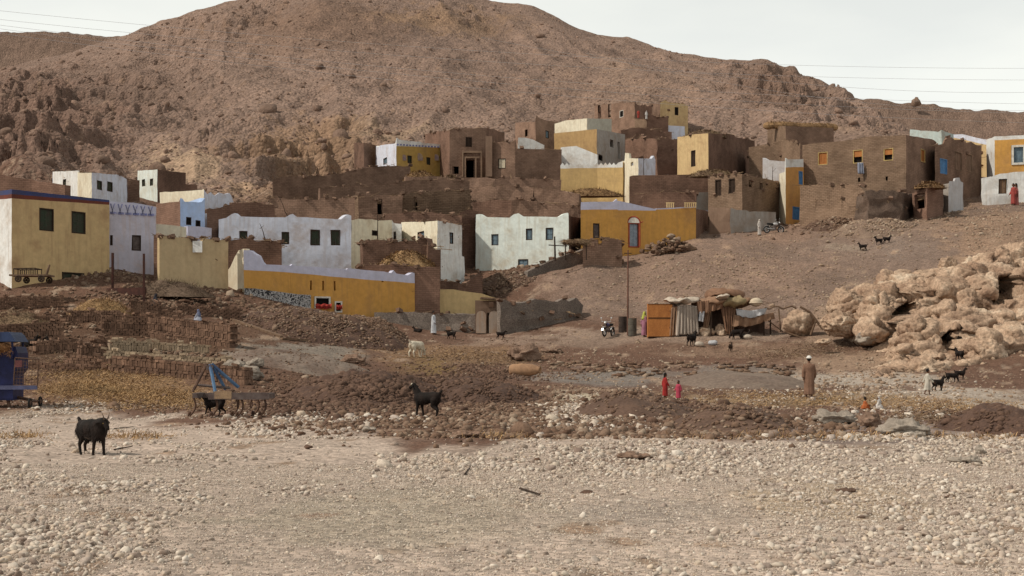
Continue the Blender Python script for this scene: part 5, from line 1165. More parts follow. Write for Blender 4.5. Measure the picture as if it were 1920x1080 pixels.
# straw blades lying about
def straw_scatter(specs, m, ln=.16):
    Vs = []; 
    for s in specs:
        x, y = blobpts(*s); n = len(x); z = height(x, y)+.015+np.abs(RNG.normal(0, .03, n)); a = RNG.uniform(0, 6.283, n); L = ln*RNG.uniform(.4, 1.2, n); w = .003+.003*RNG.random(n)+y*.00006
        dx, dy, dz = np.cos(a)*L, np.sin(a)*L, RNG.normal(.02, .05, n); c, s_ = -np.sin(a)*w, np.cos(a)*w
        Vs.append(np.stack([np.stack([x-c, y-s_, z], 1), np.stack([x+c, y+s_, z+.01], 1), np.stack([x+dx+c, y+dy+s_, z+dz+.01], 1), np.stack([x+dx-c, y+dy-s_, z+dz], 1)], 1).reshape(-1, 3))
    V = np.concatenate(Vs); T(link('loose_straw', np_mesh('loose_straw', V, np.arange(len(V)).reshape(-1, 4)), m), kind='stuff')
straw_scatter([(9000,190,722,130,34),(5000,310,750,110,16),(2600,1600,757,240,10),(1500,1800,765,130,12),(1500,850,665,150,12),(1500,1450,745,180,9)], STRAW)
straw_scatter([(4000,170,690,120,30),(2500,900,670,140,14),(2500,1500,660,120,14),(1200,1750,790,120,20)], STRAWD)
straw_scatter([(420,250,1010,70,30),(300,40,985,40,25),(700,1560,930,260,50),(220,940,1030,80,14),(250,1840,990,80,20)], STRAW, .08)
straw_heap('straw_heap', 'low golden straw pile on the ground beside the blue machine', 'straw heap', at(160, 735), 1.7, 1.7, .34, STRAW, 3500, 41, .25)
straw_heap('straw_heap', 'golden hay stack in front of the big yellow house', 'hay stack', P(190, 84)+Vector((0, 0, -.05)), 2.0, 1.4, 1.05, STRAW, 2500, 42, .4)
straw_heap('straw_heap', 'dull hay stack left of the golden one, partly behind the brick walls', 'hay stack', P(30, 80), 2.4, 1.4, 1.0, STRAWD, 1800, 43, .4)
straw_heap('brush_heap', 'brown heap of dry brushwood against the tan courtyard wall', 'brushwood', P(310, 94)+Vector((0, 0, -.05)), 3.4, 1.2, 1.0, mk('dry_brush', (.20,.14,.10), (.12,.08,.055), 2, .9, .5, island=.35), 2600, 44, .6)
# --- mud brick walls and stacks of the yard
BRM = mk('yard_brick', (.225,.135,.092), (.12,.07,.048), 1.3, .95, .6, bscale=12, bdist=.02, island=.28)
BRT = mk('pale_yard_brick', (.38,.29,.20), (.27,.195,.13), 1.3, .95, .6, bscale=12, bdist=.02, island=.2)
def stack(label, p0, p1, courses, on_end, thick=1, m=BRM, seed=0, top=True, lean=.03, ragged=.3, group='brick stacks and walls of the yard'):
    """bricks laid dry in courses from p0 to p1 (photo column, distance); on_end: which courses stand upright"""
    r = random.Random(seed); a = P(*p0); b = P(*p1); d = b-a; d.z = 0; L = d.length; e = d/L; nrm = Vector((-e.y, e.x, 0)); ang = math.atan2(e.y, e.x)
    mb = MB(); h = 0
    nb = int(L/.42)
    for c in range(courses):
        up = c in on_end; bw, bh = (.125, .27) if up else (.28, .115)
        n = int(L/(bw+.006))
        for k in range(n):
            s = (k+.5+(.5 if (not up and c % 2) else 0))*L/n
            if s > L-.1: continue
            if c >= courses-2 and mnoise.noise(Vector((s*.6, seed, 2))) < -ragged+.0 and c: 
                if r.random() < .8: continue
            z = a.z+(b.z-a.z)*0+0; gzz = a.z+(b.z-a.z)*s/L-.06
            for t in range(thick):
                p = a+e*s+nrm*(t*.2+r.uniform(-.02, .02)); 
                mb.box((p.x, p.y, gzz+h+bh/2), (bw*r.uniform(.88, 1.0), .18, bh*r.uniform(.9, 1.0)), rot=Euler((r.gauss(0, lean), r.gauss(0, lean*1.4), ang+r.gauss(0, lean))).to_matrix(), jit=.008)
        h += bh
    if top:
        for k in range(int(L/.8)):
            s = r.uniform(0, L); p = a+e*s; gzz = a.z+(b.z-a.z)*s/L; mb.box((p.x, p.y+r.uniform(-.1, .1), gzz+h+.02), (.3, .16, .11), rot=Euler((r.gauss(0, .2), r.gauss(0, .2), ang+r.gauss(0, .6))).to_matrix())
    o = mb.build('brick_stack', m); T(o, label, 'brick stack', group, 'thing'); return o
stack('nearest long brick stack with its bricks on end, behind the plough', (205,62.5), (466,60.5), 4, (0,2), 4, BRM, 1, ragged=.9)
stack('pale topped brick row just behind the nearest long brick stack', (195,67), (432,66), 4, (1,), 4, BRT, 2, ragged=.2)
stack('low brick footing running from the blue machine to the nearest long stack', (20,63), (215,62.8), 3, (), 3, BRM, 3, ragged=.3)
stack('neat two-tier brick stack beside the wooden beam on the ground', (250,79), (437,77.5), 7, (0,3,5), 5, BRM, 4, ragged=1)
stack('stepped brick wall left of the neat two-tier stack', (190,78), (300,79), 9, (4,), 3, BRM, 5, ragged=.1)
stack('slanting brick wall with pale capping in the middle of the yard', (66,70), (205,72.5), 5, (2,), 4, BRM, 6, ragged=.4)
stack('pale brick remains in front of the neat two-tier stack', (205,71), (285,72), 5, (2,), 2, BRT, 7, ragged=.3)
stack('long rough brick wall at the left edge of the yard', (-60,74), (120,76), 8, (3,), 4, BRM, 8, ragged=.2)
stack('farther rough brick wall below the dull hay stack', (-50,79), (112,80), 8, (), 3, BRM, 9, ragged=.15)
stack('brick wall stub under the golden hay stack', (112,82), (250,82.5), 6, (2,), 2, BRM, 10, ragged=.1)
stack('brick wall running behind the seated dark figure', (240,86), (330,87), 7, (), 2, BRM, 11, ragged=.2)
stack('crumbled brick wall in front of the black and white mural', (330,88), (455,90), 7, (), 2, BRM, 12, ragged=.05)
stack('tilted brick row beside the slanting wall with pale capping', (150,68.5), (198,69.5), 3, (0,1), 2, BRM, 13, ragged=.5, lean=.1)
stack('thick brick block behind the seated dark figure, topped with loose bricks', (262,83), (345,83.5), 6, (1,), 4, BRM, 21, ragged=.2)
stack('low double brick row below the neat two-tier stack', (215,73.5), (395,74), 3, (1,), 3, BRT, 22, ragged=.25)
stack('short brick pile left of the blue ploughing frame and behind the straw', (120,65), (200,64.5), 3, (0,), 3, BRM, 23, ragged=.2)
stack('brick pile at the left edge just above the blue machine', (-30,67), (60,68), 5, (1,), 3, BRM, 24, ragged=.2)
stack('broken brick row between the golden hay stack and the neat two-tier stack', (170,84), (262,84.5), 5, (), 2, BRM, 25, ragged=.1)
stack('low brick wall in front of the old grey cart', (-20,85), (120,86.5), 7, (), 2, BRM, 26, ragged=.15)
def brickspill(specs, m):
    xs, ys = [], []
    for q_ in specs: a, b = blobpts(*q_); xs.append(a); ys.append(b)
    x = np.concatenate(xs); y = np.concatenate(ys); scatter('spilled_bricks', x, y, RNG.uniform(.09, .15, len(x)), [BRICKP], m, tilt=.4, smooth=False, sink=.1)
brickspill([(260,200,650,160,14,50),(200,330,665,120,10,50),(260,120,600,150,24,60),(200,350,575,110,20,60),(120,300,690,150,8,50),(160,230,560,120,16,60)], BROWNS)
# rows of bricks drying flat
xs, ys = [], []
for px in range(1035, 1490, 6):
    for pr in (684, 690, 697, 704):
        if mnoise.noise(Vector((px*.02, pr*.3, 0))) > -.05: p = at(px+random.uniform(-3, 3), pr+random.uniform(-2.5, 2.5)); xs.append(p.x); ys.append(p.y)
xs, ys = np.array(xs), np.array(ys); scatter('drying_bricks', xs, ys, RNG.uniform(.13, .22, len(xs)), [BRICKP], BROWNS, tilt=.12, smooth=False, sink=.2)

# ------------------------------------------------------------------ goats
def goat_meshes(pose):
    mb = MB()
    if pose != 'lie':
        mb.cap((-.28,0,.54), .135, (-.10,0,.52), .145, 14).cap((-.10,0,.52), .145, (.10,0,.49), .175, 14).cap((.10,0,.49), .175, (.25,0,.51), .150, 14); mb.ell((.24,0,.44), (.12,.10,.13), 12)
        if pose == 'shaggy': mb.ell((.0,0,.50), (.36,.2,.19), 16); mb.ell((.28,0,.50), (.15,.14,.22), 14)
        st = (.10, -.09, .10, -.08) if pose == 'walk' else (.05, -.05, -.05, .06)
        for i, sy in enumerate((.085, -.085)):
            f = st[i]; mb.cap((.22,sy*.9,.46), .075, (.235+f*.4,sy,.25), .036); mb.cap((.235+f*.4,sy,.25), .036, (.225+f,sy,.05), .026); mb.cap((.225+f,sy,.05), .029, (.24+f,sy,.02), .03)
            h = st[2+i]; mb.cap((-.27,sy*.9,.46), .10, (-.21+h*.3,sy,.31), .06); mb.cap((-.21+h*.3,sy,.31), .055, (-.33+h*.8,sy,.20), .033); mb.cap((-.33+h*.8,sy,.20), .032, (-.30+h,sy,.05), .026); mb.cap((-.30+h,sy,.05), .028, (-.285+h,sy,.02), .03)
        mb.cap((-.38,0,.62), .045, (-.45,0,.70), .028)
        head = {'stand': ((.27,0,.58),(.40,0,.80),(.42,0,.84),(.55,0,.78)), 'walk': ((.27,0,.58),(.42,0,.74),(.46,0,.77),(.58,0,.70)), 'shaggy': ((.24,0,.56),(.38,0,.62),(.42,0,.64),(.53,0,.52)), 'graze': ((.26,0,.54),(.42,0,.34),(.45,0,.27),(.50,0,.13))}[pose]
    else:
        mb.cap((-.25,0,.17), .17, (.20,0,.18), .165, 14)
        for sy in (.12, -.12): mb.cap((.22,sy,.10), .06, (.38,sy*1.1,.05), .035); mb.cap((-.22,sy,.12), .10, (-.02,sy*1.4,.06), .05); mb.cap((-.02,sy*1.4,.06), .045, (-.16,sy*1.6,.035), .03)
        mb.cap((-.38,0,.24), .045, (-.46,0,.28), .028)
        head = ((.24,0,.24),(.36,0,.46),(.38,0,.50),(.50,0,.44))
    a, b, c, d = [Vector(v) for v in head]
    mb.cap(a, .115 if pose != 'shaggy' else .15, b, .07 if pose != 'shaggy' else .11); mb.cap(b, .065, c, .068); mb.cap(c, .070, d, .040)
    fw = (d-c).normalized(); up = Vector((-fw.z, 0, fw.x))
    for s in (1, -1): mb.cap(c+Vector((0, s*.055, 0))+up*.02, .018, c+Vector((0, s*.14, 0))-up*.05-fw*.02, .020)
    mb.cap(d-up*.03, .022, d-up*.12-fw*.02, .010)
    body = bake(mb, .015, 5, 'goat')
    hm = MB()
    for s in (1, -1):
        p = c+up*.055+Vector((0, s*.03, 0))-fw*.01
        for k in range(4): q_ = p+(-fw*(.012+.012*k)+up*(.034-.006*k))+Vector((0, s*.014, 0)); hm.tube(p, q_, .016-.0035*k, .0125-.0035*k, 7); p = q_
    horns = hm.mesh('horns', True)
    cm = MB(); r = random.Random(len(pose)); lim = .26 if pose != 'lie' else .06
    fcs = [f for f in body.polygons if f.center.z > lim and f.center.x < a.x+.12 and (abs(f.center.y) > .04 or f.center.z > .5 or pose == 'shaggy')]
    for k in range(2600 if pose == 'shaggy' else 1300):
        f = r.choice(fcs); p = f.center-f.normal*.01; nn = Vector(f.normal); L = r.uniform(.03, .065)*(1.45 if pose == 'shaggy' and p.z < .62 else .8)
        dd = (nn*.42+Vector((-.35, 0, -.75))+Vector((r.gauss(0, .15), r.gauss(0, .15), r.gauss(0, .15)))).normalized()*L; w = nn.cross(Vector((0, 0, 1))); w = (w.normalized() if w.length > .1 else Vector((1, 0, 0)))*.0055; cm.add([p-w, p+w, p+dd], [(0, 1, 2)])
    coat = cm.mesh('coat')
    em = MB()
    for s in (1, -1): em.ell(c+fw*.05+Vector((0, s*.055, 0))+up*.02, .011, 8)
    eyes = em.mesh('eyes', True)
    hf = MB()
    return dict(body=body, horns=horns, coat=coat, eyes=eyes, head=(a, b, c, d, fw, up))
GOATS = {}
EYEM = mk('amber_eye', (.25,.15,.03), None, 5, .3, 0)
for p_ in ('stand', 'walk', 'shaggy', 'graze', 'lie'):
    GOATS[p_] = goat_meshes(p_)
    GOATS[p_]['coat'].materials.append(None); GOATS[p_]['body'].materials.append(None)
def goat(label, pose, loc, rz, scale=1.0, mat=BLACK, group='goats of the village', face=None, belly=None, horns=True, settle=True):
    g = GOATS[pose]; o = bpy.data.objects.new('goat', g['body']); COL.objects.link(o); T(o, label, 'goat', group, 'thing')
    o.location = loc; o.rotation_euler.z = rz; o.scale = (scale,)*3; o.material_slots[0].link = 'OBJECT'; o.material_slots[0].material = mat
    def ch(name, me, m):
        c = bpy.data.objects.new(name, me); COL.objects.link(c); c.parent = o
        if len(me.materials) == 0: me.materials.append(m)
        c.material_slots[0].link = 'OBJECT'; c.material_slots[0].material = m; return c
    if horns: ch('horns', g['horns'], HORN)
    ch('coat', g['coat'], mat); 
    a, b, c, d, fw, up = g['head']
    for s in (1, -1):
        ch('eye', MB().ell(c+fw*.05+Vector((0, s*.055, 0))+up*.02, .011, 8).mesh('eye', True), EYEM)
    if face:
        q = MB().ell(c+fw*.03+up*.045, (.06, .045, .03), 10, rot=fw.to_track_quat('X', 'Z').to_matrix()); ch('face_patch', q.mesh('face_patch', True), face)
    if belly:
        q = MB().ell((0, 0, .385), (.24, .13, .09), 14); ch('belly_patch', q.mesh('belly_patch', True), belly)
    return o
GB = 'black goats around the village'
def gat(px, py): p = at(px, py); return p-Vector((0, 0, .015))
def gsc(h_px, p, pose): return h_px*p.y/F/({'stand': .92, 'walk': .84, 'shaggy': .80, 'graze': .70, 'lie': .56}[pose])
for lb, pose, px, py, hp, rz, kw in (
 ('shaggy black goat with a grey belly standing alone on the pale gravel', 'shaggy', 172, 853, 80, -.72, dict(belly=PATCH)),
 ('black goat with a white forehead standing before the brown clods', 'stand', 801, 782, 66, 2.6, dict(face=WHITEH)),
 ('black goat standing in the shade under the blue plough', 'walk', 402, 781, 42, 3.05, {}),
 ('white goat grazing with its rump toward us on the tan ground', 'graze', 781, 670, 32, .9, dict(mat=WHITEH)),
 ('small black goat walking left just right of the person in the white robe', 'walk', 846, 637, 18, 3.1, {}),
 ('black goat lying by the stone wall left of the person in the white robe', 'lie', 783, 624, 12, 2.9, {}),
 ('small dark goat beside the gate pillars', 'walk', 939, 636, 17, .2, {}),
 ('black goat at the foot of the striped curtain of the rag shack', 'stand', 1297, 651, 30, .9, {}),
 ('black goat half inside the shade of the rag shack canopy', 'graze', 1382, 637, 20, 3.0, {}),
 ('black goat lying behind the grazing one under the canopy', 'lie', 1396, 634, 14, .2, {}),
 ('small dark brown kid goat sitting in front of the rag shack', 'stand', 1370, 660, 19, 1.2, dict(mat=mk('dark_brown_hair', (.05,.03,.02), None, 6, .85, .5, bscale=40))),
 ('lone black goat leftmost of the three on the bare slope', 'stand', 1618, 472, 17, 2.8, {}),
 ('black goat in the middle of the three on the bare slope', 'stand', 1648, 461, 17, 3.3, {}),
 ('black goat rightmost of the three on the bare slope', 'stand', 1663, 459, 17, .2, {}),
 ('small black goat on the crest above the pointed slab', 'walk', 1828, 494, 13, 3.1, {}),
 ('black goat at the dark hollow under the overhanging boulder', 'stand', 1779, 646, 24, 1.3, {}),
 ('black goat in the dark hollow just right of the first', 'graze', 1800, 648, 18, 1.0, {}),
 ('black goat standing on the ledge below the hollow', 'stand', 1799, 676, 26, 1.9, {}),
 ('black goat nearest the walking child in pale clothes', 'stand', 1759, 733, 30, .4, {}),
 ('black goat with lowered head in the middle of the file on the path', 'graze', 1784, 717, 19, .1, {}),
 ('black goat with raised head leading the file up the rocks', 'stand', 1800, 712, 24, .15, {}),
 ('black goat lying on the brick footing beside the blue machine', 'lie', 55, 650, 22, .1, {}),
 ('black goat lying at the foot of the slanting brick wall', 'lie', 101, 650, 20, 3.1, {}),
 ('black and white goat by the low whitewashed wall at the right edge', 'walk', 1858, 376, 13, .1, {})):
    p = gat(px, py); goat(lb, pose, p, rz, gsc(hp, p, pose), **{**dict(group=GB if 'white goat' not in lb else None, horns='kid' not in lb), **kw})

# ------------------------------------------------------------------ people
def person(label, loc, face_dir, H=1.7, pose='stand', robe=(.6,.6,.6), head='hair', headc=None, group=None, robe_len=.10, width=1.0, trousers=None, stride=.0, armsw=.1, child=False):
    """built facing +X; face_dir turns it (0 = to the right of the photo, 90 = away)"""
    k = H/1.7; mb = MB(); sit = pose == 'sit'; hs = 1.18 if child else 1.0
    dz = -.70 if sit else 0
    hip = .88+dz; sh = 1.38+dz
    def leg(s, st):
        if sit: return [Vector((0, s*.09, hip)), Vector((.34, s*.16, hip+.22)), Vector((.30, s*.13, .06)), Vector((.44, s*.14, .045))]
        return [Vector((0, s*.09, hip)), Vector((.03+st*.5, s*.09, .48)), Vector((st-.02 if st > 0 else st*1.2, s*.09, .09+(0.05 if st < 0 else 0))), Vector((st+.12 if st > 0 else st*1.2+.12, s*.09, .045))]
    for s in (1, -1):
        a, b, c, d = leg(s, stride*s)
        mb.cap(a, .085, b, .058); mb.cap(b, .056, c, .038); mb.cap(c-Vector((.03, 0, .02)), .035, d, .032)
    mb.cap((0, -.06, hip+.03), .115, (0, .06, hip+.03), .115, 14)
    mb.cap((0, -.05, hip+.06), .11, (0, -.07, sh-.14), .11, 14); mb.cap((0, .05, hip+.06), .11, (0, .07, sh-.14), .11, 14)
    mb.cap((0, -.13, sh-.03), .065, (0, .13, sh-.03), .065)
    mb.cap((0, 0, sh), .055, (.02, 0, sh+.12), .05)
    hc = Vector((.03, 0, sh+.235)); mb.ell(hc, Vector((.095, .078, .118))*hs, 16); mb.cap(hc+Vector((.06, 0, -.06))*hs, .035, hc+Vector((.075, 0, -.085))*hs, .028)
    mb.cap(hc+Vector((.09, 0, .01))*hs, .012, hc+Vector((.112, 0, -.022))*hs, .016)
    for s in (1, -1): mb.ell(hc+Vector((-.005, s*.08, -.005))*hs, (.022, .012, .032), 8)
    hands = []
    for s in (1, -1):
        f = armsw*-s; S_ = Vector((0, s*.185, sh-.02))
        if sit: El = Vector((.10, s*.24, sh-.27)); Wr = Vector((.28, s*.12, hip+.16))
        else: El = Vector((-.02+f*.5, s*.225, sh-.30)); Wr = Vector((.06+f*1.4, s*.23, sh-.54))
        mb.cap(S_, .05, El, .04); mb.cap(El, .04, Wr, .027)
        hd = (Wr-El).normalized(); pc = Wr+hd*.05; mb.ell(pc, (.032, .018, .048), 10, rot=hd.to_track_quat('Z', 'Y').to_matrix()); ax = Vector((1, 0, 0)) if not sit else Vector((0, 1, 0))
        for j, (o_, L) in enumerate(((-.024, .062), (-.008, .074), (.008, .070), (.022, .055))):
            b0 = pc+hd*.038+ax*o_; b1 = b0+hd*L*.55-Vector((0, s*.006, 0)); mb.cap(b0, .009, b1, .0085, 6); mb.cap(b1, .0085, b1+hd*L*.45-Vector((0, s*.02, 0)), .0075, 6)
        mb.cap(pc+ax*.028, .010, pc+ax*.055+hd*.045, .009, 6)
    body = bake(mb, .016, 1, 'person'); body.materials.append(SKIN)
    o = bpy.data.objects.new('person', body); COL.objects.link(o); o.location = loc; o.rotation_euler.z = R(face_dir); o.scale = (k*width, k*width, k); T(o, label, 'person', group, 'thing')
    for s in (1, -1): MB().ell(hc+Vector((.083, s*.032, .012))*hs, .011, 8).build('eye', mk('dark_eye', (.02,.015,.012), None, 5, .3, 0), o, False, True)
    MB().ell(hc+Vector((.092, 0, -.052))*hs, (.01, .024, .007), 8).build('mouth', mk('lips', (.13,.05,.04), None, 5, .6, 0), o, False, True)
    # robe: folds hanging from the shoulders
    rb = MB(); n = 40
    if sit: rings = [(.05, .02, .40, .30), (.16, .02, .38, .31), (.34, .06, .32, .28), (.42, .0, .18, .22), (.66-.15, 0, .155, .20), (sh-.05, 0, .13, .215), (sh+.035, .005, .075, .10), (sh+.06, .01, .05, .06)]
    else: rings = [(robe_len, stride*0, .18+abs(stride)*.7, .205), (.45, 0, .17+abs(stride)*.3, .205), (.86, 0, .165, .20), (1.05, 0, .15, .19), (1.25, 0, .15, .205), (1.36, 0, .115, .20), (1.42, .005, .075, .10), (1.45, .01, .055, .06)]
    vs = []
    for z, cx, rx, ry in rings:
        for i in range(n):
            a = 2*math.pi*i/n; fold = 1+(.07*math.sin(a*7+z*1.5)+.04*math.sin(a*11+2))*max(0, (1.1-z)/1.1 if not sit else .5)
            vs.append((cx+rx*fold*math.cos(a), ry*fold*math.sin(a), z))
    fs = [(j*n+i, j*n+(i+1) % n, (j+1)*n+(i+1) % n, (j+1)*n+i) for j in range(len(rings)-1) for i in range(n)]+[tuple(range(n))[::-1], tuple(range((len(rings)-1)*n, len(rings)*n))]
    rb.add(vs, fs)
    for s in (1, -1):
        f = armsw*-s; S_ = Vector((0, s*.16, sh-.03))
        if sit: El = Vector((.10, s*.24, sh-.27)); Wr = Vector((.24, s*.145, hip+.19))
        else: El = Vector((-.02+f*.5, s*.23, sh-.30)); Wr = Vector((.045+f*1.2, s*.235, sh-.49))
        rb.cap(S_, .075, El, .068); rb.cap(El, .066, Wr, .062)
    me = bake(rb, .02, 2, 'robe'); rm = cloth('%.2f_%.2f_%.2f' % robe, robe); me.materials.append(rm); r_ = bpy.data.objects.new('robe', me); COL.objects.link(r_); r_.parent = o
    if head == 'hair':
        q = MB().ell(hc+Vector((-.022, 0, .028))*hs, Vector((.098, .089, .112))*hs, 16)
        if headc: q.cap(hc+Vector((-.07, 0, -.02)), .06, hc+Vector((-.10, 0, -.25)), .035)
        q.build('hair', HAIRM, o, False, True)
    elif head == 'cap':
        q = MB().ell(hc+Vector((-.01, 0, .055)), (.108, .096, .085), 16).torus(hc+Vector((-.01, 0, .04)), .092, .026, 'Z', 20, 8); q.build('cap', cloth('white', (.72,.70,.66)), o, False, True)
        MB().ell(hc+Vector((-.03, 0, -.02)), (.075, .082, .07), 12).build('hair', HAIRM, o, False, True)
    elif head == 'scarf':
        q = MB(); q.ell(hc+Vector((-.02, 0, .02)), (.112, .105, .13), 16); q.cap(hc+Vector((-.06, 0, -.08)), .10, hc+Vector((-.09, 0, -.34)), .16); q.ell(hc+Vector((-.01, 0, -.20)), (.13, .17, .09), 14)
        me = bake(q, .02, 2, 'headscarf'); me.materials.append(cloth('scarf%.2f%.2f' % headc[:2], headc)); c = bpy.data.objects.new('headscarf', me); COL.objects.link(c); c.parent = o
    return o
def pat(px, py): return at(px, py)
p = pat(1517, 748); person('man in a long brown robe and white cap walking away along the path', p, 84, 79*p.y/F, 'stand', (.22,.125,.085), 'cap', stride=.12, robe_len=.17, width=1.02)
p = pat(813, 628); person('person in a long white robe standing by the low stone wall', p, -20, 43*p.y/F, 'stand', (.60,.62,.66), 'hair', stride=.06)
p = pat(1208, 632); person('woman in a purple dress and yellow-green headscarf beside the orange cabinet', p, 30, 46*p.y/F, 'stand', (.33,.15,.21), 'scarf', (.42,.45,.10), stride=.05)
p = pat(1247, 747); person('taller child in a plain red dress', p, 20, 46*p.y/F, 'stand', (.33,.03,.028), 'hair', True, robe_len=.16, child=True, group='children in red')
p = pat(1272, 752); person('smaller child in a pink and red dress just right of the taller one', p, -140, 36*p.y/F, 'stand', (.42,.06,.10), 'hair', True, robe_len=.2, child=True, group='children in red', width=1.1)
p = pat(1622, 768); person('child in orange sitting on the yellow straw strewn ground', p, 10, 26*p.y/F*1.45, 'sit', (.42,.12,.04), 'hair', child=True)
p = pat(1648, 768); person('child in white sitting opposite the child in orange', p, 170, 27*p.y/F*1.45, 'sit', (.62,.57,.53), 'scarf', (.5,.47,.45), child=True)
p = pat(1739, 743); person('child in pale clothes striding toward the goats on the path', p, 8, 48*p.y/F, 'stand', (.52,.48,.41), 'hair', stride=.20, robe_len=.34, child=True, armsw=.2)
p = at(292, 578); person('dark clad person crouching behind the brick stacks', p, 20, 30*p.y/F*1.4, 'sit', (.035,.04,.05), 'scarf', (.03,.03,.04))
p = P(372, 86); person('person in bluish white bending low behind the neat two-tier brick stack', p, 150, 1.35, 'sit', (.38,.40,.48), 'scarf', (.16,.18,.28))
p = at(1900, 385); person('woman in red at the right edge before the white wall', p, 200, 40*p.y/F, 'stand', (.34,.07,.06), 'hair', True, group='two women in red at the right edge')
p = at(1908, 386)+Vector((.15, .8, 0)); person('taller woman in pinkish red right behind the woman in red at the edge', p, 170, 43*p.y/F, 'stand', (.40,.14,.12), 'hair', True, group='two women in red at the right edge')
p = P(1424, 137.0-4); person('person in white beside the parked motorcycle up the slope', p, -60, 1.5, 'stand', (.55,.50,.46), 'scarf', (.5,.46,.42))
p = Vector((X(1197, 209.5), 209.5, Z(222, 209.5))); person('person in bright red on the yard wall of the topmost houses', p, -90, 1.3, 'stand', (.36,.06,.045), 'hair')
p = Vector((X(1212, 209), 209, Z(224, 209))); person('person in white right of the one in bright red on the yard wall', p, -90, 1.25, 'stand', (.55,.52,.50), 'scarf', (.55,.52,.5))

# ------------------------------------------------------------------ the plough on its stand
p = at(432, 782); k = p.y/F; Yp = p.y
def pl(px, py, dy=0.0): return Vector((X(px, Yp), Yp+dy, Z(py, Yp)))
plo = E('plough', p, 'rusty tined plough with a faded blue towing frame standing on the gravel edge', 'plough')
for a, b, r_, nm in (((392,684,.15),(407,735,-.25),.055,'hitch_bar'),((386,682,.15),(361,735,.0),.05,'hitch_bar'),((394,683,.2),(442,727,.45),.06,'hitch_bar'),((398,690,.2),(418,731,.4),.05,'hitch_bar')):
    q = MB(); q.tube(pl(*a), pl(*b), r_, r_*.9, 6); q.build(nm, BLUEM if a[0] > 387 else RUST, plo, True)
q = MB()
q.box(pl(435, 742, .5), (2.35, .14, .14)); q.box(pl(452, 742, -.4), (1.75, .13, .20)); q.box(pl(372, 741, .05), (.14, 1.05, .14)); q.box(pl(437, 742, .05), (.12, 1.0, .12)); q.box(pl(505, 742, .05), (.14, 1.05, .16)); q.tube(pl(366,722,.3), pl(428,728,.3), .04); q.box(pl(392,689,.15), (.2,.14,.14))
q.build('frame', STEEL, plo, True)
q = MB(); q.box(pl(424, 740, -.42), (.50, .10, .22)).build('end_plate', mk('tan_plate', (.34,.23,.14), (.22,.15,.1), 3, .7, .2), plo, True)
for px, dy in ((363,-.1),(407,-.35),(437,.35),(455,-.35),(476,.4),(497,-.3)):
    q = MB(); pts = [pl(px, 746, dy)+Vector((0, 0, .05))]
    for t in (0, .2, .4, .6, .8, 1): pts.append(pl(px+2+5*math.sin(t*3.0)-9*t*t, 748+32*t, dy))
    for a, b in zip(pts[:-1], pts[1:]): q.tube(a, b, .035, .033, 6)
    q.cap(pts[-1]+Vector((0,0,.1)), .05, pts[-1]+Vector((-.04,0,-.0)), .02, 8); q.build('tine', RUST, plo, True)
for px in (445, 470): MB().torus(pl(px, 757, .1), .13, .02, 'X', 18, 6).build('coil_spring', RUST, plo, True)
# ------------------------------------------------------------------ blue farm machine at the left edge
p = at(20, 764); Yp = p.y
mac = E('threshing_machine', p, 'deep blue farm machine with a straw filled hood and wire mesh guard', 'farm machine')
q = MB(); prof_ = [(-75,750),(33,750),(34,702),(42,692),(42,662),(38,650),(-75,650)]
n_ = len(prof_); q.add([pl(a, b, dy) for dy in (-.45, .55) for a, b in prof_], [tuple(range(n_)), tuple(range(n_, 2*n_))[::-1]]+[(i, (i+1) % n_, n_+(i+1) % n_, n_+i) for i in range(n_)])
q.build('body', NAVYM, mac, True)
q = MB(); pr2 = [(-75,624),(28,623),(34,629),(41,641),(-75,641)]; n_ = 5
q.add([pl(a, b, dy) for dy in (-.6, .65) for a, b in pr2], [tuple(range(n_)), tuple(range(n_, 2*n_))[::-1]]+[(i, (i+1) % n_, n_+(i+1) % n_, n_+i) for i in range(n_)]); q.build('hood', mk('dusty_blue_metal', (.035,.055,.125), (.022,.033,.075), 3, .55, .2), mac, True)
for px in (-60, 33):
    q = MB()
    for dy in (-.5, .5): q.tube(pl(px, 640, dy), pl(px, 672, dy), .04)
    q.build('hood_post', NAVYM, mac, True)
q = MB(); q.ell(pl(0, 652, -.35), (.55, .3, .2), 16)
for i in range(500): 
    c = pl(random.uniform(-38, 33), random.uniform(643, 668), -.6+random.uniform(-.04, .1)); d = Vector((random.gauss(0, .1), random.gauss(-.05, .04), random.gauss(-.04, .05))); w = Vector((.008, 0, .004)); q.add([c-w, c+w, c+d], [(0, 1, 2)])
q.build('straw_bundle', mk('orange_straw', (.24,.12,.05), (.12,.06,.03), 2, .9, .6, bscale=25, bdist=.04), mac, True)
MB().box(pl(4, 726, -.62), (2.7, .09, .13)).build('draw_bar', mk('grey_blue_steel', (.10,.11,.20), (.06,.065,.12), 3, .55, .2), mac, True)
q = MB(); ga, gb, gc, gd = pl(41,671,-.62), pl(84,674,-.62), pl(82,723,-.62), pl(38,722,-.62)
for a, b in ((ga, gb), (gb, gc), (gc, gd), (gd, ga)): q.tube(a, b, .022)
q.build('guard_frame', RUST, mac, True)
q = MB()
for i in range(1, 8): t = i/8; q.tube(ga.lerp(gb, t), gd.lerp(gc, t), .007, None, 5)
for i in range(1, 8): t = i/8; q.tube(ga.lerp(gd, t), gb.lerp(gc, t), .007, None, 5)
q.build('wire_mesh', RUST, mac, True)
MB().box(pl(47, 682, -.6), (.22, .08, .22)).build('clasp_box', mk('dull_red_steel', (.16,.06,.06), (.1,.04,.04), 5, .7, .2), mac, True)
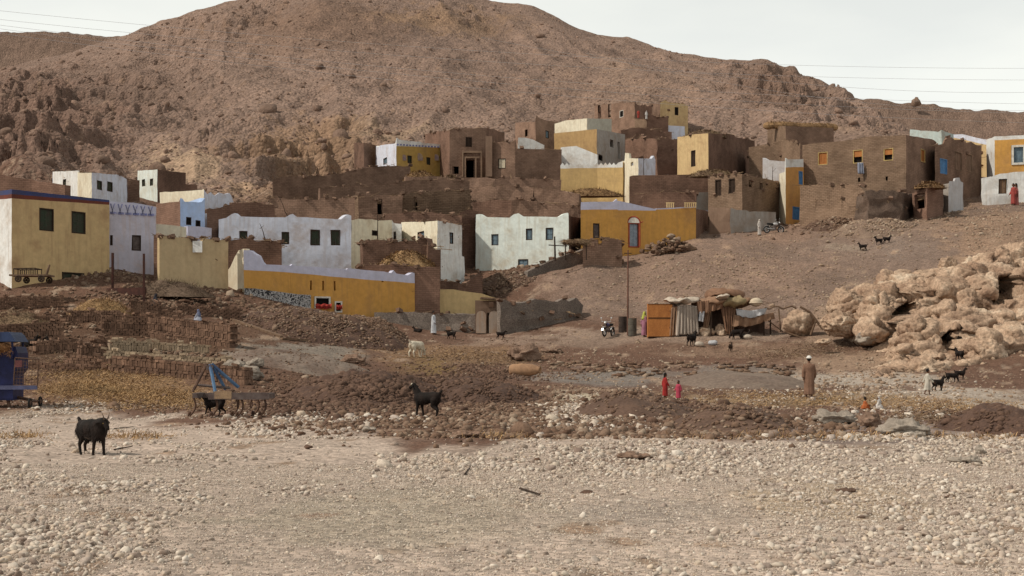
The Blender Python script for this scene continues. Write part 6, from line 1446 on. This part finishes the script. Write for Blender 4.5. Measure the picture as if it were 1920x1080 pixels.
for px, dy, rr in ((66,-.5,.17),(66,.5,.17),(-50,-.5,.3)):
    c = pl(px, 753, dy); c.z = gz(c.x, c.y)+rr; q = MB().torus(c, rr*.8, rr*.2, 'X', 22, 8); w = q.build('wheel', RUBBER, mac, True); MB().ell(c, (.04, rr*.55, rr*.55), 14).build('hub', RUST, w, True)
q = MB(); c = pl(66, 753, 0); zz = gz(c.x, c.y)+.22; q.tube((c.x, Yp-.5, zz), (c.x, Yp+.5, zz), .03); q.tube((c.x, Yp, zz), tuple(pl(20, 742, 0)), .05); q.tube(tuple(pl(20,742,-.3)), tuple(pl(24,764,-.3)), .06); q.build('axle', RUST, mac, True)
# ------------------------------------------------------------------ old cart behind the yard
p = P(70, 88); Yp = 88
crt = E('farm_cart', p, 'old wooden cart with a raised shaft in front of the big yellow house', 'cart')
MB().box(pl(60, 517, 0), (2.4, 1.3, .10)).build('bed', WOOD, crt, True)
q = MB()
for a in range(6): q.tube(pl(32+a*8, 517, -.6), pl(32+a*8, 505, -.6), .03); q.tube(pl(32+a*8, 517, .6), pl(32+a*8, 505, .6), .03)
q.tube(pl(32, 505, -.6), pl(32, 505, .6), .03); q.tube(pl(72, 504.2, -.6), pl(72, 504.2, .6), .03); q.tube(pl(32, 505, -.6), pl(73, 504, -.6), .035); q.tube(pl(32, 505, .6), pl(73, 504, .6), .035); q.build('rail', DARKW, crt, True)
MB().tube(pl(86, 519, 0), pl(93, 496, 0), .09, .06, 6).build('shaft', WOOD, crt, True)
for px, dy in ((42,-.75),(42,.75),(85,-.75),(85,.75)):
    c = pl(px, 524, dy); w = MB().torus(c, .17, .05, 'Y', 22, 6).build('wheel', DARKW, crt, True); q = MB()
    for t in range(6): a = t*math.pi/3; q.tube(c, c+Vector((.15*math.cos(a), 0, .15*math.sin(a))), .04)
    q.build('spokes', DARKW, w, True)
# ------------------------------------------------------------------ motorcycles
def motorcycle(label, loc, rz, s=1.0, tank=(.10,.07,.18)):
    r = E('motorcycle', loc, label, 'motorcycle', 'parked motorcycles', rz); r.scale = (s, s, s)
    for x in (.62, -.62):
        w = MB().torus((x, 0, .30), .25, .05, 'Y', 26, 8).build('wheel', RUBBER, r); q = MB().torus((x, 0, .30), .19, .015, 'Y', 24, 6).ell((x, 0, .3), (.05, .06, .05), 10)
        for k in range(8): a = k*math.pi/4; q.tube((x, 0, .3), (x+.19*math.cos(a), 0, .3+.19*math.sin(a)), .006, None, 5)
        q.build('rim', CHROME, w)
    q = MB()
    for y in (-.07, .07): q.tube((.62, y, .30), (.42, y*1.2, .86), .02); q.tube((-.62, y, .30), (-.12, y*1.1, .34), .018); q.tube((-.60, y, .32), (-.48, y*1.3, .66), .02)
    q.path([(.42, 0, .82), (.16, 0, .40), (-.12, 0, .33), (-.30, 0, .60), (.38, 0, .76)], .022); q.build('frame', RUBBER, r)
    MB().ell((.14, 0, .76), (.25, .12, .12), 14).build('tank', mk('tank%.2f' % tank[2], tank, None, 5, .3, 0, spec=.5), r, False, True)
    MB().cap((-.12, 0, .74), .09, (-.55, 0, .77), .08).build('seat', RUBBER, r, False, True)
    MB().ell((.02, 0, .42), (.16, .13, .15), 12).cap((.02, 0, .5), .07, (.10, 0, .60), .06).build('engine', STEEL, r, False, True)
    MB().tube((.05, -.12, .34), (-.62, -.14, .36), .03, .04).build('exhaust', CHROME, r)
    MB().path([(.34, -.33, .93), (.42, -.12, .95), (.42, .12, .95), (.34, .33, .93)], .016).build('handlebar', CHROME, r)
    h = MB().ell((.50, 0, .86), (.08, .09, .09), 14).build('headlight', CHROME, r, False, True)
    for x, a0 in ((.62, .3), (-.62, .5)):
        q = MB(); pp_ = [(x+.33*math.cos(a), 0, .30+.33*math.sin(a)) for a in [a0+i*.35 for i in range(6)]]
        for a, b in zip(pp_[:-1], pp_[1:]): q.box(((a[0]+b[0])/2, 0, (a[2]+b[2])/2), (.13, .11, .012), rot=Euler((0, -math.atan2(b[2]-a[2], b[0]-a[0]), 0)).to_matrix())
        q.build('mudguard', CHROME, r)
    for s_ in (-1, 1): MB().tube((.36, s_*.26, .95), (.34, s_*.33, 1.13), .008).ell((.34, s_*.34, 1.16), (.015, .06, .045), 10).build('mirror', CHROME, r)
    return r
motorcycle('motorcycle with a bright round headlight standing left of the two oil drums', at(1141, 633), R(-118), 1.12, (.07,.06,.16))
motorcycle('motorcycle with a shining tank parked up the slope beside the narrow orange house', P(1451, 134.0), R(14), 1.15, (.55,.55,.55))
# ------------------------------------------------------------------ drums, orange cabinet, poles
def drum(label, px, py, h, m):
    p = at(px, py); k = p.y/F; r = 8.2*k; H_ = h*k; mb = MB(); n = 26
    mb.tube((0, 0, 0), (0, 0, H_), r, r, n); o = mb.build('oil_drum', m, None, False, False); o.location = p
    T(o, label, 'oil drum', 'oil drums at the foot of the pole', 'thing')
    for z in (0.02, H_*.34, H_*.67, H_-.02): MB().torus((0, 0, z), r, .02, 'Z', n, 6).build('rib', m, o)
    return o
drum('dark brown oil drum left of the tall pole', 1168, 624, 29, mk('brown_drum', (.05,.035,.028), (.03,.02,.017), 3, .6, .1, c3=(.12,.07,.045)))
drum('grey-green oil drum right of the tall pole', 1185.5, 630, 33, mk('grey_drum', (.11,.10,.08), (.07,.06,.05), 3, .6, .1, c3=(.15,.09,.06)))
p = at(1238, 634); k = p.y/F; w, h = 46*k, 63*k
cb = E('cabinet', p, 'upright orange-brown wooden cabinet with two doors one above the other', 'cabinet')
MB().box((0, .35, h/2), (w, .7, h), 0).build('body', ORWOOD, cb)
for z0, z1 in ((.02, .56), (.585, .98)):
    d = MB().box((0, -.02, h*(z0+z1)/2), (w*.94, .04, h*(z1-z0)-.03)); dd = d.build('door', ORWOOD, cb); MB().ell((w*.38, -.06, h*(z0+z1)/2), .03, 8).build('handle', RUST, dd)
q = MB(); 
for z in (0.012, .57, .99): q.box((0, -.045, h*z), (w, .03, .04))
q.build('rail', DARKW, cb)
p = at(1177, 630); k = p.y/F; o = E('pole', p, 'tall thin wooden pole between the two oil drums', 'pole')
MB().tube((0, 0, -.2), (.02, 0, (630-470)*k), .07, .045, 8).build('shaft', mk('pole_wood', (.16,.075,.055), (.10,.05,.035), 4, .85, .3, stretch=(1,1,.2)), o); MB().box((.01, 0, (630-476)*k), (.5, .06, .06)).build('crossbar', DARKW, o)
for px, p0, p1, Y, lb in ((211,516,474,93,'dark post at the left of the narrow lilac-white house'),(270,532,476,90,'taller dark post in front of the narrow lilac-white house')):
    p = P(px, Y); o = MB().box((0, 0, (Z(p1, Y)-p.z)/2-.1), (.13, .13, Z(p1, Y)-p.z+.2), jit=.02).build('post', mk('dark_red_wood', (.075,.03,.022), (.04,.018,.015), 4, .85, .3), None); o.location = p; T(o, lb, 'post', 'dark posts before the lilac-white house', 'thing')
p0, p1 = P(202, 92.5), P(272, 91); T(MB().box(((p0+p1)/2+Vector((0, 0, .25))), ((p1-p0).length, .12, .5), math.atan2(p1.y-p0.y, p1.x-p0.x)).build('board_fence', mk('dark_red_wood', (.075,.03,.022)), None), 'low dark red board fence between the two dark posts', 'fence', None, 'thing')
Y = 120.2; p = Vector((X(1041, Y), Y, Z(485, Y)-.2)); o = E('wooden_cross_post', p, 'crooked wooden post with a crossbar in front of the greenish white house', 'post'); kk = Y/F
MB().tube((0, 0, 0), (-.05, 0, 46*kk), .09, .06, 7).build('shaft', DARKW, o); MB().tube((-.55, 0, 30*kk), (1.0, 0, 28*kk), .05, .04, 6).build('crossbar', DARKW, o)
# reed canopy beside the hut
Y = 120.6; o = E('reed_canopy', P(1078, Y), 'ragged reed canopy on sticks between the wooden cross post and the mud hut', 'canopy')
q = MB()
for i in range(900):
    px = random.uniform(1056, 1102); c = Vector((X(px, Y), Y+random.uniform(-.5, .9), Z(452+random.uniform(-3, 5), Y))); d = Vector((random.gauss(0, .35), random.gauss(0, .2), random.gauss(-.12, .12))); w_ = Vector((.02, 0, .02)); q.add([c-w_, c+w_, c+d], [(0, 1, 2)])
q.box((X(1079, Y), Y+.2, Z(454, Y)), (46*kk, 1.3, .16), jit=.05); q.build('reeds', STRAWD, o, True)['kind'] = 'stuff'
for px in (1060, 1099): MB().tube((X(px, Y), Y-.3, Z(488, Y)), (X(px, Y), Y-.3, Z(455, Y)), .05).build('stick', DARKW, o, True)
# beams on the ground, logs
for (a, b, w, h, lb) in (((437, 603), (528, 636), .22, .14, 'long wooden beam lying down the slope right of the neat brick stack'), ((528, 637), (580, 641), .18, .12, 'short wooden beam at the lower end of the long beam')):
    A_, B_ = at(*a), at(*b); c = (A_+B_)/2; d = B_-A_; rot = d.to_track_quat('X', 'Z').to_matrix(); c.z = max(gz(c.x, c.y), c.z)+.05
    o = MB().box((0, 0, 0), (d.length, w, h), rot=rot, jit=.02).build('timber_beam', WOOD, None); o.location = c; T(o, lb, 'beam', 'timber beams by the mound', 'thing')
p = at(985, 706); k = p.y/F; q = MB(); n = 26; L = 60*k; vs = []
prof2 = [(-.5, .02), (-.5, .24), (-.42, .30), (-.1, .33), (.2, .30), (.38, .22), (.44, .16), (.5, .19), (.5, .14), (.40, .10)]
for t, r_ in prof2:
    for i in range(n): a = 2*math.pi*i/n; vs.append((t*L, r_*L*.62*math.cos(a), .30*L*.62+r_*L*.62*math.sin(a)))
q.add(vs, [(j*n+i, j*n+(i+1) % n, (j+1)*n+(i+1) % n, (j+1)*n+i) for j in range(len(prof2)-1) for i in range(n)]+[tuple(range(n))])
o = q.build('clay_jar', mk('tan_clay', (.36,.21,.12), (.25,.15,.09), 2.5, .85, .3), None, smooth=True); o.location = p; o.rotation_euler = (0, 0, -.35); T(o, 'big tan clay jar lying on its side on the grey ground', 'jar', None, 'thing')
# ------------------------------------------------------------------ rag shack
p = at(1350, 632); Ys = p.y; Yp = Ys
sk = E('rag_shack', p, 'low shack of poles and sticks hung with striped, brown and pale cloths', 'shack')
def drape(name, pts_top, pts_bot, m, folds=8, amp=.10, dy=0.0, nx=36, nz_=14, sag=0.0, ragb=.06):
    vs = []; 
    for j in range(nz_+1):
        v = j/nz_
        for i in range(nx+1):
            u = i/nx; px = np.interp(u, np.linspace(0, 1, len(pts_top)), [a for a, b in pts_top])*(1-v)+np.interp(u, np.linspace(0, 1, len(pts_bot)), [a for a, b in pts_bot])*v
            py = np.interp(u, np.linspace(0, 1, len(pts_top)), [b for a, b in pts_top])*(1-v)+np.interp(u, np.linspace(0, 1, len(pts_bot)), [b for a, b in pts_bot])*v
            q_ = pl(px, py, dy+amp*(.3+.7*v)*math.sin(u*folds*6.28+1.3*v)+amp*.4*math.sin(u*folds*2.7*6.28)); q_.z += ragb*v*mnoise.noise(Vector((u*7, v*2, folds)))*2-sag*math.sin(math.pi*u)*v*0
            vs.append(q_)
    fs = [(j*(nx+1)+i, j*(nx+1)+i+1, (j+1)*(nx+1)+i+1, (j+1)*(nx+1)+i) for j in range(nz_) for i in range(nx)]
    me = MB().add(vs, fs).mesh(name, True); o = link(name, me, m, sk, True); md = o.modifiers.new('s', 'SOLIDIFY'); md.thickness = .02; return o
def striped(name, c1, c2, sc):
    m, n, l, b = nt(name); tc = n.new('ShaderNodeTexCoord'); w = n.new('ShaderNodeTexWave'); w.inputs['Scale'].default_value = sc; w.inputs['Distortion'].default_value = 2.5; w.inputs['Detail'].default_value = 3
    r = n.new('ShaderNodeValToRGB'); r.color_ramp.elements[0].color = (*c1, 1); r.color_ramp.elements[1].color = (*c2, 1); l.new(tc.outputs['Object'], w.inputs[0]); l.new(w.outputs['Fac'], r.inputs[0]); l.new(r.outputs[0], b.inputs['Base Color']); b.inputs['Roughness'].default_value = .95; return m
CB = cloth('rust', (.24,.135,.085)); CB2 = cloth('brown', (.30,.18,.115)); CK = cloth('khaki', (.30,.23,.13)); CC = cloth('cream', (.52,.44,.36)); CBL = cloth('pale_blue', (.50,.50,.52))
for i, (px, y0, y1, dy) in enumerate(((1266,572,632,0),(1308,570,632,.1),(1332,574,633,-.1),(1372,576,634,.1),(1432,590,627,-.2),(1446,592,625,.3),(1262,570,630,2.2),(1355,565,622,2.3),(1440,588,620,2.3))):
    MB().tube(pl(px, y1+2, dy), pl(px+random.uniform(-3, 3), y0-2, dy), .06, .045, 7).build('pole', DARKW, sk, True)
drape('striped_curtain', [(1270,573),(1288,572),(1306,574)], [(1266,630),(1290,627),(1310,625)], striped('striped_cloth', (.50,.43,.36), (.26,.20,.165), 3.0), 7, .10, -.15)
drape('brown_curtain', [(1256,578),(1272,573)], [(1254,630),(1268,630)], CB2, 3, .08, -.02, 16)
drape('hanging_cloth', [(1306,566),(1330,563),(1357,568)], [(1308,588),(1330,585),(1352,580)], CB, 4, .10, -.2)
drape('pale_rag', [(1310,585),(1320,584)], [(1309,602),(1318,604)], CBL, 2, .05, -.25, 12, 8)
drape('brown_drape', [(1350,572),(1380,575)], [(1360,622),(1374,630)], CB, 5, .12, -.1)
drape('brown_drape', [(1322,585),(1334,583)], [(1318,618),(1326,625)], CB2, 3, .10, .1, 18)
drape('back_cloth', [(1262,572),(1350,568),(1440,590)], [(1262,632),(1350,630),(1440,622)], cloth('dark_back', (.10,.06,.045)), 9, .12, 1.2, 50)
drape('blue_white_sheet', [(1378,580),(1405,583),(1436,578)], [(1380,592),(1405,597),(1432,590)], CBL, 3, .06, -.45, 24, 8)
drape('brown_canopy_cloth', [(1374,590),(1405,597),(1448,586)], [(1372,612),(1405,612),(1452,598)], CB2, 4, .12, -.35, 30)
def roofrag(name, x0, x1, yc, hpx, m, dep=1.4, seed=0, y0=.3):
    a, b = pl(x0, yc, y0), pl(x1, yc, y0); c = (a+b)/2; q = MB(); q.ell(c, ((b-a).length/2, dep, hpx/2*Yp/F), 28)
    q.v = [tuple(Vector(v)+Vector((.25*mnoise.noise(Vector(v)*1.2+Vector((seed, 9, 0))), .2*mnoise.noise(Vector(v)*1.5), .30*mnoise.noise(Vector(v)*1.6+Vector((seed, 0, 0)))+.12*mnoise.noise(Vector(v)*4.5)))) for v in q.v]; q.build(name, m, sk, True, True)
roofrag('roof_cloth', 1243, 1312, 563, 9, CC, .9, 1); roofrag('roof_cloth', 1300, 1420, 566, 15, CB2, 1.3, 2, .8); roofrag('roof_cloth', 1352, 1402, 567, 17, CK, 1.1, 3, .1); roofrag('roof_heap', 1325, 1398, 552, 22, CB, 1.2, 4, 1.0); roofrag('roof_cloth', 1340, 1366, 560, 6, CC, .7, 6, -.4)
q = MB(); c = pl(1416, 567, -.3); q.ell(c, (.42, .42, .30), 18); q.torus(c+Vector((0, 0, -.05)), .42, .05, 'Z', 24, 8); q.build('pale_basket', cloth('basket', (.58,.48,.36)), sk, True, True)
q = MB()
for i in range(26): a = pl(random.uniform(1300, 1440), random.uniform(556, 572), random.uniform(-.2, 1.6)); q.tube(a, a+Vector((random.uniform(-1.4, 1.4), random.uniform(-.4, .4), random.uniform(-.12, .45))), .022, .012, 5)
q.build('roof_sticks', WOOD, sk, True)
q = MB(); pts = [pl(1436+i*8.5, 576+3*math.sin(i*1.9), .4) for i in range(8)]; q.path(pts, .06); q.tube(pl(1462, 578, .4), pl(1466, 622, .4), .05); q.tube(pl(1493, 574, .4), pl(1497, 615, .4), .05); q.tube(pl(1440,600,.2), pl(1468,622,0), .04); q.build('pole_fence', WOOD, sk, True)
for i, (px, py, w, h, lb) in enumerate(((1322,622,36,26,'brown rock inside the rag shack'),(1355,620,26,30,'pale pointed rock standing in the opening of the rag shack'))): rock('boulder', lb, 'boulder', px, py, w, h, Ys+.2, .8, 70+i, ROCKM, 4, group='rocks in the rag shack')
for px, py, m, lb in ((1312,650,CC,'white sack on the ground before the rag shack, left one'),(1336,648,CBL,'bluish white sack on the ground before the rag shack, right one'),(1402,637,CC,'pale sack on the ground beside the goats under the canopy')):
    p = at(px, py); k = p.y/F; q = MB().ell((0, 0, 4*k), (9*k, .25, 5*k), 18); q.v = [tuple(Vector(v)*(1+.25*mnoise.noise(Vector(v)*3+Vector((px, 0, 0))))) for v in q.v]; o = q.build('sack', m, None, smooth=True); o.location = p; T(o, lb, 'sack', 'pale sacks on the ground', 'thing')
# driftwood frame right of the shack
q = MB(); Yp = at(1560, 630).y
q.path([pl(1500,575,0), pl(1518,585,0), pl(1528,598,0), pl(1543,618,0)], .08); q.path([pl(1470,622,0), pl(1500,632,0), pl(1540,634,0), pl(1560,628,0), pl(1600,612,0)], .06); q.tube(pl(1530,600,0), pl(1520,628,0), .07)
T(q.build('branch_fence', WOOD, None), 'crooked branch fence right of the rag shack', 'fence', None, 'thing')
# red washing on the ochre front
for x0, x1, y0, y1 in ((592, 622, 570, 579), (631, 642, 572, 580)):
    yb = yo((x0+x1)/2)-.25; q = MB(); nx_ = 24; wv = (X(x1, yb)-X(x0, yb)); zt_, zb_ = Z(y0, yb), Z(y1, yb)
    vs = [(X(x0, yb)+wv*i/nx_, yb+.05*math.sin(i*.9+j*.4)-.12*math.sin(math.pi*min(j, 6)/6), zt_+(zb_-zt_)*j/8+.04*math.sin(i*.6+j)) for j in range(9) for i in range(nx_+1)]
    q.add(vs, [(j*(nx_+1)+i, j*(nx_+1)+i+1, (j+1)*(nx_+1)+i+1, (j+1)*(nx_+1)+i) for j in range(8) for i in range(nx_)])
    T(q.build('red_bedding', cloth('red', (.38,.05,.04)), None, smooth=True), 'bright red bedding hung under the %s white framed window' % ('larger' if x0 < 600 else 'smaller'), 'bedding', 'red bedding on the ochre house', 'thing')
# washing at the big brown house
Yp = 140.6
for px, y0, y1, c, lb, dy in ((1611,306,327,(.30,.32,.40),'bluish washing hanging below the left half open orange window',-.4),(1671,302,320,(.22,.18,.24),'purplish washing hanging below the right half open orange window',-1.9)):
    vs = [pl(px-5.5+11*i/10+j*.25, y0+(y1-y0)*j/8, dy+.07*math.sin(i*1.6+j*.3)) for j in range(9) for i in range(11)]
    o = MB().add(vs, [(j*11+i, j*11+i+1, (j+1)*11+i+1, (j+1)*11+i) for j in range(8) for i in range(10)]).build('washing', cloth('w%.2f' % c[0], c), None, smooth=True); md = o.modifiers.new('s', 'SOLIDIFY'); md.thickness = .03; T(o, lb, 'washing', 'washing on the biggest brown house', 'thing')
# rubbish on the orange house slope, stacked odds and ends
p = at(1255, 449)
q = MB(); r = random.Random(4)
for i in range(130):
    hz_ = min(1.9, abs(r.gauss(0, .75))); c = Vector((r.gauss(0, 1.15*(1-hz_/2.4)), r.gauss(-.3, .4*(1-hz_/2.4)), hz_*.8)); q.ell(c, (r.uniform(.12, .38), .25, r.uniform(.1, .25)), 8)
q.v = [tuple(Vector(v)*(1+.12*mnoise.noise(Vector(v)*3))) for v in q.v]
o = q.build('stone_heap', BROWNS, None); o.location = P(1255, 126.3); T(o, 'heap of stones leaning on the right part of the orange house', 'heap', None, 'thing')
# overhead wires, far apart poles lie outside the view
WM = mk('wire', (.55,.55,.57), None, 5, .7, 0)
def wire(a, b, Y, lb):
    q = MB(); n = 26; pa, pb = Vector((X(a[0], Y), Y, Z(a[1], Y))), Vector((X(b[0], Y), Y+20, Z(b[1], Y+20))); pts = [pa.lerp(pb, i/n)-Vector((0, 0, 1.2*4*(i/n)*(1-i/n))) for i in range(n+1)]
    T(q.path(pts, .009, 5).build('overhead_wire', WM, None), lb, 'wire', 'overhead wires in the sky', 'thing')
for i, (a, b) in enumerate((((-150,4),(2200,128)),((-150,20),(2200,150)),((-150,28),(2200,196)),((-150,34),(2200,214)),((-150,42),(2200,232)),((900,70),(2200,172)),((1100,100),(2200,206)))):
    wire(a, b, 95, ('highest', 'second highest', 'middle one', 'second lowest', 'lowest', 'steeper, right side upper one', 'steeper, right side lower one')[i]+' of the thin grey wires crossing the sky')

# poles and aerials on the roofs
for px, p1, p0, Y, lean, lb in ((502,419,450,111.6,-.35,'bent branch leaning on the front of the long bluish white house'),(708,403,442,113.0,0,'thin pole standing before the cream-white flat house'),(1207,289,329,152.5,0,'short pole before the small whitewashed house with the corner knob'),(1448,312,345,150.5,.02,'thin dark pole before the small greyish white house wall'),(545,366,408,121.5,-.45,'leaning branch rising behind the parapet of the long bluish white house')):
    o = E('pole', Vector((X(px, Y), Y, Z(p0, Y)-.4)), lb, 'pole'); h = (p0-p1)*Y/F+.4
    q = MB(); a = Vector((0, 0, 0)); n_ = 5
    for i in range(n_): b = a+Vector((lean*h/n_*(1+.4*math.sin(i*2.1)), 0, h/n_)); q.tube(a, b, .045-.005*i, .04-.005*i, 6); a = b
    q.tube(a-Vector((0, 0, h*.25)), a+Vector((.35, 0, -h*.08)), .02, .012, 5); q.build('shaft', DARKW, o)
# odds and ends on the gravel
for x0, y0, x1, y1, lb in ((214,806,250,803,'thin dark stick on the gravel just right of the shaggy goat'),(214,846,248,840,'second thin stick below the first, by the hooves of the shaggy goat'),(975,920,1012,932,'dark twig on the gravel at the middle of the plain'),(872,892,882,880,'tiny dark twig standing askew in the gravel right of centre'),(405,802,432,804,'short dark stick on the gravel below the plough')):
    a, b = at(x0, y0), at(x1, y1); o = MB().tube((0, 0, .02), b-a+Vector((0, 0, .03)), .016, .009, 6).build('stick', DARKW, None); o.location = a; T(o, lb, 'stick', 'sticks on the gravel', 'thing')
for px, py, w, h, lb in ((577,838,18,9,'reddish brown lump alone on the open gravel'),(1102,924,30,10,'dark broken clod on the gravel right of centre'),(1585,921,42,12,'largest dark clod among the straw on the right gravel'),(1780,932,26,9,'small dark clod right of the largest one')):
    rock('clod', lb, 'clod', px, py, w, h, None, .7, px % 29, DIRTM, 3, group='clods on the gravel')
